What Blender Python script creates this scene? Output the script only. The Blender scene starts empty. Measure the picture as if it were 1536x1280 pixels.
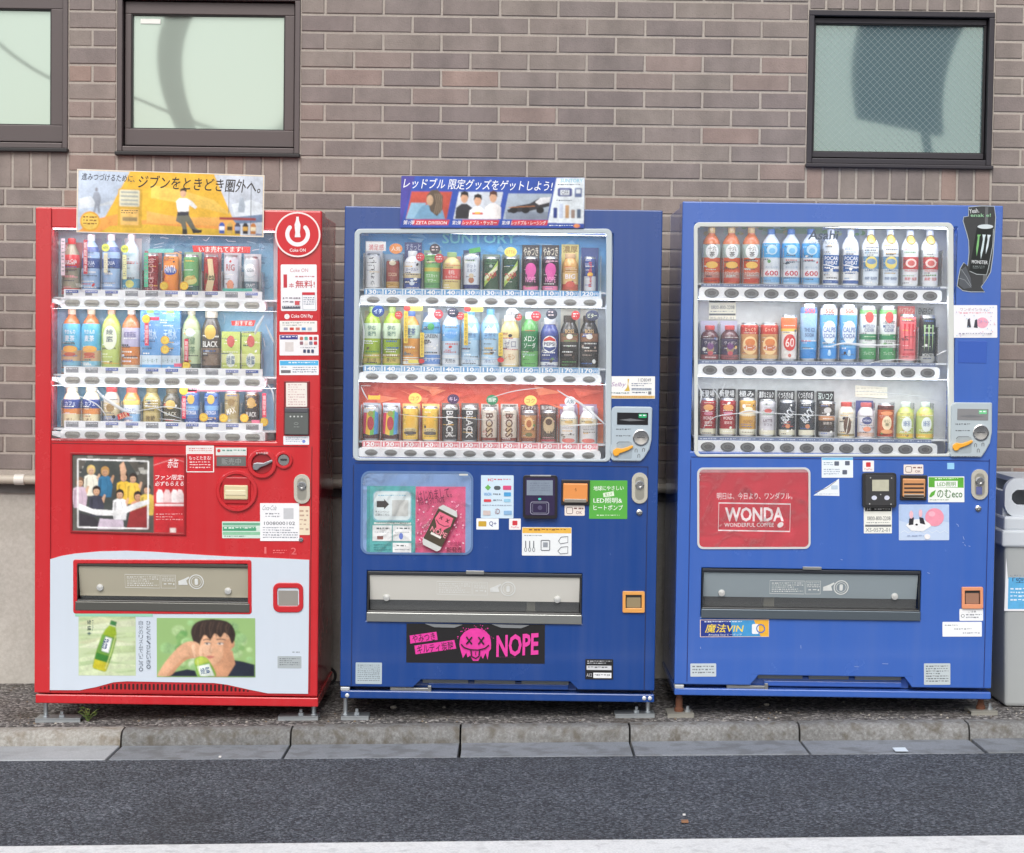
import bpy, math, random
import numpy as np
from mathutils import Vector, Matrix
from mathutils.geometry import tessellate_polygon
random.seed(11)
S = bpy.context.scene
COL = S.collection
# ------------------------------------------------------------------ camera
FPX = 2926.0                       # focal length in photo pixels (photo 1536 x 1280)
CAM = Vector((0.0, -7.0, 1.352))
PITCH, ROLL = math.radians(2.55), 0.0138
fwd = Vector((0, math.cos(PITCH), -math.sin(PITCH)))
r0 = Vector((1, 0, 0)); u0 = Vector((0, math.sin(PITCH), math.cos(PITCH)))
cr = r0*math.cos(ROLL) + u0*math.sin(ROLL)
cu = u0*math.cos(ROLL) - r0*math.sin(ROLL)
cam = bpy.data.cameras.new('camera'); cam.sensor_width = 36; cam.lens = FPX/1536*36
cam.clip_end = 2000; cam.clip_start = 0.05
co = bpy.data.objects.new('camera', cam); COL.objects.link(co)
co.matrix_world = Matrix(((cr.x, cu.x, -fwd.x, CAM.x), (cr.y, cu.y, -fwd.y, CAM.y), (cr.z, cu.z, -fwd.z, CAM.z), (0, 0, 0, 1)))
S.camera = co
# ------------------------------------------------------------------ world, sun, exposure
SUN_EL, SUN_AZ = math.radians(42), math.radians(-10)      # soft bright overcast, light from the street side
w = bpy.data.worlds.new('World'); S.world = w; w.use_nodes = True
nt = w.node_tree; bg = nt.nodes['Background']
sky = nt.nodes.new('ShaderNodeTexSky'); sky.sky_type = 'NISHITA'; sky.sun_disc = False
sky.sun_elevation = SUN_EL; sky.sun_rotation = math.radians(180) - SUN_AZ
sky.dust_density = 3.0; sky.air_density = 1.0
hs = nt.nodes.new('ShaderNodeHueSaturation'); hs.inputs['Saturation'].default_value = 0.32
nt.links.new(sky.outputs[0], hs.inputs['Color']); nt.links.new(hs.outputs[0], bg.inputs['Color'])
bg.inputs['Strength'].default_value = 0.13
sl = bpy.data.lights.new('sun', 'SUN'); sl.energy = 1.5; sl.angle = math.radians(40); sl.color = (1, 0.965, 0.92)
so = bpy.data.objects.new('sun', sl); COL.objects.link(so)
sd = Vector((math.sin(SUN_AZ)*math.cos(SUN_EL), -math.cos(SUN_AZ)*math.cos(SUN_EL), math.sin(SUN_EL)))
so.rotation_euler = sd.to_track_quat('Z', 'Y').to_euler(); so.location = sd*30
vs = S.view_settings; vs.view_transform = 'Standard'; vs.look = 'None'; vs.gamma = 1; vs.exposure = 0.2
S.cycles.max_bounces = 8; S.cycles.transparent_max_bounces = 12

# ------------------------------------------------------------------ measuring: a point of the photo on a plane of constant depth
def ray(px, py):
    return fwd*FPX + cr*(px-768) - cu*(py-640)
def bp(px, py, y=0.0):
    d = ray(px, py); t = (y-CAM.y)/d.y
    return CAM + d*t
def ground_hit(px, py, f):                      # f(x) height of the ground
    d = ray(px, py); t = (f(0)-CAM.z)/d.z
    for _ in range(6):
        p = CAM+d*t; t = (f(p.x)-CAM.z)/d.z
    return CAM+d*t

# ------------------------------------------------------------------ materials
def lin(c):
    return tuple((v/255/12.92) if v/255 <= 0.04045 else ((v/255+0.055)/1.055)**2.4 for v in c[:3])
_M = {}
def mat(c, rough=0.5, metal=0.0, coat=0.0, spec=0.5, emit=0.0, alpha=None, vary=0.0, bump=0.0, bscale=200.0, name=None, vscale=5.0):
    key = (tuple(c), rough, metal, coat, spec, emit, vary, bump, bscale, vscale)
    if key in _M: return _M[key]
    m = bpy.data.materials.new(name or 'paint_%02x%02x%02x' % tuple(int(v) for v in c[:3])); m.use_nodes = True
    n = m.node_tree.nodes; l = m.node_tree.links; b = n['Principled BSDF']
    lc = lin(c)
    b.inputs['Base Color'].default_value = (*lc, 1); b.inputs['Roughness'].default_value = rough
    b.inputs['Metallic'].default_value = metal; b.inputs['Coat Weight'].default_value = coat
    b.inputs['Specular IOR Level'].default_value = spec
    if coat: b.inputs['Coat Roughness'].default_value = 0.08
    if emit:
        b.inputs['Emission Color'].default_value = (*lc, 1); b.inputs['Emission Strength'].default_value = emit
    if vary or bump:
        tc = n.new('ShaderNodeTexCoord')
    if vary:
        nz = n.new('ShaderNodeTexNoise'); nz.inputs['Scale'].default_value = vscale; nz.inputs['Detail'].default_value = 8; nz.inputs['Roughness'].default_value = 0.65
        l.new(tc.outputs['Object'], nz.inputs['Vector'])
        mx = n.new('ShaderNodeMix'); mx.data_type = 'RGBA'
        mx.inputs['A'].default_value = (*[v*(1-vary) for v in lc], 1); mx.inputs['B'].default_value = (*[min(1, v*(1+vary)) for v in lc], 1)
        l.new(nz.outputs['Fac'], mx.inputs['Factor']); l.new(mx.outputs['Result'], b.inputs['Base Color'])
        if 0.1 < coat and vscale == 5.0:              # painted steel: faint runs of rain and wiping marks
            mp_ = n.new('ShaderNodeMapping'); mp_.inputs['Scale'].default_value = (26, 26, 1.6); l.new(tc.outputs['Object'], mp_.inputs[0])
            n3 = n.new('ShaderNodeTexNoise'); n3.inputs['Scale'].default_value = 1; n3.inputs['Detail'].default_value = 5; l.new(mp_.outputs[0], n3.inputs['Vector'])
            r3 = n.new('ShaderNodeMapRange'); r3.inputs['From Min'].default_value = 0.35; r3.inputs['From Max'].default_value = 0.75; r3.inputs['To Max'].default_value = 0.045; l.new(n3.outputs['Fac'], r3.inputs[0])
            m3 = n.new('ShaderNodeMix'); m3.data_type = 'RGBA'; m3.inputs['B'].default_value = (0.36, 0.36, 0.35, 1); l.new(r3.outputs[0], m3.inputs['Factor']); l.new(mx.outputs['Result'], m3.inputs['A']); l.new(m3.outputs['Result'], b.inputs['Base Color'])
        mr = n.new('ShaderNodeMapRange'); mr.inputs['To Min'].default_value = max(0.02, rough-0.12); mr.inputs['To Max'].default_value = min(1, rough+0.15)
        l.new(nz.outputs['Fac'], mr.inputs['Value']); l.new(mr.outputs['Result'], b.inputs['Roughness'])
    if bump:
        nb = n.new('ShaderNodeTexNoise'); nb.inputs['Scale'].default_value = bscale; nb.inputs['Detail'].default_value = 4
        l.new(tc.outputs['Object'], nb.inputs['Vector'])
        bn = n.new('ShaderNodeBump'); bn.inputs['Strength'].default_value = bump; bn.inputs['Distance'].default_value = 0.004
        l.new(nb.outputs['Fac'], bn.inputs['Height']); l.new(bn.outputs['Normal'], b.inputs['Normal'])
    _M[key] = m
    return m
def film_mat(name, strength, scale, tint=(255, 255, 255), haze=0.04, rough=0.03, fres=1.35):
    if name in bpy.data.materials: return bpy.data.materials[name]
    m = bpy.data.materials.new(name); m.use_nodes = True
    n = m.node_tree.nodes; l = m.node_tree.links; n.clear()
    out = n.new('ShaderNodeOutputMaterial'); tr = n.new('ShaderNodeBsdfTransparent'); tr.inputs['Color'].default_value = (*lin(tint), 1)
    gl = n.new('ShaderNodeBsdfGlossy'); gl.inputs['Roughness'].default_value = rough; gl.inputs['Color'].default_value = (1, 1, 1, 1)
    df = n.new('ShaderNodeBsdfDiffuse'); df.inputs['Color'].default_value = (*lin((235, 240, 245)), 1)
    fr = n.new('ShaderNodeFresnel'); fr.inputs['IOR'].default_value = fres
    mx = n.new('ShaderNodeMixShader'); mh = n.new('ShaderNodeMixShader'); mh.inputs[0].default_value = haze
    l.new(tr.outputs[0], mh.inputs[1]); l.new(df.outputs[0], mh.inputs[2])
    l.new(fr.outputs[0], mx.inputs[0]); l.new(mh.outputs[0], mx.inputs[1]); l.new(gl.outputs[0], mx.inputs[2])
    l.new(mx.outputs[0], out.inputs['Surface'])
    if strength:
        tc = n.new('ShaderNodeTexCoord'); mp = n.new('ShaderNodeMapping'); mp.inputs['Scale'].default_value = (scale, scale, scale*0.6)
        mp.inputs['Rotation'].default_value = (0, 0.5, 0)
        nz = n.new('ShaderNodeTexNoise'); nz.inputs['Scale'].default_value = 1; nz.inputs['Detail'].default_value = 2.0; nz.inputs['Distortion'].default_value = 1.2
        bn = n.new('ShaderNodeBump'); bn.inputs['Strength'].default_value = strength; bn.inputs['Distance'].default_value = 0.05
        l.new(tc.outputs['Object'], mp.inputs[0]); l.new(mp.outputs[0], nz.inputs['Vector']); l.new(nz.outputs['Fac'], bn.inputs['Height'])
        l.new(bn.outputs[0], gl.inputs['Normal']); l.new(bn.outputs[0], fr.inputs['Normal'])
    return m

# ------------------------------------------------------------------ mesh builder
class MB:
    def __init__(s): s.v = []; s.f = []; s.mi = []; s.mats = []
    def m(s, mt):
        if mt not in s.mats: s.mats.append(mt)
        return s.mats.index(mt)
    def add(s, vs_, fs_, mt):
        k = len(s.v); i = s.m(mt)
        s.v += [tuple(v) for v in vs_]
        for f in fs_: s.f.append(tuple(k+a for a in f)); s.mi.append(i)
    def box(s, x0, x1, y0, y1, z0, z1, mt):
        s.add([(x0, y0, z0), (x1, y0, z0), (x1, y1, z0), (x0, y1, z0), (x0, y0, z1), (x1, y0, z1), (x1, y1, z1), (x0, y1, z1)],
              [(0, 3, 2, 1), (4, 5, 6, 7), (0, 1, 5, 4), (1, 2, 6, 5), (2, 3, 7, 6), (3, 0, 4, 7)], mt)
    def prism(s, poly, y0, y1, mt, back=True):           # poly of (x, z), extruded along y from y0 (front) to y1
        n = len(poly)
        area = sum(poly[i][0]*poly[(i+1) % n][1]-poly[(i+1) % n][0]*poly[i][1] for i in range(n))
        if area < 0: poly = poly[::-1]
        tri = tessellate_polygon([[Vector((p[0], p[1], 0)) for p in poly]])
        fr = []
        for t in tri:
            a, b, c = t
            cr_ = (poly[b][0]-poly[a][0])*(poly[c][1]-poly[a][1])-(poly[b][1]-poly[a][1])*(poly[c][0]-poly[a][0])
            fr.append((a, b, c) if cr_ > 0 else (a, c, b))
        vv = [(p[0], y0, p[1]) for p in poly]+[(p[0], y1, p[1]) for p in poly]
        ff = list(fr)
        ff += [(i, n+i, n+(i+1) % n, (i+1) % n) for i in range(n)]
        if back: ff += [(n+c, n+b, n+a) for a, b, c in fr]
        s.add(vv, ff, mt)
    def flat(s, poly, y, mt):
        n = len(poly)
        tri = tessellate_polygon([[Vector((p[0], p[1], 0)) for p in poly]])
        ff = []
        for a, b, c in tri:
            cr_ = (poly[b][0]-poly[a][0])*(poly[c][1]-poly[a][1])-(poly[b][1]-poly[a][1])*(poly[c][0]-poly[a][0])
            ff.append((a, b, c) if cr_ > 0 else (a, c, b))
        s.add([(p[0], y, p[1]) for p in poly], ff, mt)
    def ring(s, outer, inner, y0, y1, mt):               # closed frame between two outlines with equal counts
        n = len(outer)
        vv = [(p[0], y0, p[1]) for p in outer]+[(p[0], y0, p[1]) for p in inner]+[(p[0], y1, p[1]) for p in outer]+[(p[0], y1, p[1]) for p in inner]
        ff = []
        for i in range(n):
            j = (i+1) % n
            ff += [(i, j, n+j, n+i), (2*n+i, 3*n+i, 3*n+j, 2*n+j), (i, 2*n+i, 2*n+j, j), (n+i, n+j, 3*n+j, 3*n+i)]
        s.add(vv, ff, mt)
    def lathe(s, prof, c, mt, seg=20, axis='z'):         # prof [(r, h)]
        vv = []; ff = []; n = len(prof)
        for r, h in prof:
            for k in range(seg):
                a = 2*math.pi*k/seg
                p = (r*math.cos(a), r*math.sin(a), h) if axis == 'z' else (r*math.cos(a), -h, r*math.sin(a))
                vv.append((c[0]+p[0], c[1]+p[1], c[2]+p[2]))
        for i in range(n-1):
            for k in range(seg):
                j = (k+1) % seg
                ff.append((i*seg+k, i*seg+j, (i+1)*seg+j, (i+1)*seg+k))
        if prof[0][0] > 1e-5: ff.append(tuple(range(seg-1, -1, -1)))
        if prof[-1][0] > 1e-5: ff.append(tuple((n-1)*seg+k for k in range(seg)))
        s.add(vv, ff, mt)
    def tube(s, pts, r, mt, seg=8):
        pts = [Vector(p) for p in pts]; vv = []; ff = []; n = len(pts)
        for i, p in enumerate(pts):
            t = (pts[min(i+1, n-1)]-pts[max(i-1, 0)]).normalized()
            a = t.orthogonal().normalized() if i == 0 else (a - t*a.dot(t)).normalized()
            b = t.cross(a); rr = r[i] if isinstance(r, (list, tuple)) else r
            for k in range(seg):
                q = 2*math.pi*k/seg
                vv.append(p+(a*math.cos(q)+b*math.sin(q))*rr)
        for i in range(n-1):
            for k in range(seg):
                j = (k+1) % seg
                ff.append((i*seg+k, i*seg+j, (i+1)*seg+j, (i+1)*seg+k))
        ff.append(tuple(range(seg-1, -1, -1))); ff.append(tuple((n-1)*seg+k for k in range(seg)))
        s.add(vv, ff, mt)
    def build(s, name, parent=None, smooth=False, bevel=0.0, loc=None):
        me = bpy.data.meshes.new(name)
        me.from_pydata(s.v, [], s.f)
        for m_ in s.mats: me.materials.append(m_)
        me.polygons.foreach_set('material_index', s.mi)
        if smooth:
            me.polygons.foreach_set('use_smooth', [True]*len(s.f)); me.set_sharp_from_angle(angle=math.radians(38))
        me.update()
        o = bpy.data.objects.new(name, me); COL.objects.link(o)
        if parent: o.parent = parent
        if loc: o.location = loc
        if bevel:
            b = o.modifiers.new('bevel', 'BEVEL'); b.width = bevel; b.segments = 2; b.limit_method = 'ANGLE'; b.angle_limit = math.radians(40)
        return o
def tag(o, label=None, cat=None, group=None, kind=None):
    if label: o['label'] = label
    if cat: o['category'] = cat
    if group: o['group'] = group
    if kind: o['kind'] = kind
    return o
def empty(name, loc=(0, 0, 0)):
    o = bpy.data.objects.new(name, None); o.empty_display_size = 0.1; o.location = loc; COL.objects.link(o); return o

# ------------------------------------------------------------------ lettering (built-in font, turned into mesh)
_T = {}
def text_mesh(s, bold=0.0):
    if any(ord(ch) > 0x2E80 for ch in s): bold = min(bold, 0.007)
    k = (s, bold)
    if k not in _T:
        cu_ = bpy.data.curves.new('t', 'FONT'); cu_.body = s; cu_.resolution_u = 2; cu_.offset = bold; cu_.fill_mode = 'FRONT'
        o = bpy.data.objects.new('t', cu_)
        me = bpy.data.meshes.new_from_object(o)
        v = [(q.co.x, q.co.y) for q in me.vertices]; f = [tuple(p.vertices) for p in me.polygons]
        bpy.data.objects.remove(o); bpy.data.curves.remove(cu_); bpy.data.meshes.remove(me)
        if not v: v = [(0, 0), (1, 0), (1, 1)]; f = []
        xs = [a for a, _ in v]; ys = [b for _, b in v]
        x0, x1, y0, y1 = min(xs), max(xs), min(ys), max(ys)
        if x1-x0 < 1e-6: x1 = x0+1e-3
        if y1-y0 < 1e-6: y1 = y0+1e-3
        _T[k] = ([((a-x0)/(x1-x0), (b-y0)/(y1-y0)) for a, b in v], f)
    return _T[k]

def rrect(x0, y0, x1, y1, r, n=5):
    pts = []
    for cx, cy, a0 in ((x1-r, y1-r, 0), (x0+r, y1-r, 90), (x0+r, y0+r, 180), (x1-r, y0+r, 270)):
        for k in range(n+1):
            a = math.radians(a0+90*k/n); pts.append((cx+r*math.cos(a), cy+r*math.sin(a)))
    return pts
def ell(cx, cy, rx, ry, n=20, rot=0.0):
    c, s_ = math.cos(rot), math.sin(rot)
    return [(cx+rx*math.cos(2*math.pi*k/n)*c-ry*math.sin(2*math.pi*k/n)*s_, cy+rx*math.cos(2*math.pi*k/n)*s_+ry*math.sin(2*math.pi*k/n)*c) for k in range(n)]

# a thin printed thing (sticker, poster, board): drawn in photo units on a machine's front, layer on layer
PRINT = dict(rough=0.42)
class Decal:
    STEP = 0.00016
    def __init__(s, mp, y=0.0):
        s.mp = mp; s.mb = MB(); s.y = y; s.k = 0; s.rnd = random.Random(5)
    def _y(s): s.k += 1; return s.y - s.k*s.STEP
    def P(s, pts): return [s.mp(*p) for p in pts]
    def card(s, pts, c, th=0.0012, rough=0.4):           # the sheet itself
        s.mb.prism(s.P(pts), s.y-th, s.y+0.0005, mat(c, rough)); s.y -= th; return s
    def rc(s, x0, y0, x1, y1, c, r=1.5, th=0.0012, rough=0.4): return s.card(rrect(x0, y0, x1, y1, r, 3), c, th, rough)
    def poly(s, pts, c, rough=0.42, **k): s.mb.flat(s.P(pts), s._y(), mat(c, rough, vary=0.22, vscale=38.0, spec=0.3, **k)); return s
    def rect(s, x0, y0, x1, y1, c, **k): return s.poly([(x0, y0), (x1, y0), (x1, y1), (x0, y1)], c, **k)
    def rr(s, x0, y0, x1, y1, r, c, **k): return s.poly(rrect(x0, y0, x1, y1, r, 4), c, **k)
    def el(s, cx, cy, rx, ry, c, rot=0, n=18, **k): return s.poly(ell(cx, cy, rx, ry, n, rot), c, **k)
    def stroke(s, pts, wd, c, closed=False):
        y = s._y(); m_ = mat(c, 0.42); n = len(pts)
        L_ = []; R_ = []
        for i in range(n):
            a = pts[(i-1) % n] if (closed or i > 0) else pts[i]; b = pts[(i+1) % n] if (closed or i < n-1) else pts[i]
            dx, dy = b[0]-a[0], b[1]-a[1]; q = math.hypot(dx, dy) or 1
            nx, ny = -dy/q*wd/2, dx/q*wd/2
            L_.append((pts[i][0]+nx, pts[i][1]+ny)); R_.append((pts[i][0]-nx, pts[i][1]-ny))
        vv = [(p[0], y, p[1]) for p in s.P(L_)]+[(p[0], y, p[1]) for p in s.P(R_)]
        ff = [(i, (i+1) % n, n+(i+1) % n, n+i) for i in range(n if closed else n-1)]
        s.mb.add(vv, ff, m_); return s
    def text(s, t, x0, y0, x1, y1, c, bold=0.0, rot=0.0, shear=0.0):
        v, f = text_mesh(t, bold); cx, cy = (x0+x1)/2, (y0+y1)/2; y = s._y(); out = []
        ca, sa = math.cos(rot), math.sin(rot)
        for a, b in v:
            px = (a-0.5)*(x1-x0)+shear*(b-0.5)*(y1-y0); py = (0.5-b)*(y1-y0)
            q = s.mp(cx+px*ca-py*sa, cy+px*sa+py*ca); out.append((q[0], y, q[1]))
        s.mb.add(out, f, mat(c, 0.42)); return s
    def vtext(s, t, x0, y0, x1, y1, c, bold=0.0):
        n = len(t); h = (y1-y0)/n
        for i, ch in enumerate(t):
            if ch != ' ': s.text(ch, x0, y0+i*h+h*0.06, x1, y0+(i+1)*h-h*0.06, c, bold)
        return s
    def fine(s, x0, y0, x1, y1, rows, c, fill=0.85):       # print too small to read: rows of broken ink marks
        y = s._y(); h = (y1-y0)/rows; m_ = mat(c, 0.42)
        for r in range(rows):
            x = x0; end = x1 if s.rnd.random() < fill else x0+(x1-x0)*s.rnd.uniform(0.5, 0.9)
            while x < end:
                wd = min(s.rnd.uniform(0.5, 1.5)*h*0.7, end-x)
                hh = h*s.rnd.uniform(0.32, 0.56)
                q = s.P([(x, y0+r*h+hh), (x+wd, y0+r*h+hh), (x+wd, y0+r*h+h*0.1), (x, y0+r*h+h*0.1)])
                s.mb.add([(p[0], y, p[1]) for p in q], [(0, 1, 2, 3)], m_); x += wd+h*s.rnd.uniform(0.12, 0.5)
        return s
    def cut(s, name, parent):                             # close the piece drawn so far as a part of its own
        if s.mb.f: s.mb.build(name, parent)
        s.mb = MB(); s.k = 0
    def done(s, name, parent, label=None):
        if not s.mb.f: return None
        o = s.mb.build(name, parent)
        if label: o['label'] = label
        return o
class PhotoPrint(Decal):
    """A printed photograph: shapes are blended softly into a fine grid of ink dots (one colour per grid point)."""
    def __init__(s, mp, y, box, base, blur=1):
        Decal.__init__(s, mp, y); s.b = box; s.W = int(box[2]-box[0])+1; s.H = int(box[3]-box[1])+1; s.blur = blur
        s.img = np.zeros((s.H, s.W, 3)); s.img[:] = lin(base); rs = np.random.RandomState(7)
        nz = np.zeros((s.H, s.W))
        for k, a in ((16, 0.5), (6, 0.35), (2, 0.25)):
            g = rs.rand(s.H//k+3, s.W//k+3); yy = np.arange(s.H)/k; xx = np.arange(s.W)/k; iy = yy.astype(int); ix = xx.astype(int); fy = (yy-iy)[:, None]; fx = (xx-ix)[None]
            nz += a*(g[iy][:, ix]*(1-fy)*(1-fx)+g[iy+1][:, ix]*fy*(1-fx)+g[iy][:, ix+1]*(1-fy)*fx+g[iy+1][:, ix+1]*fy*fx-0.5)
        s.nz = nz
    def poly(s, pts, c, rough=0.42, **k):
        xs = [p[0]-s.b[0] for p in pts]; ys = [p[1]-s.b[1] for p in pts]
        x0, x1 = max(0, int(min(xs))-3), min(s.W, int(max(xs))+5); y0, y1 = max(0, int(min(ys))-3), min(s.H, int(max(ys))+5)
        if x1 <= x0 or y1 <= y0: return s
        m_ = np.zeros((y1-y0, x1-x0))
        for oy in (.25, .75):
            for ox in (.25, .75):
                X = (np.arange(x0, x1)+ox-.5)[None]; Y = (np.arange(y0, y1)+oy-.5)[:, None]; ins = np.zeros(m_.shape, bool); j = len(xs)-1
                for i in range(len(xs)):
                    if ys[i] != ys[j]: ins ^= ((ys[i] > Y) != (ys[j] > Y)) & (X < (xs[j]-xs[i])*(Y-ys[i])/(ys[j]-ys[i])+xs[i])
                    j = i
                m_ += ins*.25
        for _ in range(s.blur):
            q = np.pad(m_, 1, mode='edge'); m_ = (q[1:-1, 1:-1]*4+q[:-2, 1:-1]+q[2:, 1:-1]+q[1:-1, :-2]+q[1:-1, 2:])/8
        w_, h_ = max(xs)-min(xs)+1, max(ys)-min(ys)+1
        u = ((np.arange(x0, x1)-min(xs))/w_-.5)[None]; v = ((np.arange(y0, y1)-min(ys))/h_-.5)[:, None]
        sh = 1-0.20*u-0.16*v+0.55*s.nz[y0:y1, x0:x1]
        if w_*h_ < 60: sh = 1+0.3*s.nz[y0:y1, x0:x1]
        col = np.array(lin(c))[None, None]*np.clip(sh, .5, 1.5)[..., None]
        s.img[y0:y1, x0:x1] = s.img[y0:y1, x0:x1]*(1-m_[..., None])+col*m_[..., None]; return s
    def stroke(s, pts, wd, c, closed=False):
        q = list(pts)+([pts[0]] if closed else [])
        for a, b in zip(q, q[1:]):
            L_ = math.hypot(b[0]-a[0], b[1]-a[1]) or 1; nx, ny = -(b[1]-a[1])/L_*wd/2, (b[0]-a[0])/L_*wd/2
            s.poly([(a[0]+nx, a[1]+ny), (b[0]+nx, b[1]+ny), (b[0]-nx, b[1]-ny), (a[0]-nx, a[1]-ny)], c)
        return s
    def done(s, name, parent, label=None):
        o = Decal.done(s, name, parent, label)
        y = s.y-0.00008; vv = []
        for j in range(s.H):
            for i in range(s.W):
                p = s.mp(s.b[0]+(s.b[2]-s.b[0])*i/(s.W-1), s.b[1]+(s.b[3]-s.b[1])*j/(s.H-1)); vv.append((p[0], y, p[1]))
        ff = [(j*s.W+i, (j+1)*s.W+i, (j+1)*s.W+i+1, j*s.W+i+1) for j in range(s.H-1) for i in range(s.W-1)]
        me = bpy.data.meshes.new('photo_print'); me.from_pydata(vv, [], ff)
        at = me.color_attributes.new('ink', 'FLOAT_COLOR', 'POINT'); im = np.clip(s.img+0.05*s.nz[..., None]*s.img, 0, 1)
        at.data.foreach_set('color', np.concatenate([im.reshape(-1, 3), np.ones((s.W*s.H, 1))], 1).ravel().astype(np.float32))
        m_ = bpy.data.materials.get('photo_print')
        if not m_:
            m_ = bpy.data.materials.new('photo_print'); m_.use_nodes = True; n = m_.node_tree.nodes; a = n.new('ShaderNodeAttribute'); a.attribute_name = 'ink'
            m_.node_tree.links.new(a.outputs['Color'], n['Principled BSDF'].inputs['Base Color']); n['Principled BSDF'].inputs['Roughness'].default_value = 0.3
        me.materials.append(m_); q = bpy.data.objects.new('photo_print', me); COL.objects.link(q); q.parent = o
        return o
WHITE = (236, 239, 243); BLACK = (26, 27, 30); GREY = (125, 128, 132); INK = (78, 82, 92)
# ------------------------------------------------------------------ procedural surfaces
def noise_surface(name, cols, scale, bump, dist, rough=0.85, big=(0.8, 1.15), kind='voronoi', bscale=None, stain=None, sth=(0.5, 0.72)):
    m = bpy.data.materials.new(name); m.use_nodes = True
    n = m.node_tree.nodes; l = m.node_tree.links; b = n['Principled BSDF']; b.inputs['Roughness'].default_value = rough
    b.inputs['Specular IOR Level'].default_value = 0.35
    tc = n.new('ShaderNodeTexCoord')
    if kind == 'voronoi':
        wn = n.new('ShaderNodeTexNoise'); wn.inputs['Scale'].default_value = scale*1.3; l.new(tc.outputs['Object'], wn.inputs['Vector'])
        va = n.new('ShaderNodeVectorMath'); va.operation = 'MULTIPLY_ADD'; va.inputs[1].default_value = (0.010, 0.010, 0.010)
        l.new(wn.outputs['Color'], va.inputs[0]); l.new(tc.outputs['Object'], va.inputs[2])
        t = n.new('ShaderNodeTexVoronoi'); t.feature = 'F1'; t.inputs['Scale'].default_value = scale; t.inputs['Randomness'].default_value = 1
        l.new(va.outputs[0], t.inputs['Vector']); fac = t.outputs['Distance']
        cf = n.new('ShaderNodeSeparateColor'); l.new(t.outputs['Color'], cf.inputs[0]); cfac = cf.outputs[0]
    else:
        t = n.new('ShaderNodeTexNoise'); t.inputs['Scale'].default_value = scale; t.inputs['Detail'].default_value = 10; t.inputs['Roughness'].default_value = 0.7
        l.new(tc.outputs['Object'], t.inputs['Vector']); fac = cfac = t.outputs['Fac']
    rp = n.new('ShaderNodeValToRGB'); e = rp.color_ramp.elements
    e[0].position = cols[0][0]; e[0].color = (*lin(cols[0][1]), 1); e[1].position = cols[-1][0]; e[1].color = (*lin(cols[-1][1]), 1)
    for p, c in cols[1:-1]:
        q = e.new(p); q.color = (*lin(c), 1)
    l.new(cfac, rp.inputs[0])
    bn_ = n.new('ShaderNodeTexNoise'); bn_.inputs['Scale'].default_value = 2.2; bn_.inputs['Detail'].default_value = 7; bn_.inputs['Roughness'].default_value = 0.62
    l.new(tc.outputs['Object'], bn_.inputs['Vector'])
    mr = n.new('ShaderNodeMapRange'); mr.inputs['From Min'].default_value = 0.3; mr.inputs['From Max'].default_value = 0.7
    mr.inputs['To Min'].default_value = big[0]; mr.inputs['To Max'].default_value = big[1]; l.new(bn_.outputs['Fac'], mr.inputs[0])
    mu = n.new('ShaderNodeMix'); mu.data_type = 'RGBA'; mu.blend_type = 'MULTIPLY'; mu.inputs['Factor'].default_value = 1
    l.new(rp.outputs[0], mu.inputs['A'])
    cc = n.new('ShaderNodeCombineColor'); [l.new(mr.outputs[0], cc.inputs[i]) for i in range(3)]; l.new(cc.outputs[0], mu.inputs['B'])
    res = mu.outputs['Result']
    if stain:
        sn = n.new('ShaderNodeTexNoise'); sn.inputs['Scale'].default_value = stain[1]; sn.inputs['Detail'].default_value = 6; l.new(tc.outputs['Object'], sn.inputs['Vector'])
        sr = n.new('ShaderNodeMapRange'); sr.inputs['From Min'].default_value = sth[0]; sr.inputs['From Max'].default_value = sth[1]; sr.inputs['To Max'].default_value = stain[2]; l.new(sn.outputs['Fac'], sr.inputs[0])
        sm = n.new('ShaderNodeMix'); sm.data_type = 'RGBA'; sm.inputs['B'].default_value = (*lin(stain[0]), 1)
        l.new(sr.outputs[0], sm.inputs['Factor']); l.new(res, sm.inputs['A']); res = sm.outputs['Result']
    l.new(res, b.inputs['Base Color'])
    bp_ = n.new('ShaderNodeBump'); bp_.inputs['Strength'].default_value = bump; bp_.inputs['Distance'].default_value = dist
    if kind == 'voronoi': bp_.invert = True
    l.new(fac, bp_.inputs['Height']); l.new(bp_.outputs[0], b.inputs['Normal'])
    return m
A_ROAD = noise_surface('road_asphalt', [(0.0, (52, 56, 63)), (0.42, (76, 81, 91)), (0.78, (104, 110, 121)), (1.0, (140, 146, 156))], 150, 1.0, 0.008, 0.8, (0.78, 1.16), stain=((66, 66, 68), 1.3, 0.45), sth=(0.5, 0.7))
A_WALK = noise_surface('walk_asphalt', [(0.0, (72, 70, 70)), (0.5, (108, 105, 104)), (0.85, (152, 149, 147)), (1.0, (196, 192, 188))], 90, 1.0, 0.009, 0.85, (0.8, 1.15), stain=((82, 72, 58), 3.5, 0.5))
KERB = noise_surface('kerb_concrete', [(0.25, (98, 97, 94)), (0.5, (128, 128, 127)), (0.78, (162, 163, 163))], 95, 0.9, 0.004, 0.9, (0.75, 1.15), kind='noise', stain=((92, 85, 74), 24, 0.75), sth=(0.48, 0.68))
KERBN = noise_surface('kerb_concrete_pale', [(0.25, (136, 132, 124)), (0.5, (166, 163, 157)), (0.78, (196, 194, 190))], 95, 0.9, 0.004, 0.9, (0.8, 1.12), kind='noise', stain=((118, 104, 84), 22, 0.7), sth=(0.5, 0.7))
GUTT = noise_surface('gutter_concrete', [(0.25, (112, 117, 123)), (0.55, (134, 139, 146)), (0.8, (152, 157, 164))], 160, 0.35, 0.002, 0.85, (0.85, 1.1), kind='noise', stain=((100, 102, 104), 12, 0.6), sth=(0.48, 0.62))
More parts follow.
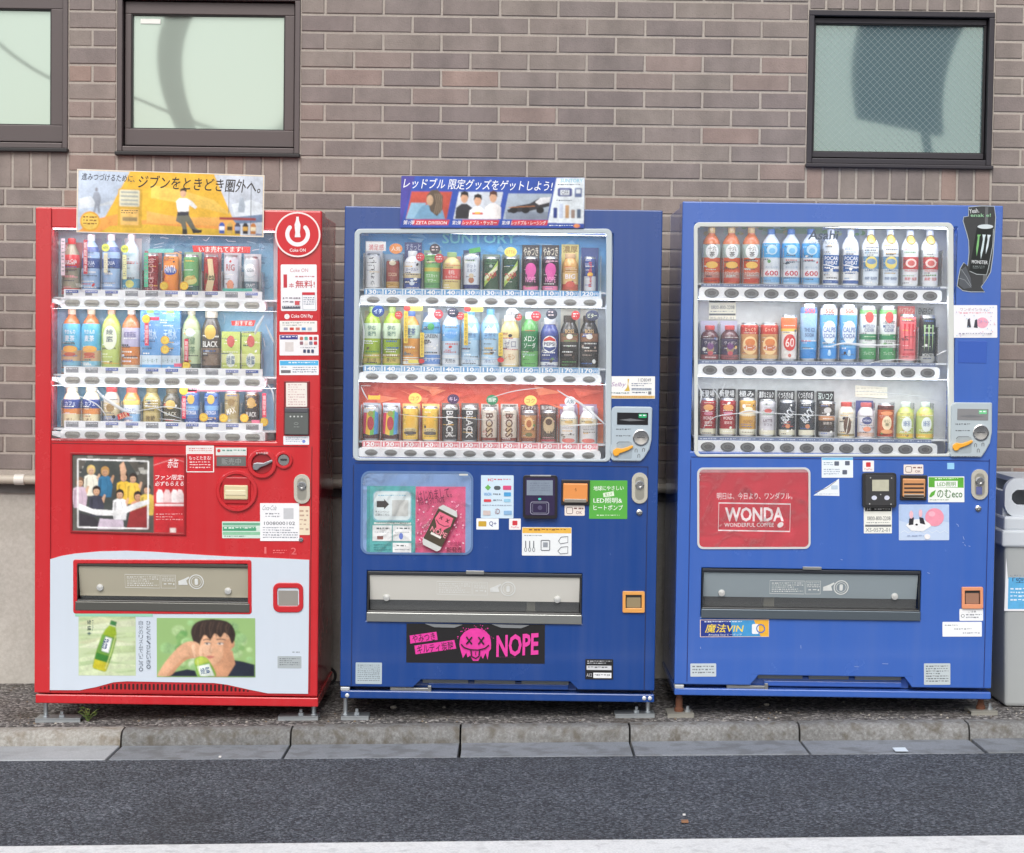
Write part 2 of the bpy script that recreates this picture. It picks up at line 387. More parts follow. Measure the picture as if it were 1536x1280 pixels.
GUTTN = noise_surface('gutter_concrete_pale', [(0.25, (150, 154, 159)), (0.55, (172, 176, 181)), (0.8, (190, 193, 197))], 160, 0.35, 0.002, 0.85, (0.88, 1.08), kind='noise', stain=((130, 132, 134), 14, 0.4))
PLAST = noise_surface('plinth_render', [(0.3, (176, 172, 164)), (0.7, (198, 195, 188))], 60, 0.3, 0.002, 0.9, (0.9, 1.06), kind='noise', stain=((150, 144, 132), 3, 0.35))
MORTAR = noise_surface('mortar', [(0.3, (164, 155, 147)), (0.7, (186, 178, 169))], 150, 0.5, 0.002, 0.95, (0.9, 1.08), kind='noise')
PAINTL = noise_surface('line_paint', [(0.25, (205, 209, 214)), (0.6, (238, 241, 244))], 130, 0.5, 0.003, 0.7, (0.92, 1.05), kind='noise', stain=((150, 152, 156), 26, 0.35))
def tile_mat():
    m = bpy.data.materials.new('wall_tile'); m.use_nodes = True
    n = m.node_tree.nodes; l = m.node_tree.links; b = n['Principled BSDF']; b.inputs['Roughness'].default_value = 0.72
    oi = n.new('ShaderNodeObjectInfo'); rp = n.new('ShaderNodeValToRGB'); e = rp.color_ramp.elements
    e[0].position = 0; e[0].color = (*lin((131, 120, 117)), 1); e[1].position = 1; e[1].color = (*lin((156, 134, 124)), 1)
    for p, c in ((0.25, (134, 124, 120)), (0.5, (138, 127, 122)), (0.72, (141, 131, 124)), (0.86, (143, 131, 125)), (0.96, (148, 130, 123))):
        q = e.new(p); q.color = (*lin(c), 1)
    l.new(oi.outputs['Random'], rp.inputs[0])
    tc = n.new('ShaderNodeTexCoord')
    gm = n.new('ShaderNodeNewGeometry')
    nz = n.new('ShaderNodeTexNoise'); nz.inputs['Scale'].default_value = 9; nz.inputs['Detail'].default_value = 8; nz.inputs['Roughness'].default_value = 0.7
    l.new(gm.outputs['Position'], nz.inputs['Vector'])
    vo = n.new('ShaderNodeTexVoronoi'); vo.inputs['Scale'].default_value = 90; l.new(gm.outputs['Position'], vo.inputs['Vector'])
    sp = n.new('ShaderNodeMapRange'); sp.inputs['From Min'].default_value = 0.06; sp.inputs['From Max'].default_value = 0.16; sp.inputs['To Min'].default_value = 0.62; sp.inputs['To Max'].default_value = 1; l.new(vo.outputs['Distance'], sp.inputs[0])
    mr = n.new('ShaderNodeMapRange'); mr.inputs['From Min'].default_value = 0.3; mr.inputs['From Max'].default_value = 0.7; mr.inputs['To Min'].default_value = 0.84; mr.inputs['To Max'].default_value = 1.14; l.new(nz.outputs['Fac'], mr.inputs[0])
    mp2 = n.new('ShaderNodeMapping'); mp2.inputs['Scale'].default_value = (9, 9, 0.8); l.new(gm.outputs['Position'], mp2.inputs[0]); n4 = n.new('ShaderNodeTexNoise'); n4.inputs['Scale'].default_value = 1; n4.inputs['Detail'].default_value = 5; l.new(mp2.outputs[0], n4.inputs['Vector'])
    m4 = n.new('ShaderNodeMapRange'); m4.inputs['From Min'].default_value = 0.35; m4.inputs['From Max'].default_value = 0.7; m4.inputs['To Min'].default_value = 0.86; m4.inputs['To Max'].default_value = 1.08; l.new(n4.outputs['Fac'], m4.inputs[0])
    p0 = n.new('ShaderNodeMath'); p0.operation = 'MULTIPLY'; l.new(m4.outputs[0], p0.inputs[0]); l.new(mr.outputs[0], p0.inputs[1])
    pr = n.new('ShaderNodeMath'); pr.operation = 'MULTIPLY'; l.new(sp.outputs[0], pr.inputs[0]); l.new(p0.outputs[0], pr.inputs[1])
    cc = n.new('ShaderNodeCombineColor'); [l.new(pr.outputs[0], cc.inputs[i]) for i in range(3)]
    mu = n.new('ShaderNodeMix'); mu.data_type = 'RGBA'; mu.blend_type = 'MULTIPLY'; mu.inputs['Factor'].default_value = 1
    l.new(rp.outputs[0], mu.inputs['A']); l.new(cc.outputs[0], mu.inputs['B']); l.new(mu.outputs['Result'], b.inputs['Base Color'])
    n2 = n.new('ShaderNodeTexNoise'); n2.inputs['Scale'].default_value = 160; n2.inputs['Detail'].default_value = 5; l.new(gm.outputs['Position'], n2.inputs['Vector'])
    bm = n.new('ShaderNodeBump'); bm.inputs['Strength'].default_value = 0.45; bm.inputs['Distance'].default_value = 0.003; l.new(n2.outputs['Fac'], bm.inputs['Height']); l.new(bm.outputs[0], b.inputs['Normal'])
    return m
TILE = tile_mat()

# ------------------------------------------------------------------ ground
SLOPE, G0 = 0.0218, -0.02
def zside(x, y=0.0): return G0 + SLOPE*x - 0.017*max(y, 0.0)
def zroad(x): return G0 + SLOPE*x - 0.05
WY = 0.87                                     # face of the wall
def sheet(name, x0, x1, rows, m, nx=8):       # rows of (y, dz above sloped datum)
    mb = MB(); vv = []; ff = []; n = nx+1
    for y, dz in rows:
        for i in range(n):
            x = x0+(x1-x0)*i/nx; vv.append((x, y, G0+SLOPE*x+dz))
    for r in range(len(rows)-1):
        for i in range(nx): ff.append((r*n+i, r*n+i+1, (r+1)*n+i+1, (r+1)*n+i))
    mb.add(vv, ff, m); return mb
tag(sheet('ground', -60, 60, [(-60, -0.20), (80, -0.20)], A_ROAD).build('ground'), kind='structure')
tag(sheet('road', -22, 22, [(-9.5, -0.05), (-2.5, -0.045), (-0.396, -0.052)], A_ROAD, 40).build('road'), kind='structure')
mb = sheet('road_marking', -22, 22, [(-1.76, -0.0420), (-1.545, -0.0430)], PAINTL, 40); mb.v = [(x, y+0.012*x, z) for x, y, z in mb.v]; tag(mb.build('road_marking'), kind='structure')
tag(sheet('pavement', -22, 22, [(-0.07, -0.003), (0.0, 0.0), (WY+0.10, -0.0165)], A_WALK, 40).build('pavement'), kind='structure')
kerb = tag(sheet('kerb_bed', -22, 22, [(-0.16, -0.12), (-0.05, -0.12)], KERB).build('kerb'), kind='structure')
gutter = tag(sheet('gutter_bed', -22, 22, [(-0.41, -0.13), (-0.15, -0.13)], GUTT).build('gutter'), kind='structure')
JX = [-1.369+0.6005*k for k in range(-3, 9)]
prof = [(-0.058, -0.11), (-0.058, -0.002), (-0.085, 0.0015), (-0.118, 0.001), (-0.136, -0.004), (-0.148, -0.016), (-0.153, -0.034), (-0.157, -0.11)]
rk = random.Random(3)
for a, b in zip(JX, JX[1:]):
    mb = MB(); vv = []; ff = []; n = len(prof); K = 14; lift = rk.uniform(-0.003, 0.003)
    for i in range(K+1):
        x = a+0.0035+(b-a-0.007)*i/K
        for j, (y, dz) in enumerate(prof):
            jit = 0.0022*rk.uniform(-1, 1) if 1 < j < n-1 else 0
            if i in (0, K) and 2 <= j <= 6: jit -= 0.0035
            vv.append((x, y+(0.003 if i in (0, K) and j > 3 else 0)+jit*0.6, zside(x)+dz+lift+jit))
    for i in range(K):
        for j in range(n-1): ff.append((i*n+j, i*n+j+1, (i+1)*n+j+1, (i+1)*n+j))
    ff.append(tuple(range(n-1, -1, -1))); ff.append(tuple(K*n+j for j in range(n)))
    mb.add(vv, ff, KERBN if b < -1.3 else KERB); mb.build('kerb_stone', kerb, smooth=True)
for a, b in zip(JX, JX[1:]):
    mb = MB(); d = rk.uniform(-0.0025, 0.0025); a += 0.004+rk.uniform(0, .004); b -= 0.004
    t = [(x, y, G0+SLOPE*x+dz+d) for y, dz in ((-0.399, -0.0475), (-0.155, -0.051)) for x in (a, b)]
    bt = [(x, y, z-0.06) for x, y, z in t]
    mb.add(t+bt, [(0, 1, 3, 2), (0, 4, 5, 1), (1, 5, 7, 3), (3, 7, 6, 2), (2, 6, 4, 0)], GUTTN if b < -1.3 else GUTT); mb.build('gutter_slab', gutter, bevel=0.003)

# ------------------------------------------------------------------ building: tiled wall with windows
bld = tag(empty('tiled_building', (0, WY, 0)), 'building with brown-grey brick tile facade, dark framed windows and pale rendered plinth', 'building')
def W(px, py, y=WY): p = bp(px, py, y); return p.x, p.z
rowz0 = 2.6416; PZ = 0.0710; PX_ = 0.2329; XJ = -0.6529; J = 0.0098
ZB = 0.778                                    # foot of the tiling
wins = []                                     # x0,x1,z0,z1 openings
def opening(l, t, r, b):
    x0, z1 = W(l, t); x1, z0 = W(r, b); return (x0, x1, z0, z1)
zs2 = lambda z: rowz0 + PZ*round((z-rowz0)/PZ)
O0 = opening(-175, -40, 101.5, 223); O1 = opening(176, -10, 449, 231); O3 = opening(1214, 15, 1487, 249)
opens = [O0, O1, O3]
ZT = 3.2
ex = []                                       # areas taken by openings and soldier courses
sold = []
for (x0, x1, z0, z1) in opens:
    zb = zs2(z0-2*PZ); zt = zs2(z1+2*PZ)
    ex.append((x0, x1, zb, zt)); sold.append((x0, x1, zb, z0)); sold.append((x0, x1, z1, zt))
mb = MB()                                     # mortar slab with real openings
xs = sorted({-12.0, 12.0, *[o[0] for o in opens], *[o[1] for o in opens]}); zs = sorted({ZB-0.02, ZT, *[o[2] for o in opens], *[min(o[3], ZT) for o in opens]})
for i in range(len(xs)-1):
    for k in range(len(zs)-1):
        cx, cz = (xs[i]+xs[i+1])/2, (zs[k]+zs[k+1])/2
        if any(o[0] < cx < o[1] and o[2] < cz < o[3] for o in opens): continue
        mb.box(xs[i], xs[i+1], 0.0042, 0.16, zs[k], zs[k+1], MORTAR)
wall = mb.build('tiled_wall', bld)
tiles = []
r = 0; z = rowz0+PZ*9
while z-PZ > ZB-PZ:
    z1 = z-J/2; z0 = max(z-PZ+J/2, ZB+0.003)
    k0 = round((z-(rowz0))/PZ); ph = XJ + (0 if k0 % 2 == 0 else -PX_/2)
    for i in range(-16, 17):
        a = ph+PX_*i+J/2; b = ph+PX_*(i+1)-J/2
        segs = [(a, b)]
        for (ex0, ex1, ez0, ez1) in ex:
            if z1 > ez0+0.004 and z0 < ez1-0.004:
                ns = []
                for s0, s1 in segs:
                    if s0 < ex0-J/2: ns.append((s0, min(s1, ex0-J/2)))
                    if s1 > ex1+J/2: ns.append((max(s0, ex1+J/2), s1))
                segs = ns
        for s0, s1 in segs:
            if s1-s0 > 0.018 and z1-z0 > 0.012: tiles.append((s0, s1, z0, z1))
    z -= PZ
for x0, x1, z0, z1 in sold:
    n = max(1, round((x1-x0)/0.0705)); p = (x1-x0)/n
    for i in range(n):
        tiles.append((x0+p*i+J/2, x0+p*(i+1)-J/2, z0+J/2, z1-J/2))
def on_photo(p):
    d = Vector(p)-CAM; q = d.dot(fwd); return 768+FPX*d.dot(cr)/q, 640-FPX*d.dot(cu)/q
HIDE = [(58, 318, 480, 1100), (520, 318, 985, 1100), (1028, 312, 1495, 1100)]
def seen(t):
    l, tp = on_photo((t[0], WY, t[3])); r_, b_ = on_photo((t[1], WY, t[2]))
    if r_ < 0 or l > 1536 or b_ < 0 or tp > 1280: return False
    return not any(l > h[0] and r_ < h[2] and tp > h[1] and b_ < h[3] for h in HIDE)
def tile_verts(t, rr):
    x0, x1, z0, z1 = t; e = 0.0022; f = rr.uniform(-0.0012, 0.0012); j = lambda: rr.uniform(-0.0006, 0.0006)
    o = [(x0+j(), 0.006, z0+j()), (x1+j(), 0.006, z0+j()), (x1+j(), 0.006, z1+j()), (x0+j(), 0.006, z1+j())]
    m_ = [(a, f+0.0022, c) for a, _, c in o]
    i_ = [(x0+e, f, z0+e), (x1-e, f, z0+e), (x1-e, f, z1-e), (x0+e, f, z1-e)]
    ff = [(8, 9, 10, 11)]+[(k, (k+1) % 4, 4+(k+1) % 4, 4+k) for k in range(4)]+[(4+k, 4+(k+1) % 4, 8+(k+1) % 4, 8+k) for k in range(4)]
    return o+m_+i_, ff
rt = random.Random(8); hid = MB(); vis = 0
for t in tiles:
    if seen(t):
        mb = MB(); c = ((t[0]+t[1])/2, 0, (t[2]+t[3])/2)
        mb.add(*tile_verts((t[0]-c[0], t[1]-c[0], t[2]-c[2], t[3]-c[2]), rt), TILE)
        mb.build('tile', wall, loc=c); vis += 1
    else:
        hid.add(*tile_verts(t, rt), TILE)
tag(hid.build('tile_field', wall), kind='stuff')
print('visible tiles', vis, 'hidden', len(tiles)-vis)
mb = MB(); mb.box(-12, 12, 0.045, 0.4, -0.5, ZB-0.035, PLAST); mb.build('plinth', bld)
mb = MB(); mb.box(-12, 12, 0.03, 0.2, ZB-0.075, ZB-0.02, mat((104, 102, 100), 0.7)); mb.build('recess_shade_strip', bld)  # shadow gap under the tiling: its shade is put into the dark grey
mb = MB()
mb.prism([(0, 0)]+[], 0, 0, mat((214, 205, 190), 0.5)) if False else None
mb.tube([(-12, -0.012, ZB-0.018), (12, -0.012, ZB-0.018)], 0.0185, mat((190, 182, 168), 0.5, vary=0.1), 10)
for x in (-1.985, -0.66, 0.575, 1.9): mb.tube([(x-.02, -0.012, ZB-0.018), (x+.02, -0.012, ZB-0.018)], 0.022, mat((225, 222, 215), 0.4), 10)
mb.build('wall_conduit', bld, smooth=True)
mb = MB(); mb.box(-12, 12, 0.17, 6, -0.5, 9.0, mat((150, 140, 132), 0.9)); mb.box(-12, 12, 0.0, 0.16, ZT+0.001, 9.0, mat((128, 116, 110), 0.85)); mb.build('upper_wall', bld)

FR1 = mat((92, 84, 84), 0.42, 0.35, vary=0.05); FR3 = mat((58, 55, 60), 0.42, 0.35, vary=0.05); FRD = mat((34, 32, 34), 0.5)
def pane_mat(name, c, refl, wave):
    m = bpy.data.materials.new(name); m.use_nodes = True
    n = m.node_tree.nodes; l = m.node_tree.links; b = n['Principled BSDF']
    b.inputs['Base Color'].default_value = (*lin(c), 1); b.inputs['Roughness'].default_value = 0.6
    gl = n.new('ShaderNodeBsdfGlossy'); gl.inputs['Roughness'].default_value = 0.03; gl.inputs['Color'].default_value = (*lin((222, 240, 226)), 1)
    mx = n.new('ShaderNodeMixShader'); mx.inputs[0].default_value = refl
    l.new(b.outputs[0], mx.inputs[1]); l.new(gl.outputs[0], mx.inputs[2]); l.new(mx.outputs[0], n['Material Output'].inputs['Surface'])
    return m
PANE1 = pane_mat('frosted_green_pane', (160, 174, 163), 0.26, 0)
PANE3 = pane_mat('wired_teal_pane', (84, 112, 118), 0.24, 0)
def window(o, glass, frame, pane, wired, label, cwarp):
    x0, x1, z0, z1 = o
    w_ = empty('window', (0, 0, 0)); w_.parent = bld; w_['label'] = label
    gx0, gz1 = W(glass[0], glass[1], WY+0.05); gx1, gz0 = W(glass[2], glass[3], WY+0.05)
    mb = MB()                                 # outer frame
    d0, d1 = -0.004, 0.14; t = 0.022
    mb.box(x0, x1, d0, d1, z1-t, z1, frame); mb.box(x0, x0+t, d0, d1, z0, z1-t, frame); mb.box(x1-t, x1, d0, d1, z0, z1-t, frame)
    mb.box(x0+t, x1-t, d0+0.002, d1, z0, z0+t, frame)
    mb.build('frame', w_, bevel=0.003)
    mb = MB(); s0 = 0.028                      # sash
    mb.box(x0+t+.004, x1-t-.004, s0, 0.075, gz1, z1-t-.004, frame); mb.box(x0+t+.004, x1-t-.004, s0, 0.075, z0+t+.006, gz0, frame)
    mb.box(x0+t+.004, gx0, s0, 0.075, gz0, gz1, frame); mb.box(gx1, x1-t-.004, s0, 0.075, gz0, gz1, frame)
    mb.build('sash', w_, bevel=0.003)
    mb = MB(); g = 0.004                       # gasket
    mb.box(gx0, gx0+g, 0.034, 0.06, gz0, gz1, FRD); mb.box(gx1-g, gx1, 0.034, 0.06, gz0, gz1, FRD); mb.box(gx0+g, gx1-g, 0.034, 0.06, gz0, gz0+g, FRD); mb.box(gx0+g, gx1-g, 0.034, 0.06, gz1-g, gz1, FRD)
    mb.build('gasket', w_)
    mb = MB(); mb.box(x0-0.004, x1+0.004, -0.022, 0.02, z0-0.016, z0-0.001, FRD if frame is FR1 else frame); mb.build('sill', w_, bevel=0.003)
    N = 26; vv = []; ff = []                   # slightly bowed glass
    xc, zc = (gx0+gx1)/2, (gz0+gz1)/2
    for k in range(N+1):
        for i in range(N+1):
            x = gx0+(gx1-gx0)*i/N; z_ = gz0+(gz1-gz0)*k/N
            u, v = x-xc, z_-zc
            vv.append((x, 0.050+cwarp*u*(v*v-0.03)+cwarp*0.35*v*u*u, z_))
    for k in range(N):
        for i in range(N): ff.append((k*(N+1)+i, k*(N+1)+i+1, (k+1)*(N+1)+i+1, (k+1)*(N+1)+i))
    mb = MB(); mb.add(vv, ff, pane); mb.build('pane', w_, smooth=True)
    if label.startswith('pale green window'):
        lx0, lz1 = W(211, 28.5, WY+.047); lx1, lz0 = W(241, 36, WY+.047); mb = MB(); mb.box(lx0, lx1, 0.0445, 0.0462, lz0, lz1, mat((240, 242, 236), 0.4)); mb.build('ceiling_light_patch', w_)  # ceiling light showing in the glass, put in as a white strip
    if wired:
        mb = MB(); wm = mat((172, 180, 182), 0.5, 0.3); wx, wz = gx1-gx0, gz1-gz0; sp = 0.027
        for sgn in (1, -1):
            c = -wz
            while c < wx+wz:
                pts = []
                for q in (0, 1):
                    pass
                # line x = c + s*z (sgn) clipped to the pane
                za, zb_ = 0.0, wz
                xa, xb = (c, c+wz) if sgn > 0 else (c, c-wz)
                if sgn > 0: t0 = max(0, -c)/1.0; t1 = min(wz, wx-c)
                else: t0 = max(0, c-wx); t1 = min(wz, c)
                if t1 > t0+0.004:
                    p0 = (gx0+(c+t0 if sgn > 0 else c-t0), gz0+t0); p1 = (gx0+(c+t1 if sgn > 0 else c-t1), gz0+t1)
                    h = 0.0006
                    mb.add([(p0[0]-h, 0.0455, p0[1]), (p0[0]+h, 0.0455, p0[1]), (p1[0]+h, 0.0455, p1[1]), (p1[0]-h, 0.0455, p1[1])], [(0, 1, 2, 3)], wm)
                c += sp
        mb.build('wire_mesh', w_)
window(O0, (-150, 12, 78, 189), FR1, PANE1, False, 'pale green paned window cut by the picture edge, beside the other green window', 0.10)
window(O1, (199, 22, 427, 197), FR1, PANE1, False, 'pale green window with brown-grey frame above the red vending machine', -0.11)
window(O3, (1222, 36, 1472, 232), FR3, PANE3, True, 'dark framed wired-glass window above the bright blue vending machine', -0.07)
# window 3 frame is thin outside the glass: nothing else needed

# ------------------------------------------------------------------ across the street (seen only in the reflections)
pole = tag(empty('utility_pole', (-3.25, -10, 0)), 'tall grey concrete utility pole with cables across the street', 'utility pole')
pc = mat((98, 98, 96), 0.8, vary=0.1)
zz = zroad(-3.25)-0.2
mb = MB(); mb.lathe([(0.13, zz), (0.10, 9.0)], (0, 0, 0), pc, 16); mb.build('shaft', pole, smooth=True)
mb = MB(); mb.tube([(0.06, 0.13, zz), (0.05, 0.115, 8.5)], 0.022, mat((150, 150, 148), 0.6)); mb.build('conduit', pole, smooth=True)
mb = MB(); mb.box(-0.9, 0.9, -0.06, 0.06, 8.0, 8.1, pc); mb.build('crossarm', pole)
mb = MB()
mb.tube([(-3+6*i/30, 0.13, 3.32+min(0.25*(-3+6*i/30-0.1)**2, 0.5+0.45*abs(-3+6*i/30-0.1))) for i in range(31)], 0.024, mat((40, 40, 42), 0.6), 6)
for dz, sag, yy in ((7.2, 0.9, 0.1), (6.7, 0.8, 0.12)):
    mb.tube([(-14+28*i/30, yy, dz-sag*(1-((i-15)/15)**2)) for i in range(31)], 0.022, mat((40, 40, 42), 0.6), 6)
mb.build('cable', pole, smooth=True)
sb = tag(empty('street_signboard', (3.7, -10, 0)), 'dark projecting signboard on a post across the street', 'signboard')
mb = MB(); mb.box(-0.42, 0.42, -0.12, 0.12, 3.45, 6.2, mat((54, 60, 66), 0.5)); mb.box(-0.30, -0.12, 0.12, 0.14, 3.7, 6.0, mat((80, 96, 100), 0.4)); mb.build('board', sb, bevel=0.01)
mb = MB(); mb.tube([(0.25, 0.0, zroad(3.7)-0.2), (0.25, 0, 3.5)], 0.05, mat((140, 140, 132), 0.5)); mb.build('post', sb, smooth=True)
# ------------------------------------------------------------------ vending machines: common pieces
def solve_h(src, dst):
    A = []; B = []
    for (x, y), (u, v) in zip(src, dst):
        A.append([x, y, 1, 0, 0, 0, -u*x, -u*y]); B.append(u)
        A.append([0, 0, 0, x, y, 1, -v*x, -v*y]); B.append(v)
    h = np.linalg.solve(np.array(A, float), np.array(B, float)); return list(h)+[1.0]
class Machine:
    def __init__(s, quad, depth, name, label):
        P = [bp(*q) for q in quad]                       # TL TR BR BL on the front plane y=0
        s.Wd = ((P[1].x-P[0].x)+(P[2].x-P[3].x))/2; s.H = ((P[0].z-P[3].z)+(P[1].z-P[2].z))/2
        cx = sum(p.x for p in P)/4; cz = sum(p.z for p in P)/4
        s.x0 = cx-s.Wd/2; s.z0 = cz-s.H/2; s.D = depth
        s.h = solve_h(quad, [(0, s.H), (s.Wd, s.H), (s.Wd, 0), (0, 0)])
        s.o = tag(empty(name, (s.x0, 0, s.z0)), label, 'vending machine', 'drink vending machines')
    def L(s, px, py):
        h = s.h; d = h[6]*px+h[7]*py+1
        return ((h[0]*px+h[1]*py+h[2])/d, (h[3]*px+h[4]*py+h[5])/d)
    def Ld(s, px, py, y):                                # what stands at depth y behind the front
        a, b = s.L(px, py); k = (y-CAM.y)/(0-CAM.y)
        return (CAM.x+(a+s.x0-CAM.x)*k-s.x0, CAM.z+(b+s.z0-CAM.z)*k-s.z0)
    def mp(s, y): return (lambda px, py: s.Ld(px, py, y)) if y > 0.004 else s.L
    def D_(s, y=0.0): return Decal(s.mp(y), y)
    def part(s, mb, name, **k): return mb.build(name, s.o, **k)
    def B(s, px0, py0, px1, py1, y0, y1, m_, name, bevel=0.002, parent=None):
        x0, z1 = s.L(px0, py0); x1, z0 = s.L(px1, py1)
        mb = MB(); mb.box(x0, x1, y0, y1, z0, z1, m_); return mb.build(name, parent or s.o, bevel=bevel)
    def PR(s, pts, y0, y1, m_, name, bevel=0.0, parent=None, smooth=False):
        mb = MB(); mb.prism([s.L(*p) for p in pts], y0, y1, m_); return mb.build(name, parent or s.o, bevel=bevel, smooth=smooth)
    def RING(s, o, i, y0, y1, m_, name, parent=None, bevel=0.0):
        mb = MB(); mb.ring([s.L(*p) for p in o], [s.L(*p) for p in i], y0, y1, m_); return mb.build(name, parent or s.o, bevel=bevel)
LEDS = 10.0
TH = 0.125                                               # thickness of a machine's door, depth of the display recess
def holed(m, x0, x1, z0, z1, holes, y0, y1, mt, name, bevel=0.004):   # slab with rectangular openings (local units)
    xs = sorted({x0, x1, *[h[0] for h in holes], *[h[1] for h in holes]}); zs = sorted({z0, z1, *[h[2] for h in holes], *[h[3] for h in holes]})
    vid = {}; vv = []; ff = []
    def V(i, k, y):
        key = (i, k, y)
        if key not in vid: vid[key] = len(vv); vv.append((xs[i], y, zs[k]))
        return vid[key]
    nx, nz = len(xs)-1, len(zs)-1
    def solid(i, k):
        if not (0 <= i < nx and 0 <= k < nz): return False
        cx, cz = (xs[i]+xs[i+1])/2, (zs[k]+zs[k+1])/2
        return not any(h[0] < cx < h[1] and h[2] < cz < h[3] for h in holes)
    for i in range(nx):
        for k in range(nz):
            if not solid(i, k): continue
            ff.append((V(i, k, y0), V(i+1, k, y0), V(i+1, k+1, y0), V(i, k+1, y0)))
            ff.append((V(i, k, y1), V(i, k+1, y1), V(i+1, k+1, y1), V(i+1, k, y1)))
            if not solid(i-1, k): ff.append((V(i, k, y0), V(i, k+1, y0), V(i, k+1, y1), V(i, k, y1)))
            if not solid(i+1, k): ff.append((V(i+1, k, y0), V(i+1, k, y1), V(i+1, k+1, y1), V(i+1, k+1, y0)))
            if not solid(i, k-1): ff.append((V(i, k, y0), V(i, k, y1), V(i+1, k, y1), V(i+1, k, y0)))
            if not solid(i, k+1): ff.append((V(i, k+1, y0), V(i+1, k+1, y0), V(i+1, k+1, y1), V(i, k+1, y1)))
    mb = MB(); mb.add(vv, ff, mt); return mb.build(name, m.o, bevel=bevel)
def hole(m, l, t, r, b):
    x0, z1 = m.L(l, t); x1, z0 = m.L(r, b); return (x0, x1, z0, z1)
GALV = mat((176, 182, 186), 0.38, 0.8, vary=0.1); CHROME = mat((215, 215, 215), 0.16, 1.0); STEEL = mat((165, 166, 164), 0.32, 0.85)
RUST = mat((104, 66, 48), 0.85, 0.1, vary=0.35, bump=0.5, bscale=120); DARK = mat((22, 22, 24), 0.6); SHELFW = mat((243, 246, 249), 0.35, coat=0.2)
INNER = mat((206, 211, 214), 0.5); LCDG = mat((112, 118, 116), 0.25); SLOTD = mat((40, 40, 42), 0.45)
def grooves(m, segs, mt=None):                           # door seams: thin shadow gaskets let into the face
    for (a, b) in segs:
        x0, z0 = m.L(*a); x1, z1 = m.L(*b)
        mb = MB()
        if abs(x1-x0) < abs(z1-z0): mb.box((x0+x1)/2-0.0016, (x0+x1)/2+0.0016, -0.0008, 0.004, min(z0, z1), max(z0, z1), mt or DARK)
        else: mb.box(min(x0, x1), max(x0, x1), -0.0008, 0.004, (z0+z1)/2-0.0016, (z0+z1)/2+0.0016, mt or DARK)
        mb.build('seam', m.o)
def foot(m, px, plate, rusty=False):                     # levelling bolt and fixing plate on the sloping pavement
    x = m.L(px, 1060)[0]; zg = zside(x+m.x0)-m.z0
    yb = 0.055
    f = empty('leg', (x, yb, zg)); f.parent = m.o
    top = 0.012-zg
    mb = MB()
    if rusty:
        mb.lathe([(0.022, top+0.004), (0.022, top-0.002), (0.011, top-0.004), (0.011, top-0.03), (0.013, top-0.032), (0.013, 0.03), (0.017, 0.026), (0.017, 0.012), (0.012, 0.010), (0.012, 0.004)][::-1], (0, 0, 0), RUST, 14)
    else:
        mb.lathe([(0.0085, 0.004), (0.0085, top+0.01)], (0, 0, 0), GALV, 12); mb.lathe([(0.015, 0.006), (0.015, 0.016), (0.0085, 0.018)], (0, 0, 0), GALV, 6)
    mb.build('bolt', f, smooth=True)
    a, b = plate; dz = lambda q: SLOPE*q+0.0005
    mb = MB(); th = 0.005; yf, yk = -0.045, 0.03
    if rusty: yf, yk = -0.05, 0.06
    for (u0, u1, v0, v1, z0, z1) in ((a, b, yf, yk, 0.009, 0.009+th), (a, b, yf, yf+0.004, -0.002, 0.010), (a, b, yk-0.004, yk, -0.002, 0.010)):
        vv = [(u, v, z+dz(u)) for z in (z0, z1) for u, v in ((u0, v0), (u1, v0), (u1, v1), (u0, v1))]
        mb.add(vv, [(0, 3, 2, 1), (4, 5, 6, 7), (0, 1, 5, 4), (1, 2, 6, 5), (2, 3, 7, 6), (3, 0, 4, 7)], mat((150, 148, 140), 0.6, 0.4, vary=0.2) if rusty else GALV)
    mb.build('foot_plate', f)
    q = a*0.45+b*0.55 if not rusty else 0.03
    mb = MB(); mb.lathe([(0.011, 0.013), (0.011, 0.022), (0.006, 0.024), (0.006, 0.034), (0.004, 0.036)], (q, -0.012, dz(q)), GALV, 8); mb.build('anchor_nut', f, smooth=True)
def base_frame(m, t, b, col, name='base_frame'):
    x0, z1 = m.L(*t); x1, z0 = m.L(*b)
    mb = MB(); mb.box(x0+0.001, x1-0.001, 0.002, m.D-0.03, z0, z1, col); mb.build(name, m.o, bevel=0.004)
    for xx in (x0+0.06, x1-0.06):
        zg = zside(xx+m.x0, m.D)-m.z0
        mb = MB(); mb.lathe([(0.02, zg-0.004), (0.02, zg+0.008), (0.011, zg+0.010), (0.011, z0+0.01)], (xx, m.D-0.1, 0), GALV, 10); mb.build('rear_leg', m.o, smooth=True)
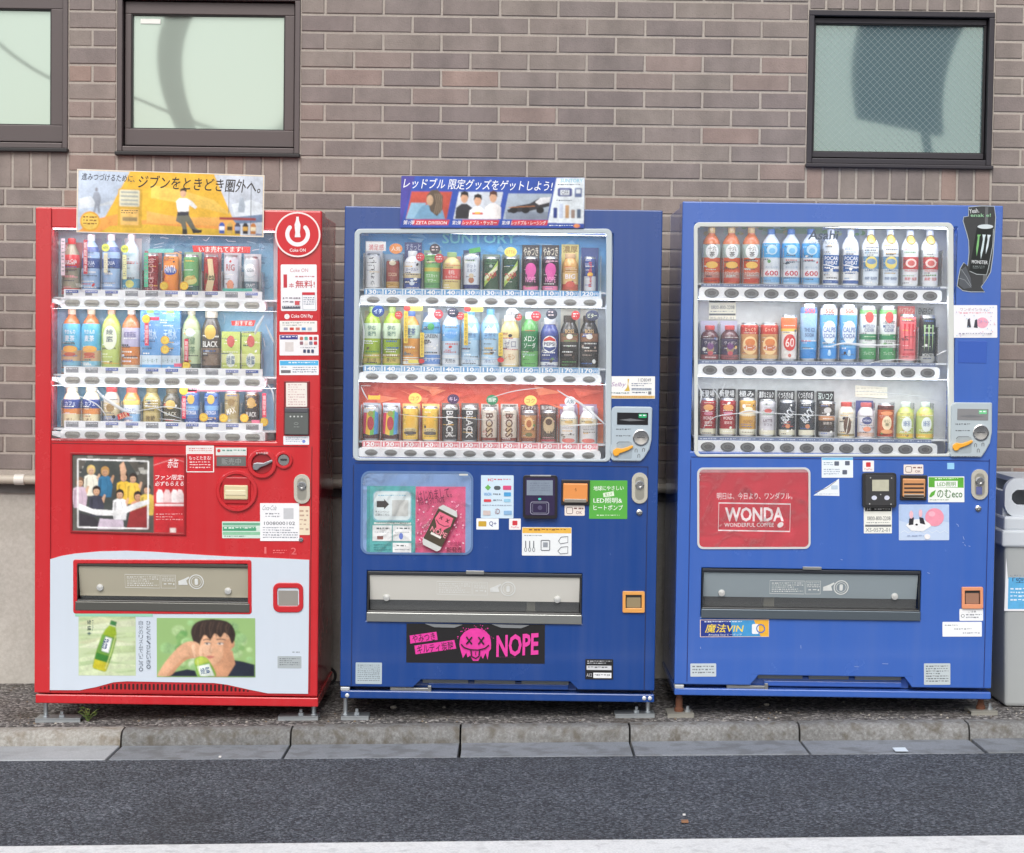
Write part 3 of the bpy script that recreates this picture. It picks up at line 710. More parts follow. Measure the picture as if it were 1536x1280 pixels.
def button_row(m, pts, y_top, y_bot, xl, xr, rx, ry, style):
    # pts: button centres (px,py); bar drawn from xl..xr; y_top,y_bot = (left,right) photo heights
    z1 = (m.L(xl, y_top[0])[1]+m.L(xr, y_top[1])[1])/2; z0 = (m.L(xl, y_bot[0])[1]+m.L(xr, y_bot[1])[1])/2
    x0 = m.L(xl, y_top[0])[0]; x1 = m.L(xr, y_bot[1])[0]
    bar = empty('button_bar', (0, 0, 0)); bar.parent = m.o
    mb = MB(); r_ = (z1-z0)*0.3
    mb.prism(rrect(x0, z0, x1, z1, r_, 4), 0.006, TH-0.02, SHELFW); mb.build('bar', bar, bevel=0.003)
    for (px, py) in pts:
        cx, cz = m.L(px, py)[0], (z0+z1)/2
        mb = MB()
        if style == 1:      # long flat buttons
            mb.prism(rrect(cx-rx*1.16, cz-ry*1.22, cx+rx*1.16, cz+ry*1.22, ry*1.2, 6), 0.0045, 0.008, mat((150, 150, 146), 0.3, 0.3))
            mb.prism(rrect(cx-rx, cz-ry, cx+rx, cz+ry, ry*0.98, 6), 0.0005, 0.006, mat((186, 184, 176), 0.22, 0.55))
            mb.prism(rrect(cx-rx*0.9, cz-ry*0.55, cx+rx*0.9, cz+ry*0.05, ry*0.28, 4), -0.0004, 0.002, mat((118, 114, 108), 0.3, 0.4))
        elif style == 2:
            mb.prism(ell(cx, cz, rx*1.1, ry*1.12, 22), 0.0045, 0.008, mat((168, 174, 178), 0.35))
            mb.prism(ell(cx, cz, rx, ry, 22), 0.001, 0.006, mat((166, 168, 168), 0.2, 0.5))
            mb.flat([(cx+rx*0.92*math.cos(a), cz+ry*0.9*math.sin(a)) for a in [math.pi+math.pi*k/12 for k in range(13)]], 0.0006, mat((112, 110, 108), 0.3, 0.4))
        else:
            mb.prism(ell(cx, cz, rx, ry, 24), 0.0025, 0.008, mat((96, 97, 99), 0.35))
            mb.prism(ell(cx, cz, rx*0.84, ry*0.82, 24), 0.0005, 0.004, mat((122, 124, 126), 0.28, 0.3))
            mb.prism(ell(cx, cz, rx*0.55, ry*0.5, 20), -0.0006, 0.002, mat((108, 108, 110), 0.24, 0.3))
        mb.build('button', bar)
    return z0, z1, bar
def shelf(m, zt, xl, xr):
    x0 = xl; x1 = xr
    mb = MB(); mb.box(x0, x1, 0.034, TH-0.006, zt-0.006, zt, INNER); mb.build('shelf', m.o)
LED = mat((244, 248, 255), 0.5, emit=LEDS, name='display_led')
def led(m, x0, x1, z):                                   # LED strip under a shelf edge, lighting the samples below it
    mb = MB(); mb.add([(x0, 0.007, z-0.0012), (x1, 0.007, z-0.0012), (x1, 0.030, z-0.0012), (x0, 0.030, z-0.0012)], [(0, 3, 2, 1)], LED); mb.build('led_strip', m.o)
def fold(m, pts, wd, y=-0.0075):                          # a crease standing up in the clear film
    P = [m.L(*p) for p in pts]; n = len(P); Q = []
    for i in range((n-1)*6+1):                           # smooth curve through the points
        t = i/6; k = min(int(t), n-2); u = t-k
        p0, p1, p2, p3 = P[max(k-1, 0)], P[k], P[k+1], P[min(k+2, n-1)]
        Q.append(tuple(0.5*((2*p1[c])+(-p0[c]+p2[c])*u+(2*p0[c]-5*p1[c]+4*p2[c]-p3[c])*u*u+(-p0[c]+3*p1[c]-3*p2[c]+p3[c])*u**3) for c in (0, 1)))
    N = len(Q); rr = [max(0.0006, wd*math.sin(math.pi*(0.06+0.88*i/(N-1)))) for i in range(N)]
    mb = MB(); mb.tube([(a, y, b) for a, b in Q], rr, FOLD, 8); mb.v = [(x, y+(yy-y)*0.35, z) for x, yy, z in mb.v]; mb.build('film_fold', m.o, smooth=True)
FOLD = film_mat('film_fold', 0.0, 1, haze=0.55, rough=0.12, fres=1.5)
DIVM = film_mat('clear_divider', 0.0, 1, haze=0.28, rough=0.1, fres=1.45)
def dividers(m, row, z, htop):                           # upright clear dividers between the samples
    xs_ = row; p = (xs_[-1]-xs_[0])/(len(xs_)-1)
    for i in range(len(xs_)+1):
        x = m.Ld(xs_[0]-p/2+i*p, 500, 0.05)[0]
        mb = MB(); mb.box(x-0.0011, x+0.0011, 0.040, TH-0.010, z, htop, DIVM); mb.build('divider', m.o)
def coin_panel(m, pts, c, lcd, slot, lever, green):
    p = empty('coin_panel', (0, 0, 0)); p.parent = m.o
    o = m.PR(pts, -0.012, 0.003, mat(c, 0.42), 'panel', bevel=0.004, parent=p)
    mb = MB(); x0, z1 = m.L(*lcd[:2]); x1, z0 = m.L(*lcd[2:])
    mb.box(x0, x1, -0.0135, -0.010, z0, z1, mat((38, 38, 42) if green[0] < 60 else (138, 138, 140), 0.12)); mb.build('display', p)
    d = Decal(m.L, -0.0138); d.rr(lcd[2]-14, lcd[1]+2, lcd[2]-2, lcd[1]+8, 1, green); d.fine(lcd[2]-13, lcd[1]+3, lcd[2]-3, lcd[1]+7, 1, WHITE)
    d.poly([(lcd[0]+3, lcd[1]+11), (lcd[0]+20, lcd[1]+9), (lcd[2]-4, lcd[1]+12), (lcd[0]+18, lcd[1]+13)], (120, 122, 126)); d.done('display_print', p)
    cx, cz = m.L(*slot)
    mb = MB(); mb.lathe([(0.029, 0.011), (0.029, 0.016), (0.0265, 0.017), (0.024, 0.0135), (0.0001, 0.0125)], (cx, 0, cz), CHROME, 28, axis='y'); mb.box(cx-0.014, cx+0.014, -0.0145, -0.012, cz-0.001, cz+0.001, SLOTD); mb.build('coin_slot', p, smooth=True)
    d = Decal(m.L, -0.0122)
    lx, ly = lever
    d.rr(lx-9, ly-14, lx+14, ly+11, 3, tuple(int(v*0.9) for v in c)); d.stroke([(lx-9, ly-11), (lx-6, ly-14), (lx+10, ly-14)], 0.8, (90, 90, 92))
    d.fine(lx-10, ly-24, lx+12, ly-21, 1, (80, 82, 88)); d.fine(lx-10, ly-34, lx+12, ly-30.5, 1, (80, 82, 88)); d.fine(lx-15, ly+15, lx+24, ly+17.5, 1, (80, 82, 88))
    for ax, ay in ((lx+20, ly-1), (lx+31, ly-2), (lx+24, ly+7)):
        d.stroke([(ax-1.6, ay+2.5), (ax-1.6, ay-1.5), (ax, ay-3), (ax+1.6, ay-1.5), (ax+1.6, ay+2.5)], 0.8, (90, 90, 94))
    d.done('panel_print', p)
    R_ = [(lx-15, ly+3), (lx-14, ly-2), (lx-9, ly-5), (lx-1, ly-4), (lx+7, ly-6.5), (lx+13, ly-9), (lx+15.5, ly-8.5), (lx+15, ly-5.5), (lx+8, ly-1.5), (lx+1, ly+1.2), (lx-4, ly+2.6), (lx-7, ly+6.5), (lx-12, ly+7)]
    m.PR(R_, -0.022, -0.010, mat((240, 170, 52), 0.4), 'return_lever', bevel=0.003, parent=p)
def lock(m, l, t, r, b):
    p = empty('lock', (0, 0, 0)); p.parent = m.o
    rr_ = (r-l)/2
    m.PR(rrect(l, t, r, b, rr_-0.3, 8), -0.008, 0.002, mat((222, 218, 204), 0.25, 0.55), 'lock_plate', bevel=0.003, parent=p)
    m.PR(rrect(l+5, t+6, r-5, b-5, rr_-5.2, 7), -0.0085, -0.004, mat((170, 168, 158), 0.3, 0.6), 'lock_well', parent=p)
    cx, cz = m.L((l+r)/2, t+(b-t)*0.4)
    mb = MB(); mb.lathe([(0.016, 0.006), (0.016, 0.013), (0.013, 0.0155), (0.007, 0.0155), (0.006, 0.012), (0.0001, 0.012)], (cx, 0, cz), CHROME, 20, axis='y'); mb.build('lock_barrel', p, smooth=True)
def keyhole(m, px, py, r=0.011):
    cx, cz = m.L(px, py); mb = MB(); mb.lathe([(r, -0.002), (r, 0.006), (r*0.7, 0.008), (r*0.3, 0.008), (r*0.28, 0.004), (0.0001, 0.004)], (cx, 0, cz), CHROME, 16, axis='y'); mb.build('key_cylinder', m.o, smooth=True)
CLEARD = film_mat('hatch_glass', 0.0, 1, tint=(215, 215, 208), haze=0.10, rough=0.06, fres=1.45)
def hatch(m, l, t, r, b, split, flapc, lipc, framec, printx, bosses, low):
    p = empty('delivery_hatch', (0, 0, 0)); p.parent = m.o
    x0, z1 = m.L(l, t); x1, z0 = m.L(r, b)
    mb = MB(); mb.box(x0-0.002, x1+0.002, TH-0.012, TH-0.004, z0-0.002, z1+0.002, mat((60, 60, 60), 0.6)); mb.build('back', p)
    zm = m.L((l+r)/2, split)[1]; hh = z1-z0
    zl = z0+hh*0.20
    mb = MB(); mb.box(x0, x1, -0.003, 0.012, z1-0.012, z1, framec); mb.box(x0, x0+0.005, -0.003, 0.012, z0, z1-0.012, framec); mb.box(x1-0.005, x1, -0.003, 0.012, z0, z1-0.012, framec); mb.build('bezel', p, bevel=0.002)
    mb = MB(); f0 = 0.004       # the flap, tilting in at the foot
    fl = mat(flapc, 0.24, 0.18, coat=0.3)
    a, b_ = x0+0.007, x1-0.007
    mb.add([(a, 0.006, z1-0.014), (b_, 0.006, z1-0.014), (b_, 0.030, zm), (a, 0.030, zm), (a, 0.010, z1-0.014), (b_, 0.010, z1-0.014), (b_, 0.034, zm), (a, 0.034, zm)],
           [(3, 2, 1, 0), (4, 5, 6, 7), (0, 1, 5, 4), (2, 3, 7, 6), (0, 4, 7, 3), (1, 2, 6, 5)], fl)
    flap = mb.build('flap', p)
    mb = MB(); mb.add([(a, 0.031, zm), (b_, 0.031, zm), (b_, 0.036, zl), (a, 0.036, zl)], [(0, 3, 2, 1)], CLEARD); mb.build('clear_strip', p)
    mb = MB(); mb.box(x0+0.001, x1-0.001, 0.050, TH-0.013, z0, z0+hh*0.13, mat((70, 70, 68), 0.5)); mb.box(a+(b_-a)*low[0], a+(b_-a)*low[1], 0.06, TH-0.014, z0+hh*0.13, zm+0.02, mat((176, 172, 162), 0.5)); mb.build('tray', p)
    mb = MB(); mb.box(x0-0.002, x1+0.002, -0.010, 0.046, z0-0.004, zl-hh*0.03, lipc); mb.box(x0, x1, -0.004, 0.046, zl-hh*0.03, zl, mat((70, 70, 70), 0.3, 0.3)); mb.build('lip', p, bevel=0.003)
    slope = lambda px, py: m.L(px, py)
    # print and bosses follow the leaning flap
    def yflap(z): return 0.006+(0.030-0.006)*((z1-0.014)-z)/((z1-0.014)-zm)
    d = Decal(m.L, 0.0); c = (228, 230, 228)
    cx0, cy = printx
    d.stroke([(cx0, cy-10), (cx0+52, cy-9), (cx0+52, cy+11), (cx0, cy+10)], 0.7, c, True); d.fine(cx0+3, cy-7, cx0+50, cy+9, 5, c)
    d.stroke([(cx0+54, cy-9), (cx0+76, cy-9), (cx0+76, cy+11), (cx0+54, cy+11)], 0.7, c, True); d.fine(cx0+56, cy-7, cx0+75, cy+2, 3, c); d.fine(cx0+58, cy+3, cx0+74, cy+9, 1, c)
    d.poly([(cx0+80, cy+6), (cx0+80, cy), (cx0+88, cy-3), (cx0+96, cy-7), (cx0+97, cy-5), (cx0+92, cy-1), (cx0+94, cy+6)], c)
    d.stroke(ell(cx0+107, cy+1, 10.5, 10.5, 24), 1.6, c, True); d.stroke(ell(cx0+107, cy+1, 7.5, 7.5, 20), 0.8, c, True); d.rr(cx0+104.5, cy-4, cx0+109.5, cy+6, 2, c)
    d.mb.v = [(x, y+yflap(z)-0.0004, z) for x, y, z in d.mb.v]
    d.done('flap_print', p)
    for bx, by in bosses:
        x, z = m.L(bx, by); mb = MB(); mb.lathe([(0.013, -yflap(z)-0.001), (0.012, -yflap(z)+0.006), (0.0001, -yflap(z)+0.008)], (x, 0, z), mat((205, 206, 204), 0.15, 0.3), 14, axis='y'); mb.build('flap_boss', p, smooth=True)
def coin_return(m, l, t, r, b, c, inner, rad):
    p = empty('coin_return', (0, 0, 0)); p.parent = m.o
    k = (r-l)*0.14
    m.RING(rrect(l, t, r, b, rad, 5), rrect(l+k, t+k*1.2, r-k, b-k*1.5, max(rad-k, 0.6), 5), -0.010, 0.004, mat(c, 0.35, coat=0.2), 'surround', parent=p, bevel=0.002)
    m.PR(rrect(l+k, t+k*1.2, r-k, b-k*1.5, max(rad-k, 0.6), 5), -0.001, 0.003, mat((52, 50, 48), 0.4), 'well', parent=p)
    m.PR(rrect(l+k+1.5, t+k*1.2+4, r-k-1.5, b-k*1.5-0.5, 1, 3), -0.005, -0.0008, mat(inner, 0.2), 'coin_flap', parent=p, bevel=0.001)
def plate(m, l, t, r, b, c, ink, rows, y=0.0):
    d = m.D_(y); d.rc(l, t, r, b, c, 1.2, 0.0012, 0.4); d.fine(l+3, t+3, r-3, b-3, rows, ink); return d.done('rating_plate', m.o)
# ------------------------------------------------------------------ red machine
RED = (200, 36, 44); REDP = mat(RED, 0.24, coat=0.35, vary=0.05); REDD = (178, 24, 34)
M1 = Machine([(54.4, 310), (486, 317), (474, 1061), (51.5, 1057)], 0.60, 'red_vending_machine', 'red and white drink vending machine with yellow billboard sheet on top')
m = M1
h_disp = hole(m, 77, 342, 414, 664); h_hat = hole(m, 113, 844, 374, 919)
zb = m.L(60, 1041)[1]
holed(m, 0.001, m.Wd-0.001, zb, m.H, [h_disp, h_hat], 0.0, TH, REDP, 'door', 0.006)
mb = MB(); mb.box(0.006, m.Wd-0.006, TH-0.002, m.D, zb-0.005, m.H-0.008, REDP); mb.build('cabinet', m.o, bevel=0.006)
base_frame(m, (52, 1042.5), (475, 1060), REDP)
# raised left stile and right stile
m.B(54.5, 311, 75, 1040, -0.006, 0.002, REDP, 'stile', 0.003)
grooves(m, [((76.5, 315), (76.5, 1038)), ((78, 668), (462, 671)), ((468, 672), (462.5, 1038))], mat((120, 18, 26), 0.5))
# display interior
x0, x1, z0, z1 = h_disp
BACK1 = mat((150, 196, 222), 0.45, vary=0.12)
mb = MB(); mb.box(x0-0.01, x1+0.01, TH-0.006, TH-0.003, z0-0.01, z1+0.01, INNER); mb.build('display_back', m.o)
d = Decal(m.mp(TH-0.008), TH-0.0065)
d.rect(78, 336, 300, 452, (176, 208, 224)); d.rect(226, 336, 412, 372, (82, 136, 172)); d.rect(385, 366, 412, 452, (122, 182, 214)); d.rect(226, 366, 390, 452, (110, 164, 196))
rq = random.Random(4)
for i in range(70):
    px, py = rq.uniform(230, 408), rq.uniform(345, 440); d.stroke([(px, py), (px+rq.uniform(3, 8), py+rq.uniform(-3, 3)), (px+rq.uniform(9, 15), py+rq.uniform(-4, 4))], rq.uniform(0.6, 1.6), rq.choice([(140, 190, 214), (96, 148, 184), (196, 222, 234), (70, 118, 160)]))
d.rect(78, 462, 412, 568, (132, 178, 212)); d.rect(82, 470, 100, 560, (160, 200, 232)); d.rect(78, 578, 412, 650, (128, 176, 206)); d.rect(84, 580, 98, 640, (84, 152, 192))
for i in range(60):
    px, py = rq.uniform(84, 405), rq.choice([rq.uniform(470, 550), rq.uniform(582, 640)]); d.stroke([(px, py), (px+rq.uniform(-3, 3), py+rq.uniform(4, 14))], rq.uniform(0.5, 1.4), rq.choice([(176, 208, 232), (206, 226, 238), (104, 158, 198)]))
d.done('backdrop', m.o)
bx1 = [108.6, 138, 168.4, 198.6, 228.8, 258.6, 288.9, 318.8, 349, 379]
ROW1 = []
TAGC = [(96, 112, 180), (84, 104, 176), (120, 132, 190), (150, 152, 158), (146, 148, 152)]
for ri, (yb, yt, st) in enumerate((((454.5, 459), (447.5, 452), (434.5, 439)), ((571.8, 574.6), (565, 567.5), (551, 556)), ((653.7, 656.8), (647, 650), (633, 637.5)))):
    f = lambda px, p=yb: p[0]+(p[1]-p[0])*(px-108.6)/270.4
    a, b, bar = button_row(m, [(x, f(x)) for x in bx1], yt, (yb[0]+8.5, yb[1]+8.5), 90, 398, 0.0235, 0.0095, 1)
    # price strip
    zt = (m.L(95, st[0])[1]+m.L(393, st[1])[1])/2
    mb = MB(); mb.box(m.L(95, st[0])[0], m.L(394, st[0])[0], 0.014, 0.018, b-0.004, zt, mat((238, 240, 243), 0.4)); ps = mb.build('price_strip', m.o)
    d = Decal(m.mp(0.014), 0.0138)
    for i, x in enumerate(bx1):
        y = st[0]+(st[1]-st[0])*(x-95)/298+1.5; c = rq.choice(TAGC)
        d.rect(x-9.5, y, x+9.5, y+8, c)
        if c[2] > 170: d.rect(x-9.5, y+4, x+1, y+8, (150, 152, 160)); d.rect(x+1, y+4.5, x+9.5, y+8.5, (236, 236, 230))
        d.fine(x-8.5, y+1, x+8, y+4, 1, (226, 228, 234)); d.fine(x-8.5, y+4.6, x, y+7.6, 1, (96, 98, 106)); d.cut('price_tag', ps)
    d.done('price_tag', ps)
    led(m, x0+0.004, x1-0.004, (z1-0.002) if ri == 0 else LASTZ-0.001); LASTZ = a
    zs_ = zt-0.028
    shelf(m, zs_, x0+0.002, x1-0.002); ROW1.append((zs_, bx1, f)); dividers(m, bx1, zs_, zs_+0.10)
# divider rail on top left : support arms
for py in (452, 570, 652): m.PR([(78, py-3), (92, py-1), (92, py+7), (78, py+3)], 0.004, 0.05, SHELFW, 'shelf_arm')
FILM1 = film_mat('wrinkled_film', 0.55, 9.0, haze=0.07, fres=1.36)
d = Decal(m.L, -0.008); 
def film(m, l, t, r, b, y, mt, bow, nx=40, nz=36):
    vv = []; ff = []; rr = random.Random(int(l))
    ph = [rr.uniform(0, 6) for _ in range(6)]
    for k in range(nz+1):
        for i in range(nx+1):
            u, v = i/nx, k/nz; x, z = m.L(l+(r-l)*u, t+(b-t)*v)
            e = min(1, 12*u*(1-u))*min(1, 12*v*(1-v))
            yy = y-bow*e*(1+0.5*math.sin(7*u+ph[0]+3*v)+0.5*math.sin(9*v+ph[1]+4*u*math.sin(3*v+ph[2])))
            vv.append((x, yy, z))
    for k in range(nz):
        for i in range(nx): ff.append((k*(nx+1)+i, (k+1)*(nx+1)+i, (k+1)*(nx+1)+i+1, k*(nx+1)+i+1))
    mb = MB(); mb.add(vv, ff, mt); return mb.build('display_film', m.o, smooth=True)
film(m, 78, 344, 412, 663, -0.004, FILM1, 0.004)
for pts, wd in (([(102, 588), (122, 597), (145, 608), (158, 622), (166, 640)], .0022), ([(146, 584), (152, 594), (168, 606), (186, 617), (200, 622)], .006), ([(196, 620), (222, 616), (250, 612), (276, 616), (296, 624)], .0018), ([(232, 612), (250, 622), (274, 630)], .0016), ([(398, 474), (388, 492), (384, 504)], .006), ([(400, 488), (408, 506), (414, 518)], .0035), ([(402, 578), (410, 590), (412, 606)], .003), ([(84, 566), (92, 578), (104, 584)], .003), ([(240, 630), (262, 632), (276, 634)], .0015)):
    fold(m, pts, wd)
# hanging strips and badges inside the display
d = Decal(m.mp(0.02), 0.02)
for px, y0_, y1_, c in ((95, 358, 414, (236, 210, 222)), (129, 360, 412, (204, 70, 84)), (159.5, 380, 410, (230, 226, 190)), (188, 383, 420, (240, 236, 170)), (220.5, 380, 432, (92, 190, 150)), (221, 486, 520, (226, 60, 86)), (280.5, 510, 546, (226, 60, 86)), (276.5, 596, 630, (226, 60, 86)), (397, 592, 628, (226, 60, 86))):
    d.rect(px-3, y0_, px+3, y1_, c); d.vtext('期間限定', px-2, y0_+3, px+2, y1_-3, (250, 246, 246) if c[0] > 200 and c[1] < 150 else (150, 110, 120)) if c[1] < 100 else d.fine(px-2, y0_+3, px+2, y1_-3, 9, (150, 150, 150))
    d.cut('promo_strip', m.o)
for px, py, rr in ((159.5, 372, 6), (188.5, 374, 6)): d.el(px, py, rr, rr, (226, 232, 90)); d.text('NEW', px-4, py-2, px+4, py+2, (90, 120, 60), 0.01); d.cut('promo_badge', m.o)
for px, py in ((247.5, 430), (277.5, 430), (220.5, 480), (248.5, 512), (248.5, 526), (280, 550), (276.5, 588), (306, 628), (336, 629), (367, 629), (396.5, 635)):
    d.el(px, py, 6.6, 6.6, (232, 176, 44)); d.el(px, py, 5, 5, (248, 208, 72)); d.fine(px-3, py-2, px+3, py+2, 2, (214, 150, 40)); d.cut('point_badge', m.o)
d.poly([(290, 369), (378, 371), (377, 381), (292, 379)], (222, 66, 62)); d.text('いま売れてます!', 300, 370.5, 366, 379.5, (252, 250, 244), 0.02); d.cut('promo_strip', m.o)
d.poly([(348, 483), (385, 482), (382, 491), (349, 490)], (222, 66, 62)); d.text('おすすめ', 354, 483, 380, 490, (252, 246, 240), 0.01); d.cut('promo_strip', m.o)
d.poly([(176, 624), (193, 618), (195, 626), (178, 632)], (206, 50, 40)); d.text('大人気', 179, 620.5, 192, 629.5, (250, 225, 180), 0.02, rot=-0.32); d.cut('promo_strip', m.o)
d.rect(336, 434, 380, 438.5, (86, 176, 158)); d.cut('promo_strip', m.o); d.rect(224, 374, 262, 380, (130, 208, 200)); d.cut('promo_strip', m.o); d.rect(282, 584, 394, 589, (200, 110, 120)); d.fine(284, 584.5, 392, 588.5, 1, (245, 225, 228)); d.cut('promo_strip', m.o)
d.rect(222, 477, 240, 482, (226, 70, 96)); d.cut('promo_strip', m.o); d.rect(262, 547, 276, 552, (236, 110, 140)); d.cut('promo_strip', m.o); d.rect(283, 583, 296, 591, (226, 70, 96)); d.cut('promo_strip', m.o); d.rect(378, 632, 394, 637, (236, 120, 150))
d.done('promo_strip', m.o)
# billboard sheet on the top edge
def quadmap(m, q, w_, h_, y):
    h = solve_h([(0, 0), (w_, 0), (w_, h_), (0, h_)], q)
    def f(u, v):
        e = h[6]*u+h[7]*v+1; return m.L((h[0]*u+h[1]*v+h[2])/e, (h[3]*u+h[4]*v+h[5])/e)
    return f
bq = quadmap(m, [(118, 253), (400, 263.5), (398, 357), (116.5, 349)], 282, 95, 0)
d = PhotoPrint(bq, -0.010, (1, 1, 281, 94), (238, 186, 62)); d.card([(0, 0), (282, 0), (282, 95), (0, 95)], (240, 236, 228), 0.003)
d.rect(1.5, 1.5, 280.5, 93.5, (238, 186, 62)); d.poly([(1.5, 1.5), (78, 1.5), (40, 75), (28, 93.5), (1.5, 93.5)], (196, 208, 226)); d.poly([(205, 1.5), (280.5, 1.5), (280.5, 93.5), (246, 93.5)], (206, 212, 224))
d.poly([(1.5, 93.5), (30, 74), (60, 66), (100, 74), (140, 66), (190, 76), (240, 72), (246, 93.5)], (236, 160, 78)); d.poly([(110, 20), (160, 28), (205, 40), (232, 62), (150, 46), (110, 40)], (246, 202, 96))
d.poly([(104, 60), (150, 68), (236, 66), (240, 80), (104, 78)], (240, 176, 92)); d.poly([(50, 84), (104, 80), (246, 86), (246, 93.5), (36, 93.5)], (216, 176, 60))
d.poly([(4, 44), (20, 40), (34, 52), (56, 44), (52, 52), (4, 60)], (222, 228, 236)); d.poly([(232, 46), (262, 38), (280, 44), (280, 62), (238, 66)], (224, 230, 238)); d.poly([(232, 66), (280, 60), (280, 72), (240, 76)], (110, 130, 160))
d.rr(61, 27, 97, 86, 3, (214, 168, 60)); d.rr(63, 29, 93, 54, 2, (232, 226, 196)); [d.rect(65, 31+i*6, 91, 34+i*6, (176, 178, 170)) for i in range(4)]; d.rect(65, 58, 92, 82, (236, 190, 110)); d.rect(68, 70, 90, 76, (150, 130, 90)); d.fine(66, 59, 91, 66, 2, (120, 96, 60))
# seated man, generic
d.poly([(150, 63), (166, 61), (172, 72), (178, 84), (186, 88), (176, 91), (170, 84), (163, 74), (166, 93), (160, 93), (156, 78), (148, 74)], (108, 108, 96)); d.rect(158, 86, 165, 94, (52, 48, 46)); d.poly([(172, 85), (180, 87), (188, 86), (187, 91), (174, 92)], (50, 46, 44))
d.poly([(148, 44), (153, 39), (164, 39), (172, 43), (180, 52), (177, 55), (168, 49), (167, 60), (151, 61), (149, 52)], (240, 240, 240)); d.poly([(150, 60), (168, 59), (167, 65), (150, 66)], (60, 60, 70))
d.el(158.5, 32, 4.6, 6, (226, 178, 146)); d.poly([(153.4, 30), (154, 25.5), (158.5, 23.4), (163.4, 25.5), (163.8, 30), (160, 27.5), (155.5, 28)], (52, 44, 42))
# walker and tower, faint
d.el(29, 30, 2.2, 3, (150, 150, 160)); d.poly([(26, 34), (32, 33.5), (36, 42), (34, 55), (35, 66), (32, 66), (30, 54), (27, 66), (24, 66), (27, 50), (23, 42)], (162, 168, 182)); d.poly([(245, 36), (250, 35), (253, 48), (252, 58), (242, 58), (243, 48)], (176, 186, 200)); d.stroke([(262, 10), (262, 90)], 0.6, (96, 100, 110)); d.stroke([(228, 8), (228, 60)], 0.6, (120, 124, 130))
d.el(20, 78, 15, 15, (232, 168, 50), n=28); d.el(20, 78, 12.5, 12.5, (244, 204, 96), n=24); d.fine(10, 70, 30, 85, 3, (150, 100, 40))
for i, (c, c2) in enumerate((((60, 90, 170), (230, 230, 236)), ((196, 160, 90), (70, 60, 44)), ((60, 60, 80), (150, 160, 190)), ((44, 40, 44), (210, 160, 70)), ((190, 120, 60), (240, 224, 190)))):
    x = 218+i*12; d.poly([(x-4, 91), (x-4.3, 78), (x-2, 74), (x+2, 74), (x+4.3, 78), (x+4, 91)], c); d.rect(x-4.2, 80, x+4.2, 86, c2)
d.rect(214, 66, 270, 70, (150, 60, 60)); d.rect(270, 90, 280, 92, (90, 100, 140))
d.text('進みつづけるために、', 7, 6, 86, 17, (58, 62, 78), 0.012, rot=0.015, shear=0.12); d.text('ジブンをときどき圏外へ。', 91, 6.5, 277, 27, (52, 44, 40), 0.014, rot=0.012, shear=0.12)
d.stroke([(108, 2), (108, 93)], 0.4, (216, 176, 84)); d.done('billboard_sheet', m.o, 'yellow and pale blue billboard sheet with Japanese headline')
# round app emblem
d = m.D_(-0.006); d.card(ell(449, 353, 34.5, 34.5, 40), (206, 36, 46), 0.0015); d.stroke(ell(449, 353, 33, 33, 40), 2.4, (242, 226, 224), True)
d.stroke([(449+15.5*math.cos(math.radians(a)), 353-0.5+15.5*math.sin(math.radians(a))) for a in range(-42, 223, 12)], 6.2, (240, 236, 240))
for a in (-42, 222): d.el(449+15.5*math.cos(math.radians(a)), 352.5+15.5*math.sin(math.radians(a)), 3.1, 3.1, (240, 236, 240), n=12)
d.poly([(447.2, 326), (450.8, 326), (451.4, 332), (453.4, 338), (453, 345), (452.4, 350), (453.4, 357), (444.6, 357), (445.6, 350), (445, 345), (444.6, 338), (446.6, 332)], (240, 236, 240))
d.text('Coke ON', 437, 374, 461, 379, (240, 226, 226), 0.02); d.done('app_emblem', m.o)
d = m.D_(-0.0); d.rc(423, 398, 477, 468, (240, 240, 244), 2); d.text('Coke ON', 437, 404, 464, 409.5, (196, 120, 130)); d.text('1', 427, 413, 432.5, 433, (196, 52, 66), 0.01); d.text('本', 435, 426, 443, 433, (196, 52, 66)); d.text('無料!', 445, 422, 474, 433.5, (196, 52, 66), 0.012); d.fine(445, 415, 474, 419, 1, (196, 120, 130))
d.stroke([(455, 441), (474, 441), (475, 466), (456, 466)], 0.6, (150, 160, 170), True); d.rect(455, 440, 474, 444, (206, 60, 72)); d.fine(457, 447, 473, 460, 4, (130, 140, 160)); d.fine(426, 447, 452, 458, 2, (150, 140, 150)); d.rect(444, 453, 451, 459, (206, 90, 96)); d.rect(425, 460.5, 452, 464.5, (70, 74, 90)); d.fine(426, 461, 451, 464, 1, (230, 230, 235)); d.done('app_sticker', m.o)
d = m.D_(); d.rc(421, 470, 478, 483, (200, 34, 46), 1); d.el(432, 476.5, 4, 4, (240, 232, 232)); d.text('Coke ON Pay', 438, 473, 471, 480, (244, 232, 232), 0.015); d.done('pay_sticker', m.o)
d = m.D_(); d.rc(421, 483, 477, 499.5, (240, 236, 232), 1); d.fine(425, 485, 474, 492, 2, (140, 150, 150)); [d.rect(427+i*9, 493, 433+i*9, 497, c) for i, c in enumerate(((160, 160, 180), (206, 70, 60), (200, 120, 110), (80, 140, 200), (180, 190, 200)))]; d.done('logo_sticker', m.o)
d = m.D_(); d.rc(420.5, 504, 479, 535, (238, 236, 238), 1); d.rect(421.5, 504.5, 448, 511, (72, 70, 140)); d.fine(424, 505.5, 447, 510, 1, (225, 225, 240)); d.rect(429, 515, 441.5, 529, (214, 206, 204))
for i in range(8): d.rr(451+(i % 4)*7, 507+(i//4)*7, 456+(i % 4)*7, 512+(i//4)*7, 1, ((200, 110, 90), (100, 170, 160), (206, 50, 56), (180, 70, 70), (150, 110, 120), (230, 220, 215), (130, 130, 150), (204, 60, 70))[i])
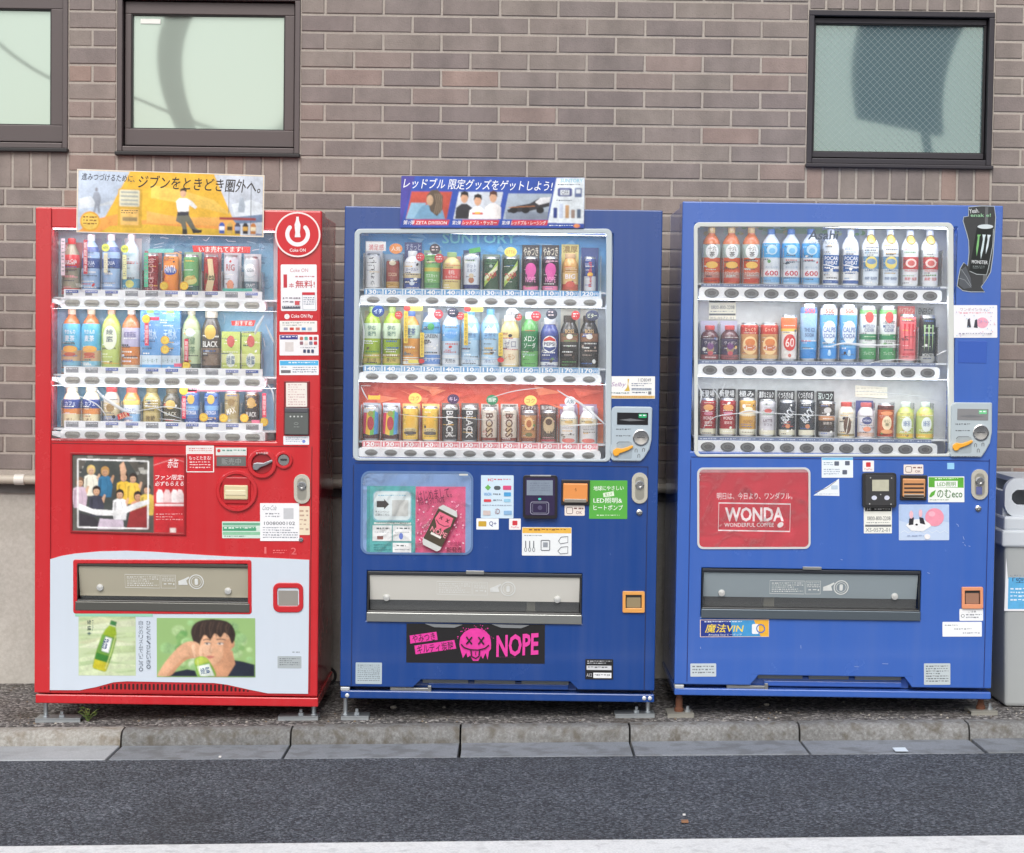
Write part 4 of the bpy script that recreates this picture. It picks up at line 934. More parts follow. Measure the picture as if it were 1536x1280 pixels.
d.fine(452, 522, 476, 525, 1, (150, 150, 160)); [d.rr(456+i*6, 526, 460+i*6, 531, 1, (70, 80, 110)) for i in range(3)]; d.done('payment_sticker', m.o)
d = m.D_(); d.rc(420, 542, 479, 564.5, (240, 240, 243), 1); d.rect(421, 543, 478.5, 550, (88, 178, 226)); d.fine(434, 544.5, 474, 548.5, 1, (230, 240, 250)); d.fine(423, 551.5, 437, 555, 1, (120, 140, 160)); d.rect(422.5, 557, 437, 561.5, (120, 116, 122)); d.fine(440, 552, 476, 562, 3, (130, 140, 160)); d.done('notice_sticker', m.o)
# card reader
p = empty('card_reader'); p.parent = m.o
m.B(427, 573.5, 464.5, 655, -0.004, 0.004, mat((120, 24, 30), 0.4), 'bezel', 0.002, p); m.B(428.5, 613, 463.5, 654, -0.016, 0.0, mat((92, 96, 94), 0.45), 'reader_body', 0.003, p); m.B(428.5, 613, 463.5, 621, -0.018, 0.0, mat((86, 86, 92), 0.4), 'reader_top', 0.003, p)
d = Decal(m.L, -0.0165); [d.el(437+i*5.6, 626.5, 1.3, 1.3, (205, 208, 206), n=10) for i in range(4)]; d.stroke(ell(445.5, 637, 3, 1.6), 0.7, (150, 155, 152), True); d.fine(442, 641, 450, 644, 1, (150, 154, 152)); d.done('reader_print', p)
d = Decal(m.L, -0.005); d.rc(430, 576, 461.5, 612, (236, 228, 220), 0.6); d.fine(433, 578, 459, 611, 9, (206, 176, 176), 0.6); d.done('reader_notice', p)
d = m.D_(); d.rc(425.5, 656, 464, 669, (236, 238, 242), 1); d.fine(429, 658, 461, 666, 3, (160, 170, 190)); d.el(456, 664, 2.4, 2.4, (120, 140, 210)); d.done('reader_label', m.o)
# poster frame with a crowd picture and campaign panel
d = PhotoPrint(m.L, 0.0, (109, 684, 277, 801), (96, 92, 86)); d.rc(107.5, 682, 279, 803, (186, 30, 40), 1.5, 0.001); d.rect(109, 684, 231, 800, (96, 92, 86))
for i in range(34):      # blocks of the wall behind the group
    x = 112+rq.uniform(0, 112); y = 685+rq.uniform(0, 34); d.poly([(x, y), (x+8, y-1), (x+9, y+3.5), (x+1, y+4.5)], rq.choice([(196, 194, 186), (176, 174, 168), (150, 148, 142), (70, 70, 68)]))
d.poly([(130, 692), (190, 690), (205, 712), (214, 745), (214, 796), (118, 796), (118, 720)], (74, 78, 76))
people = [(137, 706, (220, 190, 120), (214, 176, 146), (240, 236, 220)), (158, 708, (196, 150, 90), (206, 160, 126), (60, 120, 160)), (186, 716, (60, 48, 44), (216, 172, 140), (232, 190, 70)), (200, 718, (56, 46, 44), (210, 168, 138), (236, 196, 80)), (120, 724, (120, 92, 70), (214, 172, 142), (214, 190, 206)), (145, 737, (52, 40, 38), (226, 180, 148), (70, 70, 86)), (180, 742, (46, 40, 40), (220, 174, 142), (238, 238, 240)), (207, 745, (50, 42, 42), (206, 156, 124), (214, 150, 120)), (221, 735, (70, 60, 54), (210, 166, 136), (220, 190, 90))]
for x, y, hc, sc, cc in people:
    d.poly([(x-11, y+26), (x-10, y+11), (x-4, y+8), (x+4, y+8), (x+10, y+11), (x+11, y+26), (x+9, y+40), (x-9, y+40)], cc); d.el(x, y+1, 6.2, 7.6, hc); d.el(x, y+2.6, 4.6, 5.8, sc); d.poly([(x-5.4, y+1), (x-4.6, y-4.6), (x+4.6, y-4.6), (x+5.4, y+1), (x+2, y-1.6), (x-3, y-1)], hc); d.stroke([(x-1.8, y+5.6), (x, y+6.3), (x+1.8, y+5.6)], 0.8, (170, 80, 76)); d.el(x-1.7, y+2.2, .7, .6, (60, 44, 40), n=7); d.el(x+1.7, y+2.2, .7, .6, (60, 44, 40), n=7); d.poly([(x-4.4, y+3), (x-2.6, y+4), (x-2.2, y+8), (x-4, y+6)], tuple(int(v*.86) for v in sc)); d.poly([(x-9, y+14), (x-5, y+12), (x-7, y+38), (x-9, y+38)], tuple(int(v*.8) for v in cc)); d.stroke([(x+2, y+12), (x+4, y+24), (x+3, y+36)], 1.0, tuple(int(v*.86) for v in cc)); d.poly([(x+8, y+13), (x+12, y+6), (x+14, y+8), (x+11, y+20)], sc)
d.poly([(118, 757), (140, 766), (175, 768), (205, 756), (224, 751), (224, 758), (205, 765), (180, 776), (145, 775), (118, 767)], (240, 240, 240)); d.poly([(180, 700), (186, 694), (190, 708), (186, 724), (182, 722)], (218, 174, 144)); d.poly([(118, 771), (140, 777), (160, 796), (118, 796)], (64, 60, 66)); d.poly([(195, 770), (222, 760), (224, 796), (190, 796)], (150, 52, 54)); d.poly([(150, 780), (185, 782), (186, 796), (146, 796)], (206, 190, 206))
d.stroke([(117, 691), (223, 694), (222, 795), (117, 793)], 2.2, (244, 244, 244), True)
d.rect(231, 685, 277, 801, (198, 44, 52)); d.text('赤缶', 252, 690, 268, 704, (244, 234, 234), 0.02, shear=0.1); d.text('ファン限定!', 233, 714, 276, 722, (246, 238, 238), 0.015, shear=0.15); d.text('必ずもらえる', 233, 724, 276, 731, (246, 238, 238), 0.015, shear=0.15)
for i, x in enumerate((240, 251, 262, 270)): d.poly([(x-5, 756), (x-5, 742), (x-2, 736), (x+3, 737), (x+6, 744), (x+6, 756)], ((240, 230, 230), (228, 200, 200), (244, 236, 236), (232, 214, 214))[i])
d.rect(233, 758, 276, 761, (238, 224, 224)); d.fine(234, 772, 274, 784, 3, (226, 150, 152)); d.stroke([(231, 700), (262, 690), (277, 695)], 0.6, (236, 200, 200)); d.rect(255, 794, 264, 801, (228, 214, 210)); d.done('poster', m.o, 'framed poster of a cheering group beside a red campaign panel')
m.RING([(106, 681), (280, 684), (279, 805), (106, 801)], [(109, 684), (277, 687), (276, 802), (109, 798)], -0.006, 0.002, mat((150, 24, 32), 0.35), 'poster_frame', bevel=0.001)
d = m.D_(); d.rc(279.5, 670.5, 321.5, 710.5, (238, 232, 230), 1); d.rect(281, 683, 320, 709, (204, 44, 54)); d.rect(281, 672, 320, 681, (232, 224, 222)); d.fine(284, 674, 318, 680, 2, (206, 90, 90)); d.text('もっとたまる!', 284, 686, 317, 692, (246, 232, 232), 0.02); d.fine(285, 694, 316, 706, 3, (240, 210, 210)); d.done('point_sticker', m.o)
p = empty('sold_display'); p.parent = m.o
m.B(323, 672.5, 371.5, 703, -0.005, 0.002, mat((196, 32, 42), 0.35), 'bezel', 0.002, p); d = Decal(m.L, -0.0055); d.rect(324.5, 673.5, 370.5, 685, (216, 222, 218)); d.fine(334, 676, 369, 681, 1, (110, 150, 140)); d.el(329, 678, 2.5, 2.5, (206, 60, 60)); d.rect(325.5, 686.5, 369.5, 701, (108, 110, 108)); d.text('販売中', 333, 689, 362, 699, (146, 150, 148), 0.01); d.done('screen', p)
# coin slot cluster
p = empty('coin_slot'); p.parent = m.o
def disc(cx, cy, r, y, mt, nm, par, rim=0.003):
    x, z = m.L(cx, cy); k = m.L(cx+r, cy)[0]-x; mb = MB(); mb.lathe([(k, -0.003), (k, y-rim), (k-rim, y), (0.0001, y)], (x, 0, z), mt, 36, axis='y'); return mb.build(nm, par, smooth=True)
def ringy(cx, cy, r, r2, y, mt, nm, par):
    x, z = m.L(cx, cy); k = m.L(cx+r, cy)[0]-x; k2 = m.L(cx+r2, cy)[0]-x; mb = MB(); mb.lathe([(k, -0.003), (k, y-0.003), (k-0.003, y), (k2+0.002, y), (k2, y-0.002), (k2, 0.0006)], (x, 0, z), mt, 36, axis='y'); return mb.build(nm, par, smooth=True)
ringy(393.5, 697.5, 22, 15.5, 0.012, REDP, 'collar', p); ringy(426, 692, 13.5, 9, 0.010, REDP, 'collar', p); disc(393.5, 697.5, 15.4, 0.002, mat((150, 24, 32), 0.4), 'well', p, 0.001); disc(426, 692, 9, 0.006, CHROME, 'coin_disc', p, 0.002)
m.PR([(380, 702), (381, 697), (386, 695.5), (396, 696), (409, 691), (410, 694), (399, 700), (391, 703), (387, 707), (381, 706)], -0.016, -0.001, mat((150, 152, 158), 0.3, 0.7), 'return_lever', bevel=0.002, parent=p)
d = Decal(m.L, -0.0125); d.text('おつり返却', 385, 679.5, 403, 683, (240, 220, 220), 0.01); d.done('collar_print', p); d = Decal(m.L, -0.0066); d.rect(421, 690, 431, 693, (60, 60, 62)); d.done('slot_mark', p)
p = empty('bill_slot'); p.parent = m.o
ringy(355.5, 738.5, 31, 25.5, 0.012, REDP, 'collar', p); disc(355.5, 738.5, 25.6, 0.004, REDP, 'well', p, 0.001)
m.B(333.5, 717, 376, 758, -0.010, 0, mat((176, 26, 36), 0.35), 'mouth', 0.004, p); m.B(337, 729, 372.5, 751, -0.016, -0.004, mat((214, 200, 160), 0.4), 'note_guide', 0.004, p); m.B(339, 736, 370, 745, -0.018, -0.012, mat((226, 214, 180), 0.4), 'note_lip', 0.003, p)
lock(m, 441, 713, 465, 757); keyhole(m, 451, 811, 0.008)
d = m.D_(); d.rc(447, 761, 464, 804, (232, 216, 190), 1); d.fine(449, 766, 462, 800, 5, (190, 160, 140)); d.done('instruction_sticker', m.o)
d = m.D_(); d.rc(333, 784, 391, 809, (206, 226, 214), 1); d.rect(334, 786, 390, 790, (110, 170, 140)); d.rect(334, 791.5, 384, 798, (76, 160, 120)); d.rect(334, 799.5, 390, 804, (140, 196, 160)); d.fine(336, 792, 388, 797, 1, (220, 236, 226)); d.fine(336, 805, 388, 808, 1, (90, 130, 110)); d.done('recycle_sticker', m.o)
d = m.D_(-0.0012); d.rc(390, 756.5, 448.5, 813, (240, 240, 243), 0.6, 0.001); d.text('Coca‑Cola', 394, 760, 415, 767, (130, 132, 140), shear=0.3); d.rect(425, 764, 440, 780, (196, 197, 201)); d.fine(398, 771, 420, 779, 2, (140, 142, 150)); d.text('1008000102', 396, 784, 442, 789, (90, 94, 104)); d.fine(394, 792, 446, 810, 5, (150, 154, 164), 0.5); d.done('address_paper', m.o)
d = m.D_(); d.fine(409, 826, 430, 833, 2, (226, 110, 112)); d.text('1', 396, 822, 399, 832, (226, 110, 112)); d.text('2', 436, 823, 444, 833, (226, 110, 112)); d.done('small_print', m.o)
# white lower panel (hatch cut out as separate bands round it)
WP = mat((206, 216, 228), 0.32, coat=0.2, vary=0.02)
top = [(75, 841), (92, 836), (112, 832.5), (150, 829), (190, 828), (230, 829.5), (270, 832), (310, 834.5), (350, 836.5), (400, 838), (463, 841)]
bot = [(460, 1040), (400, 1039.5), (372, 1034), (340, 1027), (320, 1024.5), (190, 1022.5), (170, 1024), (145, 1031), (120, 1036), (74, 1036)]
mb = MB(); y0_, y1_ = -0.0045, 0.001
for pts in (top+[(463, 844), (374, 844), (113, 844), (75, 844)], [(75, 844), (113, 844), (113, 919), (75, 919)], [(374, 844), (463, 844), (462, 919), (374, 919)], [(75, 919), (113, 919), (374, 919), (462, 919)]+bot):
    mb.prism([m.L(*q) for q in pts], y0_, y1_, WP)
mb.build('lower_panel', m.o)
m.RING(rrect(110, 841, 377, 922, 4, 4), rrect(116, 847, 371.5, 917, 2, 4), -0.007, 0.004, REDP, 'hatch_surround', bevel=0.002)
hatch(m, 114.5, 845.5, 373, 918, 898, (196, 190, 170), mat((96, 96, 92), 0.3, 0.4), mat((70, 66, 60), 0.4), (186, 874), ((148, 884), (340, 889)), (0.0, 0.01))
coin_return(m, 409, 875, 454, 919, (196, 32, 42), (150, 146, 140), 10)
# lower posters
d = PhotoPrint(m.L, -0.0045, (118, 921, 203, 1014), (196, 212, 170), 2); d.rc(118, 921, 203.5, 1014, (196, 212, 170), 0.5, 0.0008)
for i in range(16): y = 925+i*5.6; d.poly([(119, y+rq.uniform(0, 9)), (150, y+rq.uniform(-6, 8)), (203, y+rq.uniform(-8, 8)), (203, y+4), (150, y+5+rq.uniform(0, 5)), (119, y+8)], rq.choice([(206, 218, 180), (186, 204, 156), (176, 198, 150), (214, 222, 190), (200, 206, 168)]))
bt = lambda pts: [(160+(a*math.cos(.3)-b*math.sin(.3)), 969+(a*math.sin(.3)+b*math.cos(.3))) for a, b in pts]
d.poly(bt([(-11, 36), (-12, 8), (-11, -12), (-9, -22), (-5, -30), (5, -30), (9, -22), (11, -12), (12, 8), (11, 36), (8, 39), (-8, 39)]), (150, 176, 46)); d.poly(bt([(-11, -14), (11, -14), (12, 14), (-12, 14)]), (104, 152, 66)); d.poly(bt([(-12, 14), (12, 14), (11, 24), (-11.5, 26)]), (58, 124, 50)); d.poly(bt([(-11, 25), (11, 25), (10, 38), (-10, 38)]), (196, 186, 48)); d.poly(bt([(-5, -31), (5, -31), (5, -38), (-5, -38)]), (58, 118, 66)); d.poly(bt([(-5, -12), (5, -12), (6, 10), (-5, 10)]), (232, 236, 236)); d.text('綾鷹', 154, 958, 162, 975, (60, 80, 130), 0.01, rot=.3); d.stroke(bt([(8.5, -18), (9.5, 8), (8.5, 34)]), 1.2, (216, 226, 150))
d.text('綾', 131, 931, 137, 938, (60, 84, 80), 0.01); d.text('鷹', 131, 940, 137, 947, (60, 84, 80), 0.01); d.poly([(134, 949), (137.5, 951.5), (134, 954), (130.5, 951.5)], (70, 100, 96)); d.fine(138, 931, 141, 948, 6, (110, 130, 110)); d.done('tea_poster', m.o, 'pale green poster of a tilted tea bottle')
d = m.D_(-0.0046); d.vtext('自分のリズムでいこう。', 208, 932, 214.5, 1008, (96, 106, 120)); d.vtext('ひとくち、ひといき。', 219.5, 932, 226, 1004, (96, 106, 120)); d.done('poster_words', m.o)
d = PhotoPrint(m.L, -0.0045, (235, 928, 382, 1016), (150, 186, 120), 5); d.rc(235, 928, 382, 1016, (150, 186, 120), 0.5, 0.0008)
for i in range(60):
    x, y = rq.uniform(242, 378), rq.uniform(932, 1008); k = rq.uniform(4, 11); 
    if y+k*.8 < 1015 and y-k*.8 > 929 and x+k < 381 and x-k > 236: d.el(x, y, k, k*.8, rq.choice([(176, 206, 148), (128, 172, 104), (104, 156, 90), (196, 216, 176), (150, 190, 130)]), n=12)

d.blur = 2
SK, SK2, SK3, HR = (222, 172, 138), (204, 150, 116), (234, 190, 158), (58, 46, 42)
def smooth(pts, n=4):
    N = len(pts); out = []
    for i in range(N):
        p0, p1, p2, p3 = pts[i-1], pts[i], pts[(i+1) % N], pts[(i+2) % N]
        for k in range(n):
            u = k/n; out.append(tuple(0.5*((2*p1[c])+(-p0[c]+p2[c])*u+(2*p0[c]-5*p1[c]+4*p2[c]-p3[c])*u*u+(-p0[c]+3*p1[c]-3*p2[c]+p3[c])*u**3) for c in (0, 1)))
    return out
d.poly([(348, 990), (362, 992), (381, 997), (381, 1015), (300, 1015), (318, 1002), (338, 1004)], (40, 46, 62)); d.poly([(244, 1015), (262, 1008), (280, 1004), (292, 1006), (296, 1015)], (38, 44, 60))
d.poly([(322, 984), (348, 976), (352, 996), (340, 1015), (318, 1015), (312, 1000)], SK2)
d.poly(smooth([(303, 950), (322, 944), (343, 948), (348, 964), (344, 980), (334, 993), (320, 998), (309, 993), (302, 982), (299, 968)]), SK); d.poly(smooth([(335, 962), (346, 960), (344, 980), (334, 993), (322, 997), (333, 986)]), SK2); d.poly(smooth([(304, 968), (314, 966), (318, 976), (312, 984), (305, 980)]), SK3)
d.poly(smooth([(344, 962), (350, 961), (351, 969), (346, 974), (343, 970)]), SK2)
d.poly(smooth([(289, 962), (286, 948), (292, 936), (306, 930.5), (326, 930), (342, 934), (351, 945), (352, 958), (347, 966), (343, 956), (336, 950), (330, 957), (322, 951), (315, 960), (307, 953), (301, 962), (297, 974), (292, 972)]), HR)
for i in range(14): x = 292+i*4.1; d.stroke([(x+4, 933+abs(i-6)*.5), (x+1, 942), (x+(3 if i % 2 else -1), 952+(i % 3)*2)], 0.8, ((88, 70, 60), (42, 34, 32), (108, 86, 72))[i % 3])
d.stroke([(304, 961), (309, 959.5), (316, 960.5)], 1.3, (70, 54, 48)); d.stroke([(324, 960), (331, 959), (338, 960.5)], 1.3, (70, 54, 48)); d.el(311, 966, 4, 1.5, (238, 226, 218)); d.el(310, 966, 1.5, 1.5, (44, 34, 32)); d.stroke([(306, 965.4), (311, 964.2), (316, 965.8)], 0.9, (52, 40, 38)); d.el(330, 966, 4.4, 1.6, (238, 226, 218)); d.el(329, 966, 1.6, 1.6, (44, 34, 32)); d.stroke([(325, 965.6), (330, 964.2), (335.5, 966)], 0.9, (52, 40, 38))
d.stroke([(317, 964), (314.5, 974), (313, 978), (318, 979.5)], 1.0, (188, 134, 104)); d.poly(smooth([(309, 985), (314, 984), (321, 985), (316, 988), (311, 987.5)]), (190, 116, 104))
d.poly(smooth([(236, 1013), (245, 997), (258, 981), (270, 969), (282, 963), (294, 964), (302, 972), (303, 983), (294, 988), (280, 986), (268, 996), (258, 1008), (250, 1014.5), (240, 1014.5)], 3), SK); d.poly(smooth([(250, 1014), (260, 1002), (272, 990), (282, 985), (292, 987), (280, 990), (268, 1000), (258, 1012)]), SK2)
for i in range(4): q = smooth([(281+i*6, 968+i), (286+i*6, 966+i), (289+i*5, 974+i*2), (290+i*4.4, 984+i), (286+i*4.4, 986+i), (283+i*5, 977+i)]); d.poly(q, SK3 if i % 2 else SK); d.stroke(q[8:20], 0.6, (180, 126, 98))
d.poly(smooth([(291, 990), (300, 985), (310, 988), (320, 1003), (323, 1014), (310, 1014.6), (297, 1014.6), (293, 1003)]), (126, 170, 66)); d.poly([(295, 1000), (313, 996), (321, 1014), (300, 1014.5)], (228, 236, 228)); d.text('綾鷹', 300, 1001, 314, 1011, (70, 100, 140), 0.01, rot=-.2); d.poly(smooth([(292, 991), (300, 986), (309, 988), (312, 993), (302, 996), (294, 998)]), (182, 198, 84)); d.stroke([(296, 990), (298, 1012)], 1.2, (196, 216, 140))
d.done('portrait_poster', m.o, 'poster of a dark-haired person holding a green bottle')
d = m.D_(-0.0056); d.rc(113, 921.5, 229, 926, (150, 206, 180), 0.6, 0.0006); d.done('green_tape', m.o)
plate(m, 415, 984, 450.5, 1002, (170, 178, 182), (110, 116, 120), 4, -0.0045)
d = m.D_(-0.0046); d.fine(437, 977, 448, 981, 1, (150, 160, 170)); d.done('plate_mark', m.o)
# air grille
m.PR([(122, 1036.5), (145, 1031.5), (170, 1024.5), (190, 1023), (320, 1025), (340, 1027.5), (372, 1034.5), (398, 1040), (122, 1039.5)], -0.002, 0.001, mat((186, 30, 38), 0.4), 'grille_plate')
for i in range(40):
    px = 143+i*6.1; yt = 1026+0.4*(px-143)/100
    if px < 168: yt = 1033.5-(px-143)*0.28
    if px > 335: yt = 1028+(px-335)*0.21
    yb = 1034.6+(px-143)*0.013
    if yb-yt > 1.4:
        mb = MB(); x, z1_ = m.L(px, yt); x2, z0_ = m.L(px+3.2, yb); mb.prism(rrect(x, z0_, x2, z1_, min(0.003, (z1_-z0_)*0.4), 2), -0.0026, 0, mat((58, 12, 16), 0.7)); mb.build('grille_slot', m.o)
foot(m, 63, (-0.028, 0.135)); foot(m, 466, (-0.125, 0.02))
# ------------------------------------------------------------------ dark blue machine
BLUE2 = mat((22, 66, 138), 0.22, coat=0.5, vary=0.06); SEAM2 = mat((16, 34, 84), 0.5)
M2 = Machine([(514.3, 309), (992.5, 316), (983, 1053), (512.5, 1051)], 0.62, 'dark_blue_vending_machine', 'dark blue drink vending machine with pink smiley decal between the other two')
m = M2
def blue_machine(m, BL, disp, hat, notch, base_t, base_b, seams, SM, rnd):
    hd = hole(m, *disp); hh = hole(m, *hat)
    zb = m.L(*base_t)[1]+0.014
    # notch under the door (kick opening)
    nz1 = m.L(notch[0]+20, notch[1])[1]; nx0 = m.L(notch[0], notch[1])[0]; nx1 = m.L(notch[2], notch[1])[0]; dx = m.L(notch[0]+12, notch[1])[0]-nx0
    holed(m, 0.0, m.Wd, zb, m.H, [hd, hh, (nx0, nx1, zb, nz1)], 0.0, TH, BL, 'door', 0.004)
    for a_, s_ in ((nx0, 1), (nx1, -1)):
        mb = MB(); mb.prism([(a_-s_*0.006, zb), (a_+s_*dx, nz1+0.006), (a_-s_*0.006, nz1+0.006)], 0.0006, TH*0.5, BL); mb.build('door_gusset', m.o)
    mb = MB(); mb.box(nx0, nx1, 0.05, 0.06, zb-0.012, nz1-0.012, BL); mb.box(nx0+0.05, nx1-0.03, 0.03, 0.05, zb-0.006, zb+0.012, BL); mb.build('kick_plate', m.o, bevel=0.002)
    for k, (a, b) in enumerate(((0.05, 0.33), (0.37, 0.62), (0.66, 0.95))):
        mb = MB(); mb.box(nx0+(nx1-nx0)*a, nx0+(nx1-nx0)*b, 0.04, 0.048, nz1-0.018, nz1-0.004, mat((120, 126, 130), 0.4, 0.5)); mb.build('vent_slat', m.o)
    mb = MB(); mb.box(m.L(notch[0]-36, notch[1])[0], nx0+0.055, 0.01, 0.03, zb-0.014, zb-0.004, STEEL); mb.box(nx0+0.05, nx0+0.062, 0.004, 0.02, zb-0.016, zb+0.006, STEEL); mb.build('latch_bar', m.o, bevel=0.001)
    mb = MB(); mb.box(0.002, 0.035, 0.0, 0.05, zb-0.015, zb-0.002, mat((196, 200, 202), 0.4, 0.4)); mb.build('hinge', m.o, bevel=0.002)
    mb = MB(); mb.box(0.006, m.Wd-0.006, TH-0.002, m.D, zb-0.02, m.H-0.008, BL); mb.build('cabinet', m.o, bevel=0.006)
    base_frame(m, base_t, base_b, BL)
    grooves(m, seams, SM)
    x0, x1, z0, z1 = hd
    mb = MB(); mb.box(x0-0.01, x1+0.01, TH-0.006, TH-0.003, z0-0.01, z1+0.01, INNER); mb.build('display_back', m.o)
    return hd
hd2 = blue_machine(m, BLUE2, (531, 346, 915, 691), (552, 858.5, 874, 935), (624, 1021, 868, 1034), (513, 1038), (983.5, 1052), [((531, 700), (529, 1030)), ((974, 700), (966, 1035)), ((533, 697), (972, 700))], SEAM2, 0.007)
FRAME = mat((186, 196, 202), 0.35, coat=0.2)
m.RING(rrect(529.5, 343.5, 917, 693, 9, 6), rrect(537.5, 350.5, 908.5, 689, 4, 6), -0.006, 0.02, FRAME, 'display_frame', bevel=0.003)
# stepped edge strip on the left and right
d = Decal(m.mp(TH-0.008), TH-0.0065)
for i in range(22):
    t = i/22; c = tuple(int(a+(b-a)*t) for a, b in zip((70, 160, 222), (186, 214, 232))); d.rect(534, 344+i*4.6, 912, 344+(i+1)*4.6+.2, c)
for i in range(30): x, y = rq.uniform(540, 880), rq.uniform(352, 420); d.poly([(x, y), (x+rq.uniform(10, 34), y+rq.uniform(-14, 4)), (x+rq.uniform(18, 30), y+rq.uniform(4, 12))], rq.choice([(120, 190, 232), (96, 176, 228), (150, 204, 236)]))
d.text('SUNTORY', 662, 350, 774, 366, (120, 214, 226), 0.02)
d.rect(534, 458, 912, 560, (192, 200, 204)); d.rect(536, 462, 575, 545, (206, 216, 186))
for i in range(20):
    t = i/20; c = tuple(int(a+(b-a)*t) for a, b in zip((206, 74, 58), (240, 150, 104))); d.rect(536, 575+i*4.8, 905, 575+(i+1)*4.8+.2, c)
for i in range(22): x, y = rq.uniform(545, 860), rq.uniform(578, 605); d.poly([(x, y), (x+rq.uniform(15, 50), y+rq.uniform(2, 14)), (x+rq.uniform(5, 30), y+rq.uniform(8, 16))], rq.choice([(226, 104, 80), (236, 132, 96), (214, 88, 70)]))
d.stroke([(540, 353), (551, 353)], 1, (226, 236, 240)); d.stroke([(541, 580), (556, 580)], 1, (250, 220, 206)); d.done('backdrop', m.o)
bx2 = [558.2+29.65*i for i in range(12)]
PR2 = [[130, 120, 140, 140, 140, 130, 130, 130, 110, 110, 130, 220], [140, 140, 120, 150, 140, 110, 110, 160, 160, 150, 170, 170], [120]*10+[140, 140]]
ROW2 = []
for ri, (yb, st, cc) in enumerate((((450.7, 454), (433.7, 436.5), (96, 160, 214)), ((566.7, 569.2), (549.4, 552), (112, 166, 214)), ((680.7, 683.2), (663, 666), (226, 130, 140)))):
    off = -ri*0.7
    xs_ = [x+off for x in bx2]
    f = lambda px, p=yb: p[0]+(p[1]-p[0])*(px-558)/326
    a, b, bar = button_row(m, [(x, f(x)) for x in xs_], (yb[0]-6.3, yb[1]-6.3), (yb[0]+7, yb[1]+7), 538+off, 903+off, 0.0215, 0.0105, 2)
    zt = (m.L(546, st[0])[1]+m.L(900, st[1])[1])/2
    mb = MB(); mb.box(m.L(546+off, 500)[0], m.L(901+off, 500)[0], 0.014, 0.018, b-0.004, zt, mat((214, 228, 240) if ri < 2 else (244, 222, 224), 0.4)); ps = mb.build('price_strip', m.o)
    d = Decal(m.mp(0.014), 0.0138)
    for i, x in enumerate(xs_):
        y = st[0]+(st[1]-st[0])*(x-546)/354
        d.rect(x-13.6, y+1, x+13.6, y+8.6, cc); d.text(str(PR2[ri][i]), x-11.5, y+1.6, x+5.2, y+8.2, (250, 251, 253), 0.035); d.text('円', x+6.4, y+3.4, x+12.4, y+8.2, (250, 251, 253), 0.02); d.rect(x-13, y+9, x+2, y+10.8, (250, 251, 253)); d.rect(x+4, y+9, x+13, y+10.8, (250, 251, 253)); d.cut('price_tag', ps)
    d.done('price_tag', ps)
    led(m, hd2[0]+.012, hd2[1]-.012, (hd2[3]-0.004) if ri == 0 else LASTZ-0.001); LASTZ = a
    zs_ = zt-0.003; shelf(m, zs_, hd2[0]+0.01, hd2[1]-0.01); ROW2.append((zs_, xs_, f)); dividers(m, xs_, zs_, zs_+0.13)
FILM2 = film_mat('clear_film', 0.35, 6.0, haze=0.06, fres=1.34)
film(m, 538, 351, 908, 688.5, -0.003, FILM2, 0.003)
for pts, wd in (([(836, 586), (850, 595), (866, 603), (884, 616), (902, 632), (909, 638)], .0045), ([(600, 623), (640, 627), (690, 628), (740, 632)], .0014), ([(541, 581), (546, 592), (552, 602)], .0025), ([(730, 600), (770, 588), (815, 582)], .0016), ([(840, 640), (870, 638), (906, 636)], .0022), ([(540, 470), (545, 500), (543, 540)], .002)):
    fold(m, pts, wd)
d = Decal(m.mp(0.02), 0.02)      # badges and yellow strips inside the display
for px, py, rx, ry, c, tx, tc in ((592, 373.5, 10, 8, (238, 150, 84), '人気', (250, 240, 230)), (765, 378.5, 9.5, 7.5, (246, 226, 120), 'おすすめ', (200, 140, 60)), (651, 374, 8, 8, (70, 60, 70), '', 0), (629, 386, 6.5, 6.5, (216, 70, 84), '', 0), (657.5, 388, 7, 7, (206, 70, 76), '', 0), (566, 468, 9.5, 8.5, (34, 66, 130), 'イチ', (226, 236, 246)), (597, 474, 6, 6, (204, 70, 70), '', 0), (657, 472.5, 7, 7, (206, 80, 90), '', 0), (679, 470, 8.5, 7.5, (60, 64, 84), '', 0), (690, 475, 6, 6, (204, 80, 84), '', 0), (768, 471, 9.5, 8, (240, 242, 244), '人気No.1', (70, 70, 80)), (777, 476.5, 5.5, 5.5, (210, 84, 80), '', 0), (803.5, 475, 7.5, 7.5, (208, 70, 80), '', 0), (827, 472, 8.5, 8, (70, 72, 84), '', 0), (863, 474, 6.5, 7, (196, 70, 70), '', 0), (888, 474, 10, 8, (60, 66, 90), 'ビター', (230, 236, 200)), (622.5, 599, 9.8, 8.2, (246, 214, 110), 'コク', (190, 120, 60)), (680, 600, 9, 7.5, (70, 40, 84), 'キレ', (226, 206, 236)), (738.5, 601, 9, 7.6, (60, 140, 96), '微糖', (236, 246, 236)), (796, 602, 9.6, 8, (246, 214, 120), 'コク', (190, 120, 60)), (855.5, 603, 8.6, 7.6, (236, 242, 246), '人気', (60, 110, 130))):
    d.el(px, py, rx, ry, c)
    if tx: d.text(tx, px-rx*0.68, py-ry*0.42, px+rx*0.68, py+ry*0.42, tc, 0.01)
    else: d.fine(px-rx*.6, py-ry*.55, px+rx*.6, py+ry*.55, 2, (240, 220, 220))
    d.cut('promo_badge', m.o)
for l, t, r_, b_ in ((605, 468, 611, 516), (629.5, 500, 635.5, 537), (695.5, 471, 701.5, 519), (747.5, 500, 754, 535)): d.rect(l, t, r_, b_, (244, 208, 84)); d.vtext('今が旬おすすめ', l+1.2, t+2, r_-1.2, b_-2, (130, 80, 40)); d.cut('promo_strip', m.o)
